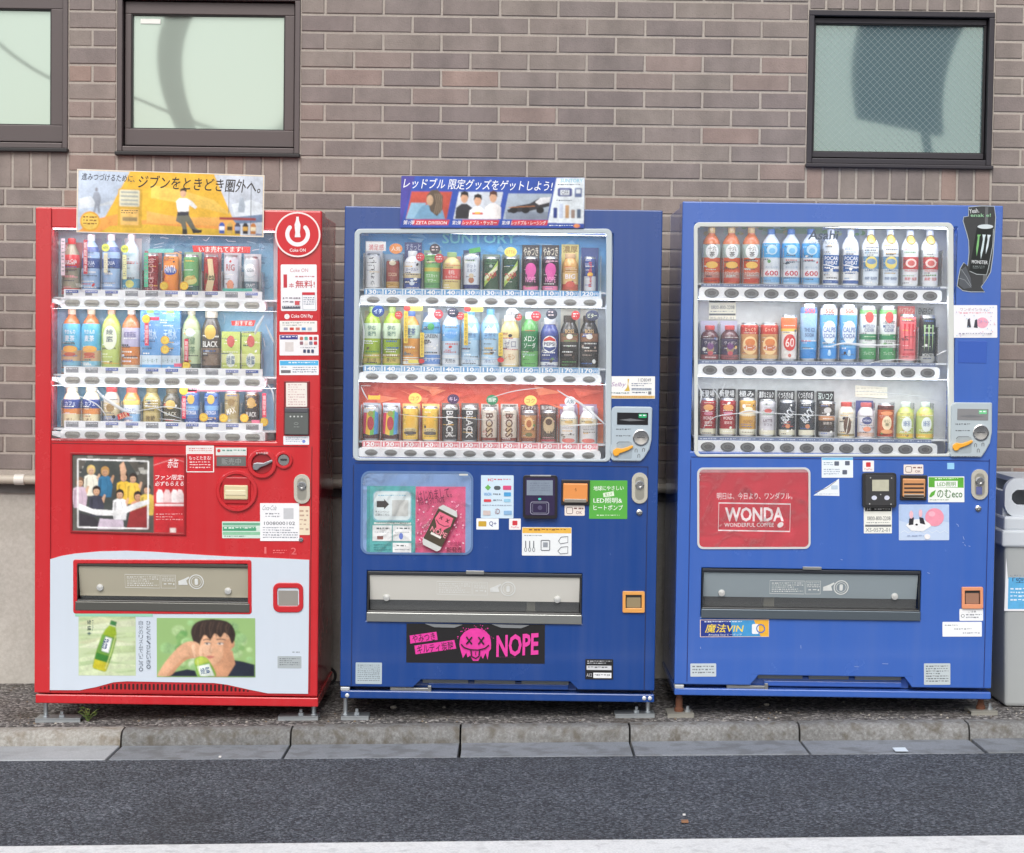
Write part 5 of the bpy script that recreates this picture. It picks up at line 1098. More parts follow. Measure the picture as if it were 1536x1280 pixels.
for l, t in ((613, 460), (704, 461)): d.rr(l, t, l+20, t+7.5, 2, (246, 216, 96)); d.text('おすすめ', l+3, t+1.6, l+18, t+6, (150, 100, 40)); d.el(l-3, t+3.5, 5.5, 4, (210, 66, 64)); d.cut('promo_badge', m.o)
CB = lambda: d.cut('promo_badge', m.o)
d.el(631.5, 543, 5, 3.6, (210, 66, 64)); CB(); d.el(751, 541, 5, 3.8, (210, 66, 64)); CB(); d.rr(612, 541, 628, 546, 1, (246, 222, 110)); CB(); d.rect(552, 594, 570, 601, (240, 190, 60)); d.rect(554, 592, 568, 595, (180, 50, 60)); CB(); d.poly([(702, 374), (719, 371), (720, 378), (703, 381)], (86, 170, 90)); CB(); d.rect(547, 363, 577, 377, (240, 238, 238)); d.text('満足感', 551, 367, 574, 376, (204, 76, 84), 0.015)
d.done('promo_strip', m.o)
# top banner
bq = quadmap(m, [(600, 264), (875.5, 267), (874.5, 343), (598, 342)], 275, 77, 0)
d = PhotoPrint(bq, -0.008, (0, 0, 275, 77), (48, 78, 168)); d.card([(0, 0), (275, 0), (275, 77), (0, 77)], (48, 78, 168), 0.003)
d.rect(0, 0, 275, 77, (50, 82, 172)); d.poly([(0, 0), (20, 0), (0, 77)], (78, 72, 160)); d.text('レッドブル 限定グッズをゲットしよう!', 4, 4, 226, 20, (246, 247, 250), 0.022, rot=0.012, shear=0.15)
pg = lambda a, b, t, u, s_=6: [(a+s_*0.6, t), (b+s_*0.6, t), (b-s_*0.6, u), (a-s_*0.6, u)]
d.poly(pg(12, 72, 23, 64), (196, 84, 70)); d.poly(pg(12, 34, 40, 64), (150, 190, 216)); d.poly([(20, 64), (30, 46), (46, 40), (62, 50), (66, 64)], (120, 164, 196)); d.poly([(38, 30), (44, 21), (54, 20), (62, 30), (62, 50), (54, 60), (44, 52)], (96, 82, 70)); d.el(43, 36, 5, 8, (206, 172, 140)); [d.stroke([(50+i*3, 26), (53+i*2.5, 40), (50+i*3, 56)], 1, (150, 130, 108)) for i in range(4)]
d.poly(pg(82, 148, 23, 64), (206, 212, 222)); 
for x, y, c, hc in ((94, 30, (52, 52, 58), (40, 36, 36)), (137, 29, (236, 232, 232), (84, 52, 46)), (114, 34, (242, 242, 246), (36, 32, 34))):
    d.poly([(x-13, 63.5), (x-12, y+17), (x-4, y+11), (x+4, y+11), (x+12, y+17), (x+12, 63.5)], c); d.el(x, y+2, 5.4, 8, (214, 166, 136)); d.poly([(x-6, y+2), (x-5.4, y-6), (x, y-8.5), (x+5.6, y-6), (x+6, y+2), (x+3, y-2), (x-3, y-2.4)], hc)
d.rect(106, 54, 122, 57, (206, 70, 60)); d.rect(110, 53, 118, 56, (236, 190, 70))
d.poly(pg(156, 222, 25, 64), (166, 178, 192)); d.rect(156, 52, 220, 63.5, (132, 142, 158)); d.poly([(158, 50), (172, 44), (192, 40), (206, 32), (222, 30), (222, 44), (206, 48), (190, 52), (160, 54)], (56, 54, 60)); d.poly([(200, 38), (208, 31), (223, 30), (222, 38), (206, 42)], (226, 226, 230)); [d.el(x, 50, 6, 5, (34, 34, 38)) for x in (168, 186, 208)]; d.stroke([(160, 46), (200, 44)], 1, (190, 120, 70))
for a, b, s_ in ((2, 72, '第1弾 ZETA DIVISION'), (74, 146, '第2弾 レッドブル・サッカー'), (148, 220, '第3弾 レッドブル・レーシング')): d.poly(pg(a+17, b, 65, 73, 2), (206, 66, 74)); d.text(s_, a+3, 66, b-3, 72.5, (246, 240, 242), 0.012, shear=0.15)
d.poly([(232, 1), (275, 0), (275, 70), (220, 69)], (226, 234, 240)); d.text('SUNTORY', 238, 2, 272, 7.5, (150, 206, 226), 0.012); d.fine(234, 10, 268, 13, 1, (90, 96, 120)); d.rr(234, 16, 256, 29, 3, (70, 80, 140)); d.rect(238, 19, 252, 27, (220, 226, 232)); d.text('OFF', 240, 20, 250, 26, (90, 90, 110)); d.rr(260, 16, 271, 30, 1, (96, 110, 150)); d.rect(262, 18, 269, 24, (220, 226, 232))
for i, (c, h_) in enumerate((((44, 64, 130), 16), ((190, 200, 220), 22), ((190, 150, 110), 20), ((150, 130, 120), 13), ((80, 96, 120), 14))): d.rr(228+i*9, 62-h_, 234+i*9, 62, 1, c)
d.fine(232, 34, 256, 37, 1, (96, 100, 120)); d.fine(222, 72, 258, 75.5, 1, (226, 232, 240)); d.el(264, 73.5, 5, 3, (226, 140, 90)); d.done('billboard_sheet', m.o, 'blue prize banner with three photos and white product panel')
# company sticker and coin panel
d = m.D_(); d.rc(914.5, 565, 982, 598.5, (240, 240, 238), 0.6); d.rect(915, 594, 981.5, 598, (222, 190, 120)); d.text('Selby', 917, 574, 938, 582, (160, 120, 170), shear=0.3); d.poly([(941, 569), (943.5, 569), (942, 577), (944, 584), (944.5, 587), (936, 587), (940, 582), (941.5, 576)], (214, 182, 84)); d.text('11D8049', 957, 568, 976, 573, (110, 112, 122)); d.fine(947, 575, 977, 581, 2, (96, 110, 140)); d.rect(947, 582.5, 977, 586, (176, 184, 196)); d.fine(948, 583, 976, 586, 1, (70, 80, 100)); d.fine(948, 588, 970, 592, 1, (90, 100, 120)); d.rect(972, 587.5, 976.5, 592, (120, 122, 126)); d.fine(917, 589, 944, 592, 1, (70, 110, 110)); d.fine(918, 595, 978, 597.5, 1, (190, 100, 60)); d.done('owner_sticker', m.o)
coin_panel(m, [(917, 617), (918.5, 612), (923, 610), (976, 610.5), (978, 613), (977, 660), (974, 674), (966, 687), (961, 692), (919, 691.5), (916.5, 688), (917.5, 683), (914.5, 677), (915, 671), (917, 667)], (176, 190, 200), (925.5, 619, 971.5, 637.5), (961, 656.5), (934, 677), (40, 170, 110))
# poster window
p = empty('poster_window'); p.parent = m.o
m.RING(rrect(542, 708.5, 711, 833.5, 13, 6), rrect(545, 711.5, 708, 830.5, 11, 6), -0.004, 0.002, mat((96, 126, 172), 0.3, coat=0.3), 'poster_frame', parent=p)
d = Decal(m.L, 0.0); d.card(rrect(544, 710.5, 709, 831.5, 11, 6), (136, 168, 212), 0.0008); d.rect(551, 731, 624.5, 831, (92, 178, 178)); d.rect(624.5, 731.5, 699.5, 831, (222, 96, 140)); d.rect(551, 731, 556, 831, (70, 160, 164))
d.rr(560, 738, 618.5, 784, 7, (150, 200, 214)); d.rr(561.5, 739, 617, 782, 7, (226, 236, 242)); d.poly([(566, 753.5), (577, 753.5), (577, 750.5), (584.5, 758.5), (577, 766), (577, 763), (566, 763)], (60, 52, 48)); d.rect(589, 752, 613.5, 776, (206, 208, 206)); d.text('キャンペーン', 564, 768, 585, 771.5, (70, 74, 84)); d.text('応募はこちら', 564, 772.5, 585, 776, (70, 74, 84)); d.fine(568, 744, 611, 747, 1, (120, 190, 214))
d.rect(562, 785.5, 618, 788.5, (226, 230, 224)); d.fine(566, 785.5, 616, 788.5, 1, (70, 76, 76))
for l, t, r_, b_ in ((560, 790, 589, 813.5), (590.5, 790, 618.5, 813.5), (590.5, 816, 618.5, 831)): d.rect(l, t, r_, b_, (236, 238, 240)); d.fine(l+6, t+3, r_-3, t+8, 1, (60, 80, 84)); d.fine(l+3, t+9.5, r_-3, t+12, 1, (130, 140, 150))
d.rect(567, 806, 576, 811, (150, 90, 80)); d.el(603, 806, 3, 5, (110, 130, 200)); d.fine(562, 818, 588, 829, 3, (60, 140, 144))
for i in range(120): x, y = rq.uniform(627, 697), rq.uniform(752, 828); d.el(x, y, rq.uniform(.6, 2.2), rq.uniform(.5, 1.4), rq.choice([(240, 170, 196), (248, 210, 222), (206, 70, 120), (236, 130, 170)]), rot=rq.uniform(0, 3), n=7)
d.text('はじめまして。', 628, 735, 679, 750, (92, 40, 66), 0.0, rot=-0.13); d.text('やみつきって、NOPE', 629, 748, 668, 757, (92, 40, 66), 0.0, rot=-0.13)
ct = lambda pts: [(662+.88*(a*math.cos(.46)-b*math.sin(.46)), 792+.88*(a*math.sin(.46)+b*math.cos(.46))) for a, b in pts]
d.poly(ct([(-17, 34), (-17.5, -30), (-13, -37), (13, -37), (17.5, -30), (17, 34), (13, 39), (-13, 39)]), (206, 208, 206)); d.poly(ct([(-17.3, 29), (-17.5, -28), (17.5, -28), (17.3, 29)]), (78, 70, 58)); d.poly(ct([(-13, -24), (13, -24), (15, -10), (8, 0), (6, 8), (2, 0), (-4, 8), (-7, 0), (-15, -10)]), (226, 110, 136)); d.stroke(ct([(-12, -9), (-5, -5), (5, -5), (12, -9)]), 1.2, (84, 40, 50)); d.text('NOPE', 647, 795, 673, 803, (226, 140, 152), 0.02, rot=.46)
for q in (-6, 6): d.stroke(ct([(q-2.5, -19), (q+2.5, -13)]), 1.2, (84, 40, 50)); d.stroke(ct([(q+2.5, -19), (q-2.5, -13)]), 1.2, (84, 40, 50))
d.poly(ct([(-10, 13), (9, 13), (9, 17), (-10, 17)]), (230, 226, 220)); d.text('新発売', 672, 821, 695, 829, (90, 30, 50), 0.02); d.text('新登場', 677, 813, 694, 819, (150, 40, 80), 0.0); d.rect(690, 711.5, 703, 714, (210, 212, 206)); d.done('poster', p)
film2 = film_mat('poster_film', 0.5, 11.0, haze=0.05, fres=1.32)
mb = MB(); mb.flat([m.L(*q) for q in rrect(545, 711.5, 708, 830.5, 11, 6)], -0.0044, film2); mb.build('poster_cover', p)
# stickers
d = m.D_(); d.rc(722.5, 714, 771.5, 778.5, (206, 226, 240), 1.2); d.text('IC', 733, 719, 741, 723, (206, 70, 90), 0.03); d.fine(742, 719, 767, 723, 1, (200, 90, 110)); d.poly([(733, 728), (737.5, 732.5), (733, 737), (728.5, 732.5)], (110, 176, 90)); d.rr(742, 730, 752, 736, 3, (84, 90, 96)); d.rr(755.5, 729.5, 768, 736, 1, (216, 84, 130)); d.text('WAON', 727, 740, 738, 745, (90, 150, 206), 0.02); d.fine(741, 741, 753, 745, 1, (80, 90, 110)); d.rr(757, 739.5, 767.5, 745.5, 1, (80, 160, 214)); d.rr(727, 750, 738, 754, 1, (214, 70, 80)); d.fine(741, 750, 754, 754, 1, (110, 120, 140)); d.rr(757, 749.5, 767, 754, 1, (150, 200, 226)); d.fine(725, 758, 769, 761, 1, (150, 160, 180)); d.rr(726, 767, 737, 774, 1, (206, 190, 186)); d.text('iD', 744, 764, 751, 772, (150, 110, 120)); d.rr(757, 767, 769, 773, 1, (140, 180, 216)); d.done('payment_sticker', m.o)
d = m.D_(); d.rc(716, 778.8, 749.5, 795.5, (236, 240, 244), 1); d.rr(719, 783, 731, 791, 1, (206, 166, 60)); d.text('Q+', 735, 783, 746, 791, (80, 90, 140), 0.01); d.done('quick_sticker', m.o)
d = m.D_(); d.rc(765, 778.8, 782.5, 795.5, (240, 236, 236), 1); d.rr(770, 782, 777.5, 789, 1, (206, 60, 70)); d.text('PayPay', 768, 790.5, 780, 793.5, (206, 110, 116)); d.done('pay_sticker', m.o)
p = empty('card_reader'); p.parent = m.o
m.PR(rrect(785.5, 713.5, 837, 778, 4, 4), -0.022, 0.002, mat((30, 26, 34), 0.3, coat=0.3), 'reader_body', bevel=0.004, parent=p); m.PR(rrect(789, 717, 833, 773, 2, 4), -0.0235, -0.019, mat((50, 40, 74), 0.2, coat=0.4), 'reader_face', parent=p)
d = Decal(m.L, -0.0238); d.rect(791, 720.5, 830, 743, (130, 142, 158)); d.fine(796, 724, 826, 738, 4, (110, 120, 138)); d.el(810.5, 748.5, 2.4, 1.6, (80, 210, 190)); d.stroke(rrect(797, 753, 824, 771, 3), 1, (150, 150, 170), True); d.stroke(rrect(800, 755, 821, 769, 2), .7, (110, 110, 130), True); d.el(811, 761.5, 3.5, 3.5, (84, 78, 110)); d.rect(796, 712.5, 827, 714.5, (170, 172, 176)); d.done('reader_screen', p)
def bill(m, l, t, r, b, c1, stripes=False):
    p = empty('bill_slot'); p.parent = m.o
    m.B(l, t, r, b, -0.010, 0.002, mat((44, 40, 42), 0.4), 'surround', 0.002, p); m.B(l+2.5, t+5, r-3, b-5, -0.020, -0.004, mat(c1, 0.4), 'mouth', 0.004, p); m.B(l+4, b-10, r-4.5, b-4, -0.021, -0.006, mat((150, 146, 138), 0.35, 0.4), 'guide', 0.002, p); m.B(l+5, t+3, r-5, t+6, -0.014, -0.004, DARK, 'note_gap', 0.0, p)
    if stripes:
        d = Decal(m.L, -0.0206)
        for i in range(4): d.rect(l+4, t+12+i*6, r-5, t+14.5+i*6, (70, 58, 52))
        d.done('slot_print', p)
    else:
        d = Decal(m.L, -0.0206); d.text('↑', (l+r)/2-1.5, t+12, (l+r)/2+1.5, t+18, (120, 60, 20)); d.done('slot_print', p)
bill(m, 843, 720, 885, 758, (226, 146, 78))
def okst(m, l, t, r, b):
    d = m.D_(); d.rc(l, t, r, b, (236, 226, 218), 1.5); d.stroke(rrect(l+3, t+3, l+12, b-3, 2), 0.8, (110, 80, 80), True); d.fine(l+14, t+3, r-2, t+8, 1, (130, 90, 90)); d.text('OK', l+17, t+8.5, r-4, b-2.5, (130, 80, 84)); d.done('note_sticker', m.o)
okst(m, 848, 758.5, 878, 774)
d = m.D_(); d.rc(884.5, 721, 941.5, 778.5, (86, 172, 66), 0.8); d.text('地球にやさしい', 891, 729, 936, 736, (240, 246, 236), 0.012, rot=-.02); d.poly([(905, 740), (921, 737), (922, 744), (906, 746)], (222, 240, 214)); d.text('省エネ', 908, 739, 919, 744, (86, 160, 60), rot=-.12); d.text('LED照明&', 891, 747, 934, 755, (242, 248, 238), 0.016); d.text('ヒートポンプ', 891, 757.5, 935, 765.5, (242, 248, 238), 0.016); d.fine(896, 772, 930, 775.5, 1, (206, 236, 196)); d.done('eco_sticker', m.o)
lock(m, 948, 709, 971.5, 755); keyhole(m, 959.5, 768.5)
d = m.D_(); d.rc(784.5, 791.5, 858.5, 834, (232, 236, 238), 1.2); d.poly([(785, 792.2), (858, 792.2), (858, 800.5), (785, 800.5)], (232, 182, 80)); d.fine(795, 793.5, 850, 799, 1, (150, 100, 50)); d.fine(788, 803, 830, 806, 1, (130, 136, 150)); [d.stroke([(790+i*6, 812), (790+i*6, 822)], 1.4, (90, 94, 104)) for i in range(3)]; [d.stroke(ell(790+i*6, 825, 1.6, 3), .7, (90, 94, 104), True) for i in range(3)]; d.stroke(rrect(813, 811, 826, 826, 1.5), 1, (84, 88, 98), True); d.rect(816, 814, 823, 821, (150, 156, 164)); d.stroke([(839, 812), (843, 806), (853, 805), (853, 814), (842, 816)], .9, (84, 88, 98), True); d.stroke([(838, 827), (843, 821), (853, 820), (853, 830), (842, 831)], .9, (84, 88, 98), True); d.done('howto_sticker', m.o)
hatch(m, 553, 859, 873.5, 934.5, 904, (232, 230, 222), mat((150, 152, 150), 0.25, 0.6), mat((56, 58, 62), 0.35, 0.3), (657, 884), ((581, 900), (838, 901)), (0.75, 0.79))
m.B(701, 857, 728, 862.5, -0.008, 0.0, STEEL, 'hatch_latch', 0.001)
# smiley decal
d = m.D_(); d.rc(612, 937, 819.5, 995.5, (22, 20, 24), 0.5, 0.001); PK = (226, 62, 160)
d.poly([(617, 955), (657, 949), (659, 961), (618, 967)], PK); d.text('やみつき', 621, 952, 655, 964, (30, 18, 28), 0.014, rot=-.13); d.poly([(624, 970), (684, 961), (687, 974), (626, 983)], PK); d.text('ギルティ炭酸', 628, 966, 683, 979, (30, 18, 28), 0.014, rot=-.13)
d.poly([(691.5, 968), (693, 957), (699, 949), (708, 944), (718, 943), (729, 946), (737, 954), (739, 964), (739, 974), (736, 978), (734, 990), (731, 980), (727, 989), (724, 984), (720, 992), (712, 992), (708, 984), (704, 987), (702, 980), (697, 988), (694, 978)], PK)
for i in range(26): a = rq.uniform(3.4, 6.0); k = rq.uniform(24, 31); d.el(715.5+k*math.cos(a), 966+k*.92*math.sin(a), rq.uniform(.4, 1.2), rq.uniform(.4, 1.2), PK, n=7)
for q in (706, 724): d.stroke([(q-4, 956), (q+4.5, 967)], 2.2, (24, 20, 26)); d.stroke([(q+4.5, 956), (q-4, 967)], 2.2, (24, 20, 26))
d.stroke([(694, 967), (699, 972), (708, 975), (720, 975.5), (730, 973), (736, 968)], 1.8, (24, 20, 26)); d.stroke([(709, 976), (710, 985), (716, 988), (721, 985), (722, 976)], 2, (24, 20, 26)); d.stroke([(716, 978), (716, 983)], 1, (24, 20, 26)); d.text('NOPE', 747, 951, 810, 984, PK, 0.03, rot=-.07, shear=0.08); d.fine(748, 985, 776, 987, 1, (120, 50, 96)); d.done('smiley_decal', m.o, 'black decal with pink dripping smiley face and NOPE lettering')
for l in (640, 740): m.PR([(l, 937), (l+56, 938), (l+44, 942.5), (l+14, 942)], -0.006, 0.0, mat((150, 154, 158), 0.3, 0.5), 'lip_bracket')
coin_return(m, 935, 886, 968, 918, (226, 160, 84), (150, 134, 104), 2)
d = m.D_(); d.rc(880, 988, 921.5, 1018, (24, 24, 28), 0.8, 0.002); d.fine(883, 990, 919, 996, 2, (200, 202, 206)); d.rect(882, 997.5, 919, 1004, (206, 208, 212)); d.fine(884, 998.5, 917, 1003, 1, (90, 92, 96)); d.rect(892, 1008, 919, 1016, (230, 232, 235)); d.fine(894, 1010, 917, 1014, 1, (110, 112, 120)); d.text('A12', 882, 1009, 890, 1014, (206, 206, 210)); d.done('serial_plate', m.o)
plate(m, 536, 996, 575.5, 1028, (176, 190, 198), (104, 112, 120), 9)
for px in (523.5, 968, 976.5): mb = MB(); x, z = m.L(px, 1045.5); mb.lathe([(0.0075, -0.006), (0.0075, 0.001), (0.005, 0.003), (0.0001, 0.0035)], (x, 0, z), mat((220, 224, 226), 0.3, 0.3), 12, axis='y'); mb.build('base_screw', m.o, smooth=True)
foot(m, 519, (-0.012, 0.088)); foot(m, 975, (-0.12, 0.022))

# ------------------------------------------------------------------ bright blue machine
BLUE3 = mat((58, 100, 184), 0.22, coat=0.5, vary=0.05); SEAM3 = mat((26, 48, 116), 0.5)
M3 = Machine([(1024.6, 302.5), (1506.5, 308.6), (1485, 1050.8), (1010.6, 1042.5)], 0.62, 'bright_blue_vending_machine', 'bright blue drink vending machine with red coffee poster beside the grey bin')
m = M3
hd3 = blue_machine(m, BLUE3, (1043, 336, 1428, 683.5), (1052, 852, 1379, 931), (1126, 1013, 1366, 1028), (1011, 1031.5), (1485.5, 1050.5), [((1036, 690), (1030, 1022)), ((1484, 690), (1474, 1032)), ((1036, 687), (1484, 692))], SEAM3, 0.007)
FRAME3 = mat((206, 210, 206), 0.38)
m.RING(rrect(1041, 334, 1431, 686, 9, 6), rrect(1047, 341, 1423, 682, 5, 6), -0.004, 0.02, FRAME3, 'display_frame', bevel=0.003)
d = Decal(m.mp(TH-0.008), TH-0.0065); d.rect(1040, 334, 1432, 450, (196, 200, 198)); d.rect(1040, 450, 1432, 690, (200, 202, 200)); d.poly([(1145, 338), (1235, 338), (1235, 352), (1145, 350)], (170, 196, 160)); d.rect(1234, 338, 1290, 400, (176, 188, 206))
for i in range(40): x, y = rq.uniform(1050, 1300), rq.uniform(340, 352); d.el(x, y, rq.uniform(2, 6), rq.uniform(1.5, 4), rq.choice([(150, 186, 140), (196, 206, 170), (214, 196, 150), (186, 210, 200)]), n=9)
d.done('backdrop', m.o)
ROW3 = []
for ri, (xl, xr, yb) in enumerate(((1068, 1396, (440, 444)), (1065, 1392, (555.5, 560)), (1062, 1388, (670.6, 675)))):
    xs_ = [xl+(xr-xl)*i/11 for i in range(12)]
    f = lambda px, p=yb, a=xl, b=xr: p[0]+(p[1]-p[0])*(px-a)/(b-a)
    a, b, bar = button_row(m, [(x, f(x)) for x in xs_], (yb[0]-8.6, yb[1]-8.6), (yb[0]+9.6, yb[1]+9.6), xl-19, xr+18, 0.0262, 0.0165, 3)
    zt = b+0.014
    mb = MB(); mb.box(m.L(xl-16, 500)[0], m.L(xr+16, 500)[0], 0.03, 0.033, b-0.006, zt-0.001, mat((92, 108, 140), 0.45)); ps = mb.build('label_strip', m.o)
    d = Decal(m.mp(0.03), 0.0298); y = f(1230)-8.6
    for x in xs_: d.fine(x-12, f(x)-13, x+12, f(x)-9.5, 1, (190, 198, 214))
    d.done('label_print', ps)
    led(m, hd3[0]+.012, hd3[1]-.012, (hd3[3]-0.004) if ri == 0 else LASTZ-0.001); LASTZ = a
    shelf(m, zt, hd3[0]+0.01, hd3[1]-0.01); ROW3.append((zt, xs_, f)); dividers(m, xs_, zt, zt+0.13)
film(m, 1047.5, 341.5, 1422, 681.5, -0.003, FILM2, 0.003)
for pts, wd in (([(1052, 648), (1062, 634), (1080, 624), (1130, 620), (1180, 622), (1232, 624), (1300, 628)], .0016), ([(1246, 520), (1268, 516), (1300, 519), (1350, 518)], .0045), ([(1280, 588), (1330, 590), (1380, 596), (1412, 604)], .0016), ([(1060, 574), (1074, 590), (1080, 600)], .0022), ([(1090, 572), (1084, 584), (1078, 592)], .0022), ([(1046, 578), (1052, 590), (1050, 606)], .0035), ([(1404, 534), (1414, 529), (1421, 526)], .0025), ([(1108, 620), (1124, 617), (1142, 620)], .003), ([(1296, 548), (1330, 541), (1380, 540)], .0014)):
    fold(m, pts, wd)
d = Decal(m.mp(0.016), 0.016); d.text('Asahi', 1213, 346, 1258, 360, (70, 84, 100), 0.02, shear=0.15); d.text('SOFT DRINKS', 1213, 362.5, 1257, 367, (130, 138, 146)); d.done('window_lettering', m.o)
d = Decal(m.mp(TH-0.012), TH-0.009); d.rc(1063.5, 451, 1104, 480, (236, 234, 212), 0.5); d.rect(1064, 451.5, 1103.5, 454.5, (70, 74, 78)); d.rect(1064, 471, 1103.5, 474, (96, 100, 104)); d.text('0800-800-2208', 1067, 459, 1102, 464.5, (84, 88, 96)); d.fine(1066, 467, 1101, 470, 1, (120, 124, 130)); d.text('XS-0572-01', 1065, 476, 1101, 479.5, (150, 154, 160)); d.done('phone_label', m.o)
d = Decal(m.mp(TH-0.012), TH-0.009); d.card([(1283, 579), (1331, 582), (1331, 599), (1283, 596)], (238, 234, 214), 0.001); d.fine(1285, 582, 1329, 596, 3, (214, 210, 190)); d.done('cream_label', m.o)
# energy drink cut-out
o_ = lambda a, b: (1430+a/6.736, 290+b/6.736)
d = m.D_(); pts = [(160, 140), (290, 128), (422, 132), (436, 240), (424, 420), (406, 640), (382, 800), (335, 880), (285, 950), (322, 1000), (180, 1000), (100, 988), (42, 940), (56, 850), (75, 760), (110, 702), (150, 738), (164, 600), (160, 480), (140, 400), (104, 280), (112, 240), (160, 232)]
d.card([o_(*q) for q in pts], (58, 60, 62), 0.002, 0.22); d.stroke([o_(*q) for q in pts], 1.0, (176, 186, 192), True); d.poly([o_(*q) for q in ((330, 140), (360, 138), (345, 860), (300, 930), (320, 600))], (104, 106, 108)); d.poly([o_(*q) for q in ((80, 780), (130, 740), (180, 860), (190, 960), (110, 970), (60, 930))], (86, 90, 96)); d.stroke([o_(*q) for q in ((85, 770), (140, 850), (185, 940))], 0.7, (150, 156, 162)); d.stroke([o_(*q) for q in ((60, 860), (120, 880), (180, 950))], 0.7, (150, 156, 162))
d.poly([o_(*q) for q in ((248, 338), (255, 322), (330, 312), (405, 330), (412, 360), (405, 520), (360, 760), (340, 828), (240, 822), (168, 790), (172, 740), (215, 520))], (36, 40, 40)); d.el(*o_(330, 338), 12, 3.4, (206, 216, 220)); d.stroke([o_(*q) for q in ((412, 360), (405, 520), (360, 760), (340, 828), (240, 822), (168, 790))], 0.9, (180, 188, 190))
GRN = (126, 186, 120)
for pp, c in (([(248, 420), (285, 420), (270, 440), (262, 530), (240, 640), (236, 560), (252, 450)], GRN), ([(300, 418), (335, 420), (325, 450), (310, 560), (282, 670), (280, 600), (305, 470)], (206, 222, 226)), ([(350, 420), (385, 424), (372, 450), (358, 540), (332, 620), (335, 560), (352, 470)], (214, 226, 232))): d.poly([o_(*q) for q in pp], c)
d.text('MONSTER', *o_(190, 680), *o_(352, 716), (216, 220, 222), 0.015, rot=.06); d.fine(*o_(200, 735), *o_(320, 770), 2, (130, 140, 140)); d.text('Yeah.', *o_(165, 155), *o_(265, 200), (214, 218, 220), 0.01, rot=-.1); d.text('enak e!', *o_(180, 205), *o_(385, 240), (150, 200, 160), 0.01); d.done('energy_drink_cutout', m.o, 'black cut-out poster of a tilted black can with green claw mark')
d = m.D_(); d.rc(1430.5, 458.5, 1496.5, 507.5, (238, 238, 242), 1.2); d.text('ワンダインライン', 1441, 463, 1485, 467.5, (170, 120, 150), rot=.02); d.fine(1440, 469, 1486, 473, 1, (226, 150, 170)); d.el(1474, 485, 9, 8, (240, 170, 190)); d.poly([(1451, 492), (1452, 480), (1455, 478), (1457, 492)], (70, 70, 80)); d.poly([(1461, 492), (1463, 481), (1466, 479), (1467, 493)], (70, 70, 80)); [d.el(rq.uniform(1433, 1494), rq.uniform(461, 505), .8, .8, rq.choice([(190, 160, 206), (160, 190, 220), (230, 170, 190)]), n=6) for i in range(36)]; d.fine(1438, 500, 1488, 504, 1, (150, 150, 170)); d.done('campaign_sticker', m.o)
m.B(1438.5, 512, 1480, 546, -0.0015, 0.003, mat((50, 90, 180), 0.35, coat=0.2), 'blanking_plate', 0.001)
coin_panel(m, [(1426, 610), (1428, 606.5), (1432, 604.5), (1487.5, 605), (1487, 650), (1484, 666), (1476, 680), (1471, 687), (1425, 686.5), (1423, 683), (1424, 679), (1421.5, 673), (1422, 667), (1425, 662), (1425.5, 640)], (178, 190, 196), (1435, 614, 1481, 631.5), (1470, 650), (1442, 670), (110, 200, 140))
# coffee poster window
p = empty('poster_window'); p.parent = m.o
m.RING(rrect(1045.5, 702, 1215, 824, 9, 6), rrect(1048.5, 705, 1212, 821, 7, 6), -0.004, 0.002, mat((206, 206, 206), 0.3), 'poster_frame', parent=p)
d = Decal(m.L, 0.0); d.card(rrect(1047.5, 704, 1213, 822, 8, 6), (200, 42, 62), 0.0008); d.text('明日は、今日より、ワンダフル。', 1075, 739.5, 1188, 750, (244, 236, 238), 0.012); d.stroke([(1078, 755), (1185, 757), (1184, 798), (1077, 796)], 2.0, (244, 236, 238), True); d.text('WONDA', 1087, 761.5, 1175, 783, (246, 240, 242), 0.03); d.text('WONDERFUL COFFEE', 1086, 785, 1160, 791, (244, 236, 238), 0.012); d.el(1170, 788, 5, 3.6, (244, 236, 238), rot=-.6)
d.rect(1049, 705.5, 1211, 709.5, (206, 150, 156)); d.done('poster', p, 'red coffee poster with white WONDA lettering in a box')
mb = MB(); mb.flat([m.L(*q) for q in rrect(1048.5, 705, 1212, 821, 7, 6)], -0.0044, film2); mb.build('poster_cover', p)
d = m.D_(); d.rc(1232, 687, 1279, 717.5, (232, 240, 246), 0.8); d.rect(1232.5, 687.5, 1279, 691, (120, 190, 232)); [d.rr(x, y, x+7, y+6.5, 1, (96, 104, 120)) for x, y in ((1251, 693), (1267, 692.5), (1263, 706))]; d.fine(1235, 694, 1249, 700, 2, (140, 160, 180)); d.fine(1235, 704, 1259, 714, 3, (150, 166, 186)); d.done('howto_sticker', m.o)
d = m.D_(); d.card([(1219.5, 744), (1258, 719), (1258.5, 745)], (232, 238, 243), 0.001); d.fine(1224, 741, 1256, 744, 1, (190, 200, 210)); d.stroke([(1222, 739), (1240, 733), (1254, 722)], 0.8, (130, 120, 110)); d.rr(1246, 729, 1256, 735, 1, (190, 206, 222)); d.done('torn_sticker', m.o)
d = m.D_(); d.rc(1293.5, 692, 1310.5, 708.5, (240, 238, 238), 0.8); d.rr(1298.5, 694.5, 1305.5, 701.5, 1, (206, 60, 66)); d.text('PayPay', 1296, 703.5, 1308, 706.5, (206, 110, 116)); d.done('pay_sticker', m.o)
p = empty('card_reader'); p.parent = m.o
m.PR(rrect(1292, 710, 1342.5, 762, 4, 4), -0.020, 0.002, mat((40, 40, 42), 0.4), 'reader_body', bevel=0.004, parent=p); m.PR(rrect(1296, 713, 1339.5, 758.5, 3, 4), -0.023, -0.018, mat((58, 58, 60), 0.35), 'reader_face', parent=p, bevel=0.001)
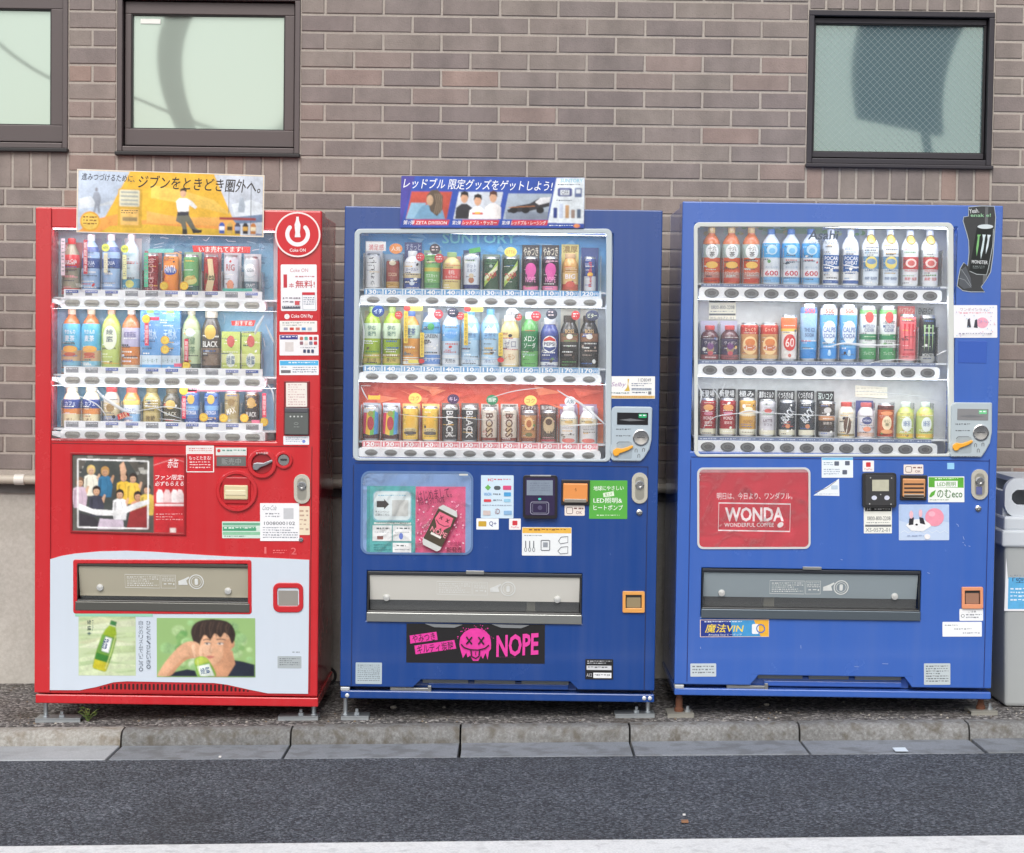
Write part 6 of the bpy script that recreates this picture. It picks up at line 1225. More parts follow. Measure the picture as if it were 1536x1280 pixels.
d = Decal(m.L, -0.0232); d.rect(1306, 720, 1331, 737, (190, 188, 168)); d.el(1309, 747, 4, 3.4, (206, 210, 226)); d.el(1328, 747, 4, 3.4, (206, 210, 226)); [d.el(x, y, 1, 1, (190, 190, 190), n=8) for x, y in ((1303.5, 717), (1335, 717.5), (1302, 756), (1334, 756.5), (1318.5, 742))]; d.done('reader_screen', p)
d = m.D_(); d.rc(1295, 761.5, 1337, 801, (238, 238, 230), 0.5); d.rect(1297, 762, 1336, 768, (40, 40, 42)); d.text('J.C', 1299, 763, 1306, 767, (230, 230, 228), 0.02); d.fine(1311, 763.5, 1334, 767, 1, (210, 210, 208)); d.text('0800-800-2208', 1300, 775.5, 1335, 781.5, (80, 82, 90)); d.fine(1299, 784, 1334, 787, 1, (130, 134, 140)); d.rect(1297, 788, 1336, 791, (110, 112, 116)); d.text('XS-0572-01', 1297.5, 793, 1334, 798.5, (130, 134, 140)); d.done('phone_label', m.o)
bill(m, 1350, 713.5, 1388.5, 751.5, (206, 146, 96), True); okst(m, 1355, 698, 1384.5, 712.5)
d = m.D_(); d.rc(1391.5, 716, 1446, 754.5, (238, 241, 238), 0.6); d.poly([(1392.5, 717), (1445, 717.5), (1445, 733), (1392.5, 732)], (96, 172, 62)); d.fine(1402, 718, 1437, 721.5, 1, (216, 240, 206)); d.rect(1401.5, 722.5, 1436, 732, (240, 244, 240)); d.text('LED照明', 1405, 724, 1433, 731, (100, 160, 80), 0.01); d.text('のむeco', 1405, 735, 1443, 748, (70, 120, 60), 0.008); d.poly([(1393, 746), (1396, 740), (1403, 736), (1401, 743), (1396, 747)], (96, 172, 62)); d.fine(1394, 750, 1440, 753, 1, (150, 170, 150)); d.done('eco_sticker', m.o)
lock(m, 1456, 705, 1481, 750.5); keyhole(m, 1466.5, 764)
d = m.D_(-0.009); d.rr(1463, 731, 1472, 743, 1, (96, 102, 150)); d.done('lock_tag', m.o)
d = m.D_(); d.rc(1347.5, 758, 1423, 811.5, (196, 212, 236), 1.2); d.poly([(1348, 759), (1423, 759), (1423, 785), (1400, 780), (1370, 788), (1348, 782)], (180, 200, 232)); [d.stroke([(1350+i*12, 800), (1356+i*12, 797), (1362+i*12, 801)], .7, (226, 234, 244)) for i in range(6)]; d.el(1401, 777, 14, 13.5, (240, 152, 172), n=28); d.el(1397, 772, 5, 4, (246, 180, 196)); d.poly([(1358, 789), (1366, 782), (1372, 780), (1384, 780), (1393, 786), (1396, 790), (1384, 798), (1366, 797)], (244, 244, 248)); d.poly([(1362, 789), (1363, 779), (1370, 777), (1369, 788)], (52, 50, 58)); d.poly([(1378, 777), (1384, 778), (1387, 788), (1379, 786)], (52, 50, 58)); d.el(1366, 773, 3, 6, (240, 190, 200)); d.el(1380, 771, 2.8, 6, (240, 190, 200)); d.el(1374, 788, 2, 1.4, (52, 46, 52)); d.el(1390, 806, 4.5, 4, (244, 236, 240)); d.fine(1360, 803, 1384, 808, 1, (160, 176, 206)); d.done('pink_balloon_sticker', m.o)
d = m.D_()
for px, py, a_, k in ((1434, 787, .6, 4), (1436, 790, .4, 2), (1444, 806, 1.2, 5), (1446, 818, .9, 3), (1443, 815, .2, 2), (1452, 820, .3, 3), (1280, 1000, .1, 7), (1322, 996, .05, 9), (1200, 968, 1.5, 5), (1050, 970, 1.4, 3), (1390, 860, .3, 4), (1260, 840, .2, 3)): d.stroke([(px, py), (px+k*math.cos(a_)*.5, py+k*math.sin(a_)*.6), (px+k*math.cos(a_), py+k*math.sin(a_))], .8, (140, 160, 208))
tag(d.done('paint_scratch', m.o), kind='stuff')
d = m.D_(); d.rc(1420.5, 695.5, 1431, 705, (150, 206, 240), 0.6); d.done('blue_tab', m.o)
hatch(m, 1053, 853, 1378, 930.5, 899, (160, 172, 178), mat((96, 106, 114), 0.3, 0.5), mat((46, 50, 58), 0.35, 0.3), (1155, 882), ((1083, 891), (1343, 897)), (0.29, 0.34))
m.B(1203, 850.5, 1231, 855.5, -0.008, 0.0, STEEL, 'hatch_latch', 0.001)
coin_return(m, 1441, 881.5, 1473, 914, (226, 150, 110), (160, 120, 100), 2)
d = m.D_(); d.rc(1438, 914.5, 1473.5, 932.5, (238, 240, 242), 1.5); d.text('ご注意', 1451, 917, 1463, 920, (90, 94, 104)); d.stroke(ell(1443, 925, 2.3, 2.3, 12), .7, (90, 94, 104), True); d.fine(1448, 922, 1471, 930, 2, (130, 134, 144)); d.done('caution_label', m.o)
d = m.D_(); d.rc(1412.5, 934, 1471.5, 956, (240, 242, 244), 1); d.fine(1416, 938, 1435, 941, 1, (120, 124, 134)); d.fine(1430, 943.5, 1456, 947, 1, (130, 134, 144), .9); d.fine(1443, 949.5, 1468, 953, 1, (150, 154, 164)); d.done('owner_label', m.o)
d = m.D_(); d.rc(1049.5, 929.5, 1152.5, 955.5, (238, 210, 190), 0.6); d.poly([(1050.5, 930.3), (1118, 930.3), (1108, 954.7), (1050.5, 954.7)], (40, 60, 140)); d.poly([(1118, 930.3), (1152, 930.3), (1152, 954.7), (1108, 954.7)], (236, 176, 60)); d.poly([(1095, 930.3), (1130, 930.3), (1140, 954.7), (1098, 954.7)], (70, 150, 206)); d.text('魔法VIN', 1058, 936, 1114, 949, (244, 214, 70), 0.03, shear=0.2); d.fine(1056, 931.5, 1112, 935, 1, (226, 232, 240)); d.text('Amazing Soul ビーボッサ', 1062, 950.3, 1112, 954, (230, 234, 240)); d.rr(1127, 936, 1137, 951, 2, (236, 240, 244)); d.stroke(ell(1140, 943, 6, 6, 16), 1.6, (60, 110, 190), True); d.done('promo_sticker', m.o)
plate(m, 1035, 995, 1073.5, 1014.5, (196, 206, 212), (110, 116, 124), 3); plate(m, 1384.5, 996, 1424, 1028, (190, 200, 204), (96, 102, 108), 7)
foot(m, 1020, (-0.045, 0.05), True); foot(m, 1475, (-0.045, 0.05), True)
# ------------------------------------------------------------------ sample drinks: each stands on a shelf behind the film
PROF = {
 'pet': [(0, .88), (.012, .97), (.03, 1), (.10, 1), (.115, .965), (.13, 1), (.20, 1), (.215, .97), (.23, 1), (.60, 1), (.68, .98), (.75, .90), (.82, .68), (.87, .44), (.895, .37), (.905, .37)],
 'pets': [(0, .88), (.015, .97), (.035, 1), (.62, 1), (.70, .97), (.78, .80), (.84, .56), (.865, .48), (.875, .48)],
 'can': [(0, .80), (.02, .84), (.05, .98), (.07, 1), (.90, 1), (.95, .93), (.968, .88), (.985, .90), (1.0, .88)],
 'bcan': [(0, .88), (.02, .97), (.04, 1), (.66, 1), (.73, .95), (.80, .80), (.85, .66), (.87, .62), (.88, .62)],
 'coke': [(0, .86), (.02, .98), (.16, 1), (.26, .93), (.36, .86), (.46, .93), (.58, 1), (.66, .95), (.76, .76), (.85, .48), (.895, .38), (.905, .38)],
 'box': [(0, 1), (.99, 1), (1, .97)],
}
CAPT = {'pet': (.905, 1.0, .41), 'pets': (.875, 1.0, .54), 'bcan': (.88, 1.0, .66), 'coke': (.905, 1.0, .42)}
def fineshape(P, F, lim):                       # split long triangles so a flat outline can bend round a drink
    P = list(P); out = []; st = []
    for f in F:
        for k in range(1, len(f)-1): st.append((f[0], f[k], f[k+1]))
    mid = {}
    while st:
        a, b, c = st.pop(); e = [(abs(P[i][0]-P[j][0]), i, j, k) for i, j, k in ((a, b, c), (b, c, a), (c, a, b))]
        L_, i, j, k = max(e)
        if L_ <= lim: out.append((a, b, c)); continue
        key = (min(i, j), max(i, j))
        if key not in mid: mid[key] = len(P); P.append(((P[i][0]+P[j][0])/2, (P[i][1]+P[j][1])/2))
        q = mid[key]; st += [(i, q, k), (q, j, k)]
    return P, out
def prof_r(kind, t):
    P = PROF[kind]
    for (a, ra), (b, rb) in zip(P, P[1:]):
        if a <= t <= b: return ra+(rb-ra)*((t-a)/(b-a) if b > a else 0)
    return P[-1][1]
ALU = mat((196, 198, 200), 0.3, 0.85)
YB = 0.074
def drink(m, row, slot, kind, top, rpx, name, label, cat, group, body, cap=None, bands=(), texts=(), emblems=(), card=None, coat=0.15, dx=0):
    zs_, xs_, f = row; px = xs_[slot]+dx; rpx *= (1.06 if kind == 'can' else 1.15)
    x = m.Ld(px, top, YB)[0]; z1 = m.Ld(px, top, YB)[1]; r = m.Ld(px+rpx, top, YB)[0]-x; H = z1-zs_
    t_ = tag(empty(name, (m.x0+x, YB, m.z0+zs_)), label, cat, group)
    seg = 22; sq = kind == 'box'
    def lath(mb, pts, mt):
        if sq:
            for (ra, ha), (rb, hb) in zip(pts, pts[1:]): mb.box(-ra, ra, -ra*0.72, ra*0.72, ha, hb, mt)
        else: mb.lathe(pts, (0, 0, 0), mt, seg)
    mb = MB(); P = [(r*q, H*a) for a, q in PROF[kind]]
    if kind == 'can':
        lath(mb, P+[(r*0.82, H*1.0), (r*0.80, H*0.988), (0.0002, H*0.988)], ALU)
    else: lath(mb, P, mat(body, 0.18, coat=coat))
    mb.build('body', t_, smooth=not sq)
    if kind in CAPT:
        a, b, q = CAPT[kind]; mb = MB(); mb.lathe([(r*q*.97, H*(a-.004)), (r*q, H*(a+.01)), (r*q, H*(b-.012)), (r*q*.9, H*b), (0.0003, H*b)], (0, 0, 0), mat(cap or (240, 240, 240), 0.4), 18); mb.build('cap', t_, smooth=True)
    bb = list(bands)
    if kind == 'can': bb = [(.055, .945, body)]+bb
    if bb:
        mb = MB(); k = 1.012
        for i, (a, b, c) in enumerate(bb):
            n = max(2, int((b-a)/0.04)); kk = k+0.006*i
            ts = [a+(b-a)*j/n for j in range(n+1)]
            if sq: mb.box(-r*kk, r*kk, -r*0.72*kk, r*0.72*kk, H*a, H*b, mat(c, 0.3))
            else:
                pr = [(r*kk*prof_r(kind, q), H*q) for q in ts]; vv = []; ff = []
                for rr_, h in pr:
                    for s_ in range(seg): an = 2*math.pi*s_/seg; vv.append((rr_*math.cos(an), rr_*math.sin(an), h))
                for j in range(n):
                    for s_ in range(seg): ff.append((j*seg+s_, j*seg+(s_+1) % seg, (j+1)*seg+(s_+1) % seg, (j+1)*seg+s_))
                mb.add(vv, ff, mat(c, 0.26, coat=0.15))
        mb.build('label_wrap', t_, smooth=not sq)
    rd = random.Random(slot*7+int(top)); ebands = []
    lc = [b_[2] for b_ in bb if b_[2]] or [body]
    if True:
        mb = MB(); lay = [0]
        def wrap(u, h, ly):                       # u metres across, bent round the drink
            R = r*(1.03+0.006*len(bb))*max(0.4, prof_r(kind, min(.99, max(0, h/H))))+0.0003*ly
            if sq: return (u, -r*0.72*(1.03+.006*len(bb))-0.0003*ly, h)
            a_ = u/R; return (R*math.sin(a_), -R*math.cos(a_), h)
        for e in emblems:
            tc, rw, rh, c = e[:4]; lay[0] += 1
            P2 = ell(0, H*tc, r*rw, H*rh, 18) if len(e) == 4 else ([(q[0]*r, H*q[1]) for q in e[4]])
            P2, T2 = fineshape(P2, [tuple(t) for t in tessellate_polygon([[Vector((q[0], q[1], 0)) for q in P2]])], r*0.22)
            mb.add([wrap(a_, b_, lay[0]) for a_, b_ in P2], T2, mat(c, 0.3))
        for e in texts:
            s_, tc, wf, hf, c = e[:5]; rot = e[5] if len(e) > 5 else 0; lay[0] += 1
            v, fc = text_mesh(s_, 0.015); ca, sa = math.cos(rot), math.sin(rot); w_ = r*wf; h_ = H*hf
            if abs(rot) > 1.2: w_, h_ = H*wf, r*hf
            P2, T2 = fineshape([((a_-.5)*w_*ca-(b_-.5)*h_*sa, H*tc+(a_-.5)*w_*sa+(b_-.5)*h_*ca) for a_, b_ in v], fc, r*0.5)
            mb.add([wrap(a_, b_, lay[0]) for a_, b_ in P2], T2, mat(c, 0.3))
        # small print, seals and leaf marks crowding the label
        lo, hi = (.07, .93) if kind == 'can' else ((.03, .97) if sq else (.04, .70))
        ink = [(240, 240, 236), (60, 56, 66), tuple(int(v*.55) for v in lc[0]), tuple(min(255, int(v*.5+126)) for v in lc[-1]), rd.choice([(206, 66, 60), (70, 110, 180), (90, 150, 80), (226, 180, 70)])]
        for q in range(11 if kind == 'can' else 15):
            hh = H*rd.uniform(lo, hi); c = rd.choice(ink); u = -r*rd.uniform(.5, 1.05); e_ = u+r*rd.uniform(.5, 1.6); dz_ = H*rd.uniform(.012, .026)
            if any(abs(hh/H-t_e[1]) < t_e[3]*.6+.01 for t_e in texts if abs(t_e[5] if len(t_e) > 5 else 0) < .7): continue
            while u < e_:
                wv_ = r*rd.uniform(.06, .2); mb.add([wrap(u, hh, 0), wrap(u+wv_, hh, 0), wrap(u+wv_, hh+dz_, 0), wrap(u, hh+dz_, 0)], [(0, 1, 2, 3)], mat(c, .3)); u += wv_+r*.07
        for q in range(3):
            cx_, cz_, k_ = r*rd.uniform(-.8, .8), H*rd.uniform(lo+.03, hi-.05), r*rd.uniform(.12, .24)
            if any(abs(cz_/H-t_e[1]) < t_e[3]*.6+.04 for t_e in texts): continue
            P2 = ell(cx_, cz_, k_, k_*rd.uniform(.6, 1.1), 10, rd.uniform(0, 1)); P2, T2 = fineshape(P2, [tuple(t) for t in tessellate_polygon([[Vector((a_, b_, 0)) for a_, b_ in P2]])], r*.3); mb.add([wrap(a_, b_, 0) for a_, b_ in P2], T2, mat(rd.choice(ink), .3))
        mb.build('lettering', t_)
    if not card and m is not M3: card = (tuple(int(v*.55+100) for v in lc[0]), top-(4 if kind == 'can' else -6), '', W_)
    if card:
        c, top2, txt, tcol = card
        zt = m.Ld(px, top2, YB+.03)[1]-zs_; wv = (m.Ld(px+13, top, YB)[0]-m.Ld(px, top, YB)[0])
        mb = MB(); mb.box(-wv, wv, 0.034, 0.0365, 0, zt, mat(c, 0.4)); cd = mb.build('backing_card', t_)
        if txt:
            mb = MB(); v, fc = text_mesh(txt, 0.02); hz = zt-H
            hz = max(hz, 0.012); mb.add([((a_-.5)*wv*1.7, 0.0335, zt-hz*.88+b_*hz*.72) for a_, b_ in v], fc, mat(tcol, 0.4)); mb.build('header_words', cd)
    return t_
G1, G2, G3 = 'sample drinks in the red machine', 'sample drinks in the dark blue machine', 'sample drinks in the bright blue machine'
R_, W_, K_ = (204, 44, 48), (236, 238, 240), (40, 38, 40)
A, B, C = ROW1
# red machine, top row
drink(M1, A, 0, 'coke', 358, 12.5, 'cola_bottle', 'contour bottle with red label and red foot, top shelf of red machine', 'bottle', G1, (150, 144, 122), R_, [(0, .15, (200, 52, 56)), (.5, .72, (206, 48, 54))], [('Coca‑Cola', .61, 1.5, .07, W_)])
for s_, q in ((1, 0), (2, 1)): drink(M1, A, s_, 'pet', 352, 12, 'sport_drink_bottle', 'pale blue bottle with dark blue label bands, top shelf of red machine', 'bottle', G1, (168, 198, 232), (236, 240, 244), [(.02, .16, (104, 126, 178)), (.46, .62, (62, 88, 152)), (.72, .80, (84, 106, 166))], [('水分補給', .08, 1.3, .06, (220, 228, 240)), ('AQUA', .54, 1.2, .07, (206, 218, 236))])
drink(M1, A, 3, 'pet', 352, 11.5, 'clear_water_bottle', 'clear bottle with teal and yellow foot label, top shelf of red machine', 'bottle', G1, (206, 222, 230), W_, [(.02, .14, (222, 228, 232)), (.16, .30, (110, 178, 206))], [('天然水', .08, 1.2, .06, (120, 140, 160))], [(.22, .5, .06, (214, 214, 120))])
drink(M1, A, 4, 'can', 381, 10.5, 'cola_can', 'dark red slim can with pale upright script, top shelf of red machine', 'can', G1, (138, 28, 38), None, (), [('Coca‑Cola', .5, .78, .9, (214, 150, 150), math.pi/2)])
drink(M1, A, 5, 'can', 382, 11, 'orange_soda_can', 'orange can with white lettering on blue patch', 'can', G1, (240, 148, 58), None, [(.06, .2, (232, 132, 44))], [('FANTA', .66, 1.55, .16, W_)], [(.62, .92, .09, (56, 84, 170))])
drink(M1, A, 6, 'can', 383, 11, 'ginger_ale_can', 'green can with yellow sash, top shelf of red machine', 'can', G1, (104, 164, 104), None, [(.06, .3, (70, 110, 96))], [('GINGER', .47, 1.4, .08, (190, 140, 50), .25)], [(.42, .95, .1, (214, 210, 130))])
drink(M1, A, 7, 'can', 383, 10.5, 'red_gold_can', 'red and cream can with dark green lettering, top shelf of red machine', 'can', G1, (168, 46, 48), None, (), [('Real', .5, 1.4, .16, (60, 76, 44))], [(.5, 0, 0, (226, 206, 160), [(-.7, .2), (.2, .1), (.6, .45), (.3, .9), (-.4, .9), (-.2, .55)])])
drink(M1, A, 8, 'can', 384, 10.5, 'white_fruit_can', 'white can with red letters above a peach, top shelf of red machine', 'can', G1, (216, 222, 230), None, (), [('RIG', .72, 1.2, .15, (184, 96, 100))], [(.32, .48, .12, (224, 150, 116))])
drink(M1, A, 9, 'can', 386, 10.5, 'white_soda_can', 'white can with round grey emblem and slate band', 'can', G1, (206, 220, 226), None, [(.24, .42, (112, 132, 142))], [('CRAFT', .33, 1.3, .07, (214, 224, 228)), ('SODA', .68, 1.0, .09, (110, 130, 140))], [(.68, .72, .15, (228, 236, 240))])
# middle row
for s_ in (0, 1): drink(M1, B, s_, 'pet', 463, 13, 'barley_tea_bottle', 'amber tea bottle with sky blue label and orange picture', 'bottle', G1, (184, 112, 66), (226, 196, 170), [(.02, .2, (132, 190, 214)), (.2, .36, (206, 170, 130)), (.36, .76, (92, 176, 210))], [('やかんの', .64, 1.1, .07, W_), ('麦茶', .54, 1.0, .09, W_)], [(.38, .8, .05, (236, 176, 84)), (.3, .6, .03, (196, 96, 70))])
drink(M1, B, 2, 'pet', 463, 13, 'green_tea_bottle', 'yellow-green tea bottle with white emblem and kanji', 'bottle', G1, (184, 198, 92), (214, 170, 140), [(.02, .76, (186, 202, 110))], [('綾', .64, .7, .09, (90, 100, 110)), ('鷹', .53, .7, .09, (90, 100, 110)), ('茶', .08, .5, .05, (100, 130, 80))], [(.55, .75, .18, (226, 232, 206))])
drink(M1, B, 3, 'pet', 463, 13, 'milk_tea_bottle', 'brown tea bottle with lavender label and cream foot', 'bottle', G1, (190, 116, 70), (236, 214, 200), [(.02, .15, (226, 216, 196)), (.15, .42, (206, 128, 66)), (.42, .70, (186, 180, 206))], [('紅茶花伝', .6, 1.3, .08, (96, 90, 140)), ('TEA', .08, 1, .06, (150, 130, 110))])
for s_ in (4, 5): drink(M1, B, s_, 'box', 465, 13, 'water_pack', 'flat blue spring water pack with pale lettering', 'water pack', G1, (104, 156, 208), None, [(.02, .16, (96, 168, 222)), (.16, .30, (206, 220, 230))], [('天然水', .62, 1.3, .16, (206, 226, 240)), ('い・ろ・は・す', .22, 1.5, .06, (90, 130, 110))], [(.88, .45, .07, (126, 186, 236)), (.96, .4, .03, (140, 196, 96))])
drink(M1, B, 6, 'pet', 464, 12.5, 'pale_tea_bottle', 'pale green tea bottle with leafy label and dark foot', 'bottle', G1, (176, 186, 140), (206, 196, 170), [(.02, .18, (92, 108, 96)), (.18, .68, (190, 206, 168))], [('爽健', .52, 1.1, .11, (96, 130, 100)), ('美茶', .38, 1.1, .11, (96, 130, 100))], [(.64, .5, .06, (214, 220, 230))])
drink(M1, B, 7, 'bcan', 466, 12.5, 'black_coffee_bottle', 'black coffee bottle with gold emblem and BLACK lettering', 'bottle', G1, (74, 66, 60), (206, 196, 180), [(.16, .42, (132, 112, 96))], [('BLACK', .48, 1.7, .09, (236, 236, 232)), ('PERFECT', .08, 1.4, .05, (206, 206, 200))], [(.66, .62, .11, (206, 172, 76))])
for s_ in (8, 9): drink(M1, B, s_, 'box', 499, 12, 'green_tea_pack', 'small yellow-green tea pack with red round badge', 'tea pack', G1, (190, 204, 110), None, [(.3, .5, (214, 220, 150))], [('綾鷹', .36, .9, .2, (90, 120, 150))], [(.78, .42, .13, (196, 92, 84)), (.36, .5, .16, (226, 232, 220))])
# bottom row
for s_ in (0, 1): drink(M1, C, s_, 'bcan', 582, 11.5, 'milk_coffee_bottle', 'cream coffee bottle with navy upper label and brown wave', 'bottle', G1, (226, 216, 190), (226, 220, 200), [(.04, .34, (222, 210, 170)), (.34, .48, (214, 140, 78)), (.48, .70, (56, 72, 136))], [('カフェ', .6, 1.2, .1, (206, 216, 236)), ('オレ', .2, 1.0, .1, (120, 90, 60))])
drink(M1, C, 2, 'bcan', 582, 11, 'latte_bottle', 'grey latte bottle with red cap and dark emblem', 'bottle', G1, (196, 190, 176), (204, 70, 70), [(.04, .3, (150, 160, 186)), (.3, .62, (206, 190, 150))], [('GEORGIA', .18, 1.5, .08, (90, 70, 60))], [(.5, .5, .1, (150, 120, 70))])
drink(M1, C, 3, 'bcan', 583, 11, 'white_blue_bottle', 'white and light blue bottle with orange cap', 'bottle', G1, (226, 150, 84), (214, 110, 90), [(.04, .36, (150, 190, 226)), (.36, .58, (222, 230, 238)), (.58, .70, (232, 200, 110))], [('カフェオレ', .46, 1.5, .09, (70, 90, 150))])
drink(M1, C, 4, 'bcan', 583, 11.5, 'gold_coffee_bottle', 'olive gold coffee bottle, bottom shelf of red machine', 'bottle', G1, (168, 150, 92), (150, 134, 84), [(.1, .4, (190, 172, 116))], [('微糖', .26, 1.1, .14, (96, 76, 40))])
drink(M1, C, 5, 'bcan', 584, 11.5, 'dark_coffee_bottle', 'dark olive coffee bottle with gold disc', 'bottle', G1, (84, 78, 62), (120, 108, 84), [(.06, .2, (110, 116, 92))], [('BLACK', .38, 1.5, .09, (206, 200, 180))], [(.6, .6, .11, (196, 170, 96))])
for s_ in (6, 7): drink(M1, C, s_, 'can', 588, 10.5, 'blue_coffee_can', 'blue coffee can with gold emblem, bottom shelf of red machine', 'can', G1, (84, 124, 190), None, [(.06, .3, (66, 92, 158)), (.5, .62, (130, 176, 220))], [('GEORGIA', .44, 1.5, .1, (226, 232, 240)), ('BLEND', .16, 1.3, .1, (206, 216, 236))], [(.78, .5, .12, (220, 184, 90))])
drink(M1, C, 8, 'can', 589, 10.5, 'gold_coffee_can', 'pale gold coffee can with white script', 'can', G1, (176, 160, 112), None, [(.06, .3, (196, 186, 150))], [('MAX', .5, 1.3, .16, (240, 236, 222), .3)], [(.72, .5, .1, (140, 116, 70))])
drink(M1, C, 9, 'can', 590, 10.5, 'black_coffee_can', 'black coffee can with gold disc, bottom shelf of red machine', 'can', G1, (66, 58, 54), None, [(.06, .26, (120, 104, 92))], [('BLACK', .42, 1.5, .13, (226, 226, 222))], [(.72, .6, .14, (190, 156, 90))])
# dark blue machine, top row
A, B, C = ROW2
drink(M2, A, 0, 'can', 381, 10.5, 'white_milk_can', 'tall white can with black upright kana', 'can', G2, (228, 230, 232), None, (), [('うれしい', .5, .8, .5, (70, 72, 80), math.pi/2), ], (), ((234, 234, 236), 362, '', W_))
drink(M2, A, 1, 'can', 390, 9.5, 'cocoa_can', 'brown-red can on gold foot, top shelf of dark blue machine', 'can', G2, (150, 70, 62), None, [(.06, .26, (190, 150, 80))], [('COCOA', .5, 1.4, .12, (226, 190, 160))], [(.88, .55, .08, (206, 196, 170))], ((170, 192, 212), 382, '', W_))
drink(M2, A, 2, 'pets', 377, 11.5, 'white_yogurt_bottle', 'white bottle with blue dotted foot before a navy card', 'bottle', G2, (226, 228, 234), W_, [(.03, .3, (70, 92, 160)), (.3, .42, (206, 190, 150))], [('ヨーグルト', .52, 1.5, .09, (60, 80, 140))], [(.16, .3, .05, (214, 224, 238)), (.24, .2, .03, (214, 224, 238))], ((82, 88, 140), 364, 'すきっと', (220, 224, 240)))
drink(M2, A, 3, 'can', 380, 11.5, 'green_fruit_can', 'green fruit can with pale script, top shelf of dark blue machine', 'can', G2, (126, 184, 110), None, [(.06, .2, (96, 160, 100)), (.5, .6, (206, 190, 80))], [('マスカット', .38, 1.5, .1, (232, 240, 228)), ('サワー', .26, 1.1, .08, (232, 240, 228))])
drink(M2, A, 4, 'pets', 379, 12, 'peach_drink_bottle', 'pale yellow bottle with pink-red square label and green cap', 'bottle', G2, (226, 206, 140), (160, 190, 130), [(.28, .56, (220, 96, 90))], [('桃', .47, .7, .12, (250, 220, 214)), ('なっちゃん', .35, 1.4, .07, (250, 220, 214))])
drink(M2, A, 5, 'can', 381, 11.5, 'white_tea_can', 'white can with brown fruit prints and navy foot', 'can', G2, (214, 220, 228), None, [(.05, .16, (56, 66, 116))], [('ホット', .66, 1.2, .1, (90, 110, 150)), ('ミルク', .54, 1.1, .09, (90, 110, 150))], [(.28, .35, .08, (170, 110, 80)), (.4, .3, .06, (206, 190, 160))], ((56, 74, 110), 376, '', W_))
for s_ in (6, 7): drink(M2, A, s_, 'can', 386, 11.3, 'citrus_soda_can', 'dark green soda can with slanted red lettering on lime', 'can', G2, (44, 78, 54), None, (), [('Dew', .47, 1.5, .24, (178, 62, 56), .5)], [(.5, 0, 0, (176, 204, 98), [(-.95, .12), (-.2, .3), (.95, .72), (.95, .9), (.1, .62), (-.95, .4)]), (.5, 0, 0, (216, 220, 190), [(-.9, .28), (.9, .62), (.9, .76), (-.9, .4)])])
for s_ in (8, 9): drink(M2, A, s_, 'can', 386, 11, 'pink_black_can', 'black can with magenta face print and pink foot', 'can', G2, (58, 40, 54), None, [(.05, .16, (232, 130, 170))], [('NOPE', .34, 1.4, .16, (232, 150, 196))], [(.62, .75, .2, (214, 84, 160)), (.42, .5, .1, (214, 84, 160))], ((66, 58, 60), 368, 'やみつき', (236, 226, 200)))
drink(M2, A, 10, 'bcan', 381, 10.5, 'gold_cola_bottle', 'gold bottle with red and cream lettering before yellow card', 'bottle', G2, (196, 150, 84), (206, 170, 130), [(.05, .2, (190, 90, 70)), (.2, .5, (224, 190, 130))], [('BIG', .4, 1.3, .12, (240, 236, 240))], [(.2, .6, .08, (204, 84, 70))], ((222, 206, 130), 367, '濃厚', (150, 110, 50)))
drink(M2, A, 11, 'can', 386, 8.5, 'energy_can', 'slim navy and silver energy can before a navy card', 'can', G2, (58, 78, 138), None, [(.05, .45, (206, 210, 216))], [('Red Bull', .5, .7, .5, (196, 60, 70), math.pi/2)], [(.5, .5, .06, (226, 180, 70))], ((58, 80, 140), 372, '', W_))
# middle row
for s_ in (0, 1): drink(M2, B, s_, 'pet', 461, 12, 'lime_green_tea_bottle', 'lime green tea bottle with pale label and framed kanji', 'bottle', G2, (160, 186, 60), (176, 196, 120), [(.04, .2, (206, 186, 100)), (.46, .72, (206, 222, 196))], [('伊右', .64, .9, .08, (70, 120, 110)), ('衛門', .54, .9, .08, (70, 120, 110)), ('濃い味', .1, 1.1, .07, (120, 110, 50))])
drink(M2, B, 2, 'pet', 467, 11.5, 'amber_barley_bottle', 'amber bottle with green and blue label between yellow strips', 'bottle', G2, (226, 160, 84), (90, 130, 206), [(.03, .16, (236, 236, 226)), (.5, .74, (186, 206, 190))], [('麦茶', .62, 1.0, .13, (60, 84, 150)), ('ミネラル', .09, 1.3, .06, (110, 130, 180))])
drink(M2, B, 3, 'pet', 463, 12.5, 'white_hydration_bottle', 'white bottle with blue label, green leaf and GREEN lettering', 'bottle', G2, (222, 226, 232), W_, [(.04, .2, (106, 146, 206)), (.46, .56, (206, 216, 222)), (.56, .76, (92, 150, 190))], [('GREEN', .52, 1.5, .07, (90, 100, 110)), ('スッキリ', .12, 1.3, .07, (226, 234, 244))], [(.68, .36, .06, (60, 150, 84))])
drink(M2, B, 4, 'pet', 464, 12, 'blue_wave_bottle', 'pale bottle with sky blue wave label, middle shelf of dark blue machine', 'bottle', G2, (206, 220, 234), (206, 210, 220), [(.04, .2, (228, 232, 236)), (.44, .72, (132, 184, 226))], [('天然水', .1, 1.2, .07, (80, 90, 110)), ('スパークリング', .58, 1.6, .05, (230, 240, 248))], [(.56, .7, .08, (96, 160, 220))])
for s_ in (5, 6): drink(M2, B, s_, 'pet', 464, 12.5, 'spring_water_bottle', 'pale blue spring water bottle with snowy peak label', 'bottle', G2, (176, 208, 232), (120, 180, 226), [(.04, .16, (214, 226, 236)), (.46, .76, (150, 196, 230))], [('天然水', .54, 1.3, .08, (80, 110, 160)), ('冷たい', .1, 1.2, .06, (120, 140, 170))], [(.66, 0, 0, (216, 232, 242), [(-.8, .58), (-.2, .72), (.1, .66), (.5, .74), (.9, .58)])])
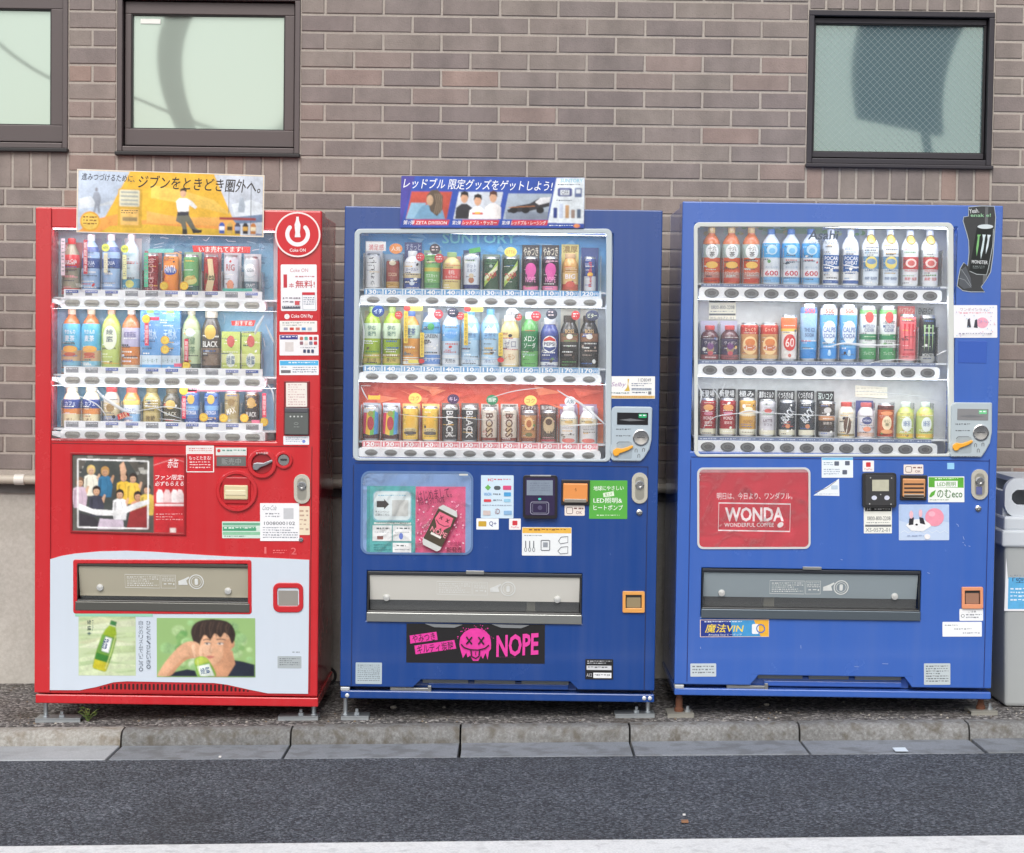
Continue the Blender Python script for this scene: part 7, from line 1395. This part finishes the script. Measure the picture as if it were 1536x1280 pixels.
drink(M2, B, 7, 'bcan', 473, 12.5, 'cream_juice_bottle', 'cream and yellow juice bottle with grey lettering', 'bottle', G2, (226, 206, 146), (236, 232, 220), [(.04, .34, (236, 220, 190)), (.34, .56, (222, 222, 220))], [('ゼロ', .45, 1.3, .14, (140, 140, 160)), ('レモン', .2, 1.2, .1, (206, 150, 90))])
drink(M2, B, 8, 'pets', 469, 11.5, 'melon_soda_bottle', 'green melon soda bottle with white lettering', 'bottle', G2, (96, 166, 92), (236, 238, 238), [(.04, .3, (110, 180, 100)), (.3, .66, (46, 122, 74))], [('メロン', .52, 1.4, .1, (230, 240, 230)), ('ソーダ', .4, 1.4, .1, (230, 240, 230))])
drink(M2, B, 9, 'bcan', 478, 12, 'cola_navy_bottle', 'navy cola bottle with red, white and blue disc', 'bottle', G2, (72, 84, 146), (232, 232, 238), [(.02, .12, (222, 226, 232))], [('PEPSI', .48, 1.3, .07, (40, 50, 90)), ('Zero', .06, 1.1, .06, (70, 80, 130))], [(.48, .84, .165, (236, 238, 240)), (.48, 0, 0, (206, 70, 60), [(-.74, .53), (-.6, .58), (0, .635), (.6, .58), (.74, .53), (0, .55)]), (.48, 0, 0, (56, 72, 130), [(-.74, .43), (0, .41), (.74, .43), (.6, .38), (0, .325), (-.6, .38)])])
for s_ in (10, 11): drink(M2, B, s_, 'bcan', 474, 12, 'boss_black_bottle', 'black coffee bottle with brown portrait band before cream card', 'bottle', G2, (60, 56, 52), (70, 62, 56), [(.5, .66, (150, 110, 84))], [('BOSS', .7, 1.0, .07, (206, 170, 120))], [(.6, .35, .05, (226, 220, 210))], ((226, 222, 206), 463, '', W_))
# bottom row
for s_ in (0, 1): drink(M2, C, s_, 'can', 610, 11.5, 'rainbow_coffee_can', 'rainbow striped coffee can with silver top', 'can', G2, (196, 200, 206), None, [(.06, .2, (90, 60, 60))], (), [(.5, 0, 0, (206, 60, 96), [(-1.3, .2), (-.7, .2), (-.5, .8), (-1.1, .8)]), (.5, 0, 0, (232, 190, 70), [(-.7, .2), (-.1, .16), (.1, .82), (-.5, .8)]), (.5, 0, 0, (110, 180, 90), [(-.1, .16), (.4, .18), (.55, .88), (.1, .82)]), (.5, 0, 0, (84, 150, 206), [(.4, .18), (1.0, .2), (1.1, .8), (.55, .85)]), (.5, .42, .2, (176, 60, 70)), (.78, .35, .08, (150, 150, 70))], ((206, 214, 224), 606, '', W_))
for s_ in (2, 3): drink(M2, C, s_, 'can', 611, 11.3, 'yellow_coffee_can', 'yellow coffee can with dark curved band', 'can', G2, (232, 196, 90), None, (), [('カフェオレ', .32, 1.4, .09, (80, 66, 50), .1)], [(.58, .6, .2, (222, 176, 60)), (.32, .95, .07, (206, 190, 140)), (.24, .9, .05, (90, 84, 76))], ((240, 206, 130), 607, '', W_))
for s_ in (4, 5): drink(M2, C, s_, 'can', 609, 11, 'black_silver_can', 'black coffee can with silver upright BLACK lettering', 'can', G2, (66, 64, 64), None, [(.88, .94, (190, 190, 184))], [('BLACK', .48, .74, .9, (206, 208, 208), -math.pi/2)], (), ((120, 112, 106), 606, '', W_))
for s_ in (6, 7): drink(M2, C, s_, 'can', 613, 11.3, 'cream_boss_can', 'cream coffee can with brown upright BOSS lettering', 'can', G2, (212, 202, 188), None, [(.05, .14, (130, 70, 60))], [('BOSS', .5, .7, .95, (96, 62, 46), -math.pi/2)], [(.4, .3, .2, (196, 176, 140))], ((206, 200, 194), 607, '無糖', (90, 90, 84)))
drink(M2, C, 8, 'can', 617, 10.8, 'brown_portrait_can', 'brown coffee can with cream curls print', 'can', G2, (190, 142, 98), None, [(.05, .16, (130, 80, 60)), (.86, .94, (120, 110, 110))], (), [(.6, .6, .2, (222, 186, 130)), (.6, .35, .12, (170, 100, 60)), (.26, .5, .06, (110, 110, 70))], ((110, 84, 84), 608, 'プレミアム', (230, 224, 214)))
drink(M2, C, 9, 'can', 617, 10.8, 'dark_portrait_can', 'dark brown coffee can with beige portrait print', 'can', G2, (96, 76, 62), None, [(.05, .12, (170, 70, 80))], [('NA', .3, 1.1, .16, (60, 48, 40))], [(.56, .8, .26, (190, 168, 132)), (.66, .45, .1, (84, 62, 48))], ((100, 76, 76), 608, '贅沢微糖', (224, 220, 214)))
for s_ in (10, 11): drink(M2, C, s_, 'bcan', 610, 11.5, 'white_latte_bottle', 'white latte bottle with cream shoulder and red curve at foot', 'bottle', G2, (228, 228, 228), (236, 236, 236), [(.5, .66, (236, 226, 196))], [('とろけるカフェオレ', .42, 1.6, .05, (90, 80, 90))], [(.08, .8, .06, (214, 120, 110)), (.58, .5, .04, (206, 176, 110))], ((172, 150, 176), 607, '', W_))
# bright blue machine
A, B, C = ROW3
for s_ in (0, 1, 2): drink(M3, A, s_, 'pet', 342, 12, 'amber_blend_tea_bottle', 'amber tea bottle with white round kanji emblem and orange fruit print', 'bottle', G3, (206, 116, 70), (226, 190, 130), [(.02, .1, (196, 74, 54)), (.10, .2, (186, 130, 120)), (.2, .46, (212, 90, 50)), (.46, .70, (170, 186, 180))], [('十六', .62, .9, .09, (60, 62, 66)), ('茶', .52, .6, .09, (60, 62, 66)), ('カフェインゼロ', .19, 1.6, .06, (240, 226, 210))], [(.57, .76, .13, (236, 240, 240)), (.33, .7, .06, (236, 190, 90))])
for s_ in (3, 4, 5): drink(M3, A, s_, 'pet', 344, 12.3, 'blue_wave_water_bottle', 'white water bottle with blue wave label and red 600 mark', 'bottle', G3, (222, 230, 236), (90, 130, 176), [(.02, .13, (120, 178, 222)), (.14, .27, (240, 240, 244)), (.48, .74, (70, 166, 224))], [('600', .2, 1.5, .09, (206, 66, 84)), ('おいしい水', .31, 1.4, .04, (130, 160, 190))], [(.62, .6, .09, (190, 222, 240)), (.6, .35, .05, (120, 190, 232))])
for s_ in (6, 7): drink(M3, A, s_, 'pet', 345, 11.3, 'isotonic_bottle', 'white bottle with blue label and white wave', 'bottle', G3, (232, 234, 234), (236, 238, 238), [(.03, .09, (70, 100, 160)), (.24, .54, (46, 96, 164))], [('POCARI', .48, 1.7, .07, (236, 240, 244)), ('SWEAT', .40, 1.5, .07, (236, 240, 244))], [(.3, 0, 0, (230, 236, 242), [(-1.2, .36), (-.4, .345), (.4, .31), (1.2, .31), (1.2, .34), (.4, .335), (-.4, .365), (-1.2, .37)])])
for s_ in (8, 9): drink(M3, A, s_, 'pet', 345, 11.5, 'lemon_water_bottle', 'white bottle with blue and yellow oval label, gold round badge', 'bottle', G3, (226, 232, 236), (232, 236, 238), [(.05, .28, (216, 226, 234)), (.30, .52, (110, 156, 196))], [('LEMON', .275, 1.5, .04, (80, 110, 150)), ('無糖 強炭酸', .13, 1.5, .06, (84, 110, 150))], [(.41, .72, .11, (222, 204, 110)), (.43, .55, .05, (120, 150, 180)), (.83, .6, .09, (150, 128, 60)), (.83, .46, .07, (214, 190, 100))])
for s_ in (10, 11): drink(M3, A, s_, 'pet', 346, 11.5, 'red_label_water_bottle', 'white bottle with red oval label, gold round badge', 'bottle', G3, (226, 230, 232), (232, 234, 236), [(.05, .28, (226, 230, 234)), (.30, .52, (196, 74, 74))], [('WILKINSON', .275, 1.6, .035, (200, 90, 90)), ('無糖 炭酸', .13, 1.5, .06, (200, 90, 90))], [(.41, .66, .08, (236, 206, 200)), (.41, .42, .05, (206, 100, 96)), (.83, .6, .09, (150, 128, 60)), (.83, .46, .07, (214, 190, 100))])
for s_ in (0, 1): drink(M3, B, s_, 'pets', 489, 12, 'grape_drink_bottle', 'dark purple bottle with red cap and dotted print', 'bottle', G3, (96, 60, 66), (206, 84, 84), [(.03, .16, (150, 90, 96)), (.16, .62, (74, 66, 92))], [('ヴィボン', .5, 1.4, .1, (206, 196, 196))], [(.32, .4, .12, (150, 130, 96)), (.4, .35, .1, (110, 60, 120)), (.2, .3, .06, (190, 80, 90))], ((186, 186, 206), 482, '', W_))
for s_ in (2, 3): drink(M3, B, s_, 'can', 485, 12.5, 'cream_soup_can', 'red and cream can with round white plate print', 'can', G3, (206, 150, 100), None, [(.7, .94, (196, 70, 60)), (.06, .16, (206, 176, 130))], [('コーン', .34, 1.5, .11, W_), ('じっくり', .82, 1.2, .1, (246, 226, 190))], [(.4, .9, .24, (236, 206, 150)), (.48, .6, .1, (216, 130, 70)), (.34, .8, .08, (200, 120, 80))])
drink(M3, B, 4, 'can', 473, 11.5, 'vitamin_can', 'white can with red disc and orange top', 'can', G3, (232, 226, 222), None, [(.70, .94, (232, 120, 74)), (.64, .70, (236, 196, 90))], [('60', .4, 1.1, .2, (246, 220, 214))], [(.4, .82, .18, (214, 72, 66)), (.12, .2, .04, (206, 110, 96))])
drink(M3, B, 5, 'can', 457, 12, 'ice_blue_can', 'tall ice blue can with red 500 mark and fading foot', 'can', G3, (160, 196, 226), None, [(.05, .2, (50, 130, 200)), (.2, .36, (90, 166, 220)), (.84, .94, (96, 132, 190))], [('500', .88, 1.3, .09, (230, 110, 110)), ('THE ICE', .55, 1.3, .07, (76, 96, 140)), ('SODA', .46, 1.1, .06, (76, 96, 140))])
for s_ in (6, 7): drink(M3, B, s_, 'can', 458, 12.4, 'white_soda_blue_can', 'tall blue and white can with red 500 header and round bubble', 'can', G3, (110, 176, 226), None, [(.82, .94, (240, 226, 222)), (.05, .24, (70, 150, 220))], [('500', .89, 1.1, .08, (226, 96, 76)), ('CALPIS', .56, 1.5, .09, (90, 120, 180)), ('SODA', .45, 1.4, .08, (90, 120, 180))], [(.52, .85, .2, (230, 238, 242)), (.14, .2, .04, (170, 210, 236)), (.18, .15, .03, (200, 226, 242))])
for s_ in (8, 9): drink(M3, B, s_, 'can', 460, 12, 'green_white_can', 'green and white can with red round badge', 'can', G3, (226, 230, 228), None, [(.05, .26, (72, 150, 92)), (.40, .5, (64, 140, 96)), (.86, .94, (120, 180, 110))], [('MITSUYA', .64, 1.5, .06, (80, 100, 140)), ('CIDER', .57, 1.2, .06, (80, 100, 140)), ('プレミアム', .16, 1.3, .06, (214, 232, 214))], [(.8, .5, .1, (214, 84, 80))])
def claw(c, w_=1): return [(.5, 0, 0, c, [(x-.16, .80), (x+.12, .80), (x+.05, .66), (x+.04, .42), (x-.06, .24), (x-.08, .5)]) for x in (-.5, .02, .52)]
drink(M3, B, 10, 'can', 472, 12, 'red_claw_can', 'coral red energy can with red claw marks', 'can', G3, (232, 120, 124), None, [(.05, .16, (236, 150, 150))], [('MONSTER', .17, 1.5, .06, (204, 60, 70))], claw((206, 52, 64)), ((220, 110, 104), 460, 'パイプライン', (240, 220, 200)))
drink(M3, B, 11, 'can', 474, 11.5, 'black_claw_can', 'black energy can with green claw marks', 'can', G3, (52, 58, 60), None, [(.05, .14, (170, 174, 170))], [('MONSTER', .17, 1.5, .06, (200, 206, 204))], claw((156, 190, 140)), ((150, 152, 148), 461, 'ENERGY', (60, 60, 60)))
for s_ in (0, 1): drink(M3, C, s_, 'can', 598, 11, 'red_morning_can', 'dark red coffee can with gold brush mark on black header card', 'can', G3, (160, 48, 52), None, [(.06, .2, (222, 218, 194))], [('WONDA', .48, 1.4, .09, (236, 214, 210)), ('朝専用', .36, 1.0, .08, (236, 206, 200))], [(.76, .7, .08, (224, 160, 96)), (.6, .6, .05, (206, 130, 150))], ((44, 44, 46), 584, '新登場', (226, 226, 224)))
drink(M3, C, 2, 'can', 598, 11.2, 'gold_stripe_can', 'gold coffee can with white wing on black header card', 'can', G3, (214, 166, 82), None, [(.06, .2, (228, 226, 206)), (.55, .62, (236, 226, 196))], [('WONDA', .4, 1.3, .08, (150, 100, 50))], [(.72, .6, .06, (240, 226, 190))], ((46, 46, 48), 585, '極み', (226, 226, 224)))
drink(M3, C, 3, 'can', 600, 11, 'silver_latte_can', 'silver-white latte can with red rose on black header card', 'can', G3, (206, 204, 210), None, [(.06, .18, (222, 218, 196))], [('LATTE', .44, 1.2, .08, (110, 90, 100)), ('カフェ', .33, 1.1, .07, (110, 90, 100))], [(.7, .5, .06, (190, 96, 90))], ((48, 46, 48), 586, '濃厚なミルク', (226, 226, 224)))
for s_ in (4, 5): drink(M3, C, s_, 'can', 601, 11, 'black_slant_can', 'black coffee can with slanted white BLACK lettering on black card', 'can', G3, (66, 70, 76), None, [(.06, .2, (226, 222, 200))], [('BLACK', .6, 2.0, .22, (222, 226, 230), .85)], [(.3, .3, .06, (200, 130, 90))], ((46, 46, 48), 587, 'くつろぎの香', (226, 226, 224)))
drink(M3, C, 6, 'can', 603, 11, 'dark_aroma_can', 'dark coffee can with tan band and grey foot on black card', 'can', G3, (72, 62, 58), None, [(.06, .16, (190, 190, 192)), (.48, .6, (206, 150, 110))], [('深煎り', .4, 1.2, .08, (220, 210, 200))], [(.76, .5, .08, (196, 192, 190))], ((46, 44, 46), 588, '深いコク', (214, 226, 220)))
drink(M3, C, 7, 'bcan', 604, 11, 'cream_bean_bottle', 'cream bottle with big brown coffee bean and red cap', 'bottle', G3, (226, 222, 210), (206, 90, 84), [(.05, .12, (150, 140, 110))], [('珈琲', .3, .5, .1, (90, 80, 70))], [(.36, .46, .24, (104, 78, 64)), (.36, 0, 0, (226, 222, 210), [(-.18, .14), (-.08, .14), (.2, .58), (.1, .58)])])
drink(M3, C, 8, 'bcan', 605, 11, 'navy_shield_bottle', 'white bottle with navy shield and orange foot, navy cap card', 'bottle', G3, (226, 222, 226), (206, 110, 110), [(.05, .16, (206, 176, 160))], [('WONDA', .5, 1.0, .06, (220, 224, 236))], [(.5, .62, .11, (76, 80, 130)), (.26, .5, .07, (226, 150, 120))], ((84, 90, 140), 602, '', W_))
drink(M3, C, 9, 'can', 606, 11.5, 'orange_swirl_can', 'orange-brown can with cream swirl emblem', 'can', G3, (196, 96, 58), None, [(.82, .94, (90, 50, 46)), (.06, .14, (170, 70, 50))], [('ほうじ', .5, .8, .09, (90, 100, 60)), ('茶', .4, .5, .09, (90, 100, 60))], [(.44, .62, .2, (236, 216, 180)), (.2, .8, .06, (226, 160, 110)), (.72, .8, .06, (226, 150, 100))])
for s_ in (10, 11): drink(M3, C, s_, 'pets', 604, 11.5, 'yellow_green_tea_bottle', 'small yellow-green tea bottle with white kanji panel', 'bottle', G3, (190, 206, 110), (222, 236, 226), [(.04, .14, (226, 190, 84)), (.14, .62, (196, 210, 130)), (.62, .72, (214, 214, 120))], [('綠茶', .42, .8, .16, (90, 120, 170))], [(.4, .6, .2, (230, 238, 234))])

# ------------------------------------------------------------------ recycling bin at the right
BX0 = bp(1500, 900, 0.15).x
bz = zside(BX0+0.2, 0.2)
bn = tag(empty('recycling_bin', (BX0, 0.15, bz)), 'grey plastic recycling bin with round opening and blue notice', 'bin')
GB = mat((168, 172, 172), 0.5, vary=0.05, bump=0.1, bscale=300); GL = mat((196, 202, 208), 0.45, vary=0.04)
def taper(mb, x0, x1, y0, y1, z0, z1, k, mt):
    a = [(x0+k, y0+k, z0), (x1-k, y0+k, z0), (x1-k, y1-k, z0), (x0+k, y1-k, z0), (x0, y0, z1), (x1, y0, z1), (x1, y1, z1), (x0, y1, z1)]
    mb.add(a, [(0, 3, 2, 1), (4, 5, 6, 7), (0, 1, 5, 4), (1, 2, 6, 5), (2, 3, 7, 6), (3, 0, 4, 7)], mt)
zt = bp(1500, 812, 0.15).z-bz; zr = bp(1500, 795, 0.15).z-bz; zl = bp(1510, 718, 0.15).z-bz
mb = MB(); taper(mb, 0.012, 0.44, 0.0, 0.40, 0.0, zt, 0.02, GB); mb.build('tub', bn, bevel=0.012)
mb = MB(); mb.box(0.0, 0.452, -0.012, 0.412, zt-0.02, zr, GL); mb.build('rim', bn, bevel=0.008)
mb = MB(); taper(mb, 0.008, 0.444, -0.004, 0.404, zr-0.004, zr+0.05, 0.0, GL); mb.build('lid', bn, bevel=0.01)
ho = ell(0.235, (zr+0.055+zl)/2, 0.125, (zl-zr-0.055)/2-0.022, 28)
mb = MB(); oc = rrect(0.012, zr+0.045, 0.42, zl, 0.05, 7)
# hood face with a round throw-in hole
n_ = len(oc); hc = [min(range(28), key=lambda k: abs(math.atan2(math.sin(2*math.pi*k/28-math.atan2(p[1]-(zr+.05+zl)/2, p[0]-.225)), math.cos(2*math.pi*k/28-math.atan2(p[1]-(zr+.05+zl)/2, p[0]-.225))))) for p in oc]
mb.ring(oc, [(0.172+0.135*math.cos(math.atan2(p[1]-(zr+.05+zl)/2, (p[0]-.225)*.7)), (zr+.05+zl)/2+((zl-zr-.05)/2-.018)*math.sin(math.atan2(p[1]-(zr+.05+zl)/2, (p[0]-.225)*.7))) for p in oc], 0.015, 0.05, GL)
mb.prism(oc, 0.36, 0.40, GL); mb.box(0.014, 0.034, 0.05, 0.36, zr+0.045, zl-0.05, GL); mb.box(0.40, 0.42, 0.05, 0.36, zr+0.045, zl-0.05, GL); mb.box(0.06, 0.39, 0.05, 0.36, zl-0.02, zl-0.001, GL); mb.build('hood', bn, bevel=0.004)
mb = MB(); mb.box(0.051, 0.399, 0.06, 0.35, zr+0.046, zr+0.06, DARK); mb.build('chute', bn)
mpb = lambda px, py: (bp(px, py, 0.15).x-BX0, bp(px, py, 0.15).z-bz)
d = Decal(mpb, 0.006); d.card([(1510, 828), (1600, 828), (1600, 917), (1507, 917)], (238, 240, 243), 0.0015); d.poly([(1514, 833), (1596, 833), (1596, 914), (1512, 914)], (96, 176, 224)); d.text('自動販売機', 1517, 849, 1560, 853, (60, 80, 120)); d.text('このリサイクルボックスは', 1516, 861, 1590, 865, (60, 80, 120)); d.text('「空き容器」', 1519, 867, 1580, 875, (50, 60, 90), 0.015); d.fine(1516, 882, 1590, 904, 4, (222, 236, 246)); d.done('notice', bn, 'pale blue notice sheet with Japanese text')

# ------------------------------------------------------------------ small things on the ground
GRIT = [mat(c, .85) for c in ((150, 146, 140), (110, 106, 102), (176, 170, 160), (90, 84, 78), (128, 112, 92))]
def leafm(c): return mat(c, 0.6, vary=0.15)
p = ground_hit(262/2+0, 1077, lambda x: zside(x)); wx = bp(131, 1072, 0.02)
wd = tag(empty('weed', (wx.x, 0.03, zside(wx.x))), 'small green weed growing under the red machine', 'weed')
rw = random.Random(2); mb = MB()
stems = [((rw.uniform(-.035, .035), rw.uniform(-.03, .0), rw.uniform(.025, .06))) for _ in range(8)]
for e in stems: mb.tube([(0, 0, -0.003), (e[0]*.4, e[1]*.4, e[2]*.6), e], [.0016, .0013, .0008], leafm((110, 130, 70)), 5)
mb.build('stem', wd)
for e in stems:
    for q in range(3):
        a = rw.uniform(0, 6.28); L_ = rw.uniform(.012, .024); wv = L_*.36; c = Vector(e)*(1-.22*q); dr = Vector((math.cos(a), math.sin(a), rw.uniform(-.2, .5))).normalized(); sd_ = dr.cross(Vector((0, 0, 1))).normalized()
        mb = MB(); mb.add([c, c+dr*L_*.45+sd_*wv, c+dr*L_, c+dr*L_*.45-sd_*wv, c+dr*L_*.5+Vector((0, 0, -.002))], [(0, 1, 4), (1, 2, 4), (2, 3, 4), (3, 0, 4)], leafm((96, 124, 52) if rw.random() < .7 else (140, 150, 84))); mb.build('leaf', wd)
def dryleaf(px, py, y, size, c, label):
    q = bp(px, py, y); t = tag(empty('dry_leaf', (q.x, y, zside(q.x, y)+.001)), label, 'leaf', 'litter on the pavement')
    mb = MB(); N = 6
    vv = [(0, 0, 0.0)]+[(size*math.cos(6.283*k/N)*(1+.3*rw.uniform(-1, 1)), size*.7*math.sin(6.283*k/N), abs(rw.uniform(.0, size*.6))) for k in range(N)]
    mb.add(vv, [(0, 1+k, 1+(k+1) % N) for k in range(N)], leafm(c)); mb.build('blade', t)
dryleaf(75, 1028, WY-.03, .022, (150, 110, 80), 'curled dry brown leaf at the foot of the plinth')
dryleaf(86, 1026, WY-.02, .016, (120, 86, 60), 'small dark dry leaf beside the curled one at the plinth')
def litter(px, py, f, sx, sy, c, name, label, cat, h=.0012):
    q = ground_hit(px, py, f); z = f(q.x); t = MB(); t.add([(a*sx, b*sy, z_+SLOPE*a*sx) for z_ in (0, h) for a, b in ((-1, -1), (1, -1.1), (1.05, 1), (-.95, .9))], [(0, 3, 2, 1), (4, 5, 6, 7), (0, 1, 5, 4), (1, 2, 6, 5), (2, 3, 7, 6), (3, 0, 4, 7)], mat(c, .7)); o = t.build(name, loc=(q.x, q.y, z)); tag(o, label, cat)
zgut = lambda x: G0+SLOPE*x-0.0475+.003
litter(1350, 1124.5, zgut, .022, .03, (214, 226, 236), 'paper_scrap', 'white paper scrap lying on the gutter slab', 'paper')
zr2 = lambda x: G0+SLOPE*x-0.0445
litter(1027, 1233, zr2, .010, .012, (150, 110, 80), 'bark_chip', 'small brown chip on the asphalt', 'litter', .004)
litter(1026, 1223, zr2, .004, .004, (226, 226, 226), 'white_pebble', 'tiny white pebble on the asphalt', 'pebble', .004)
litter(330, 1136, zr2, .004, .005, (226, 226, 224), 'white_pebble', 'tiny white pebble at the gutter edge', 'pebble', .004)
for i, (px, py, wh) in enumerate(((666, 1061, 'under the dark blue machine, biggest of three'), (1150, 1052, 'under the bright blue machine'), (590, 1060, 'under the dark blue machine near its bracketed corner plate'), (900, 1058, 'under the dark blue machine below its serial plate'), (345, 1060, 'under the red machine'))):
    q = bp(px, py, .25); z = zside(q.x, .25); mb = MB(); r = .008+.003*(i % 3); mb.lathe([(r*.6, 0), (r, r*.35), (r*.7, r*.8), (0.0003, r)], (0, 0, 0), mat((170, 164, 154), .8, vary=.1), 7)
    o = mb.build('stone', loc=(q.x, .25, z-.001), smooth=True); tag(o, 'small pale stone on the pavement '+wh, 'stone', 'stones under the machines')
rg = random.Random(21); mb = MB()                # loose grit on the pavement
for i in range(900):
    x = rg.uniform(-2.3, 2.2); y = rg.choice([rg.uniform(-.05, .82), rg.uniform(-.05, .15), rg.uniform(.7, .88)]); r = rg.choice([.0022, .003, .004, .0055]); z = zside(x, y)-.0005; k = r*rg.uniform(.6, 1.3)
    mb.add([(x+r, y, z), (x, y+k, z), (x-k, y-.2*r, z), (x+.2*r, y-r, z), (x, y, z+r)], [(0, 1, 4), (1, 2, 4), (2, 3, 4), (3, 0, 4)], rg.choice(GRIT) if i else GRIT[0])
tag(mb.build('grit'), 'loose grit scattered over the pavement', 'grit', kind='stuff')
# hoses behind the gap between red and dark blue machine, and a cable by the bin
for i, (px, r) in enumerate(((491, .033), (531, .036))):
    q = bp(px, 1003, .80); mb = MB(); mb.tube([(r*math.cos(a/24*6.2832), .0, r+.006+r*math.sin(a/24*6.2832)) for a in range(25)], .006, mat((34, 34, 36), .6), 8)
    o = mb.build('coiled_hose', loc=(q.x, .80, zside(q.x, .8)), smooth=True); tag(o, 'black coiled hose behind the gap between red and dark blue machines', 'hose', 'hoses in the gap')
q = bp(1497, 760, .5); mb = MB(); mb.tube([(0.06*math.sin(k*.5), .33-.02*k, .0+.55-.03*k-.02*math.sin(k*.8)) for k in range(12)], .005, mat((206, 208, 210), .5), 8)
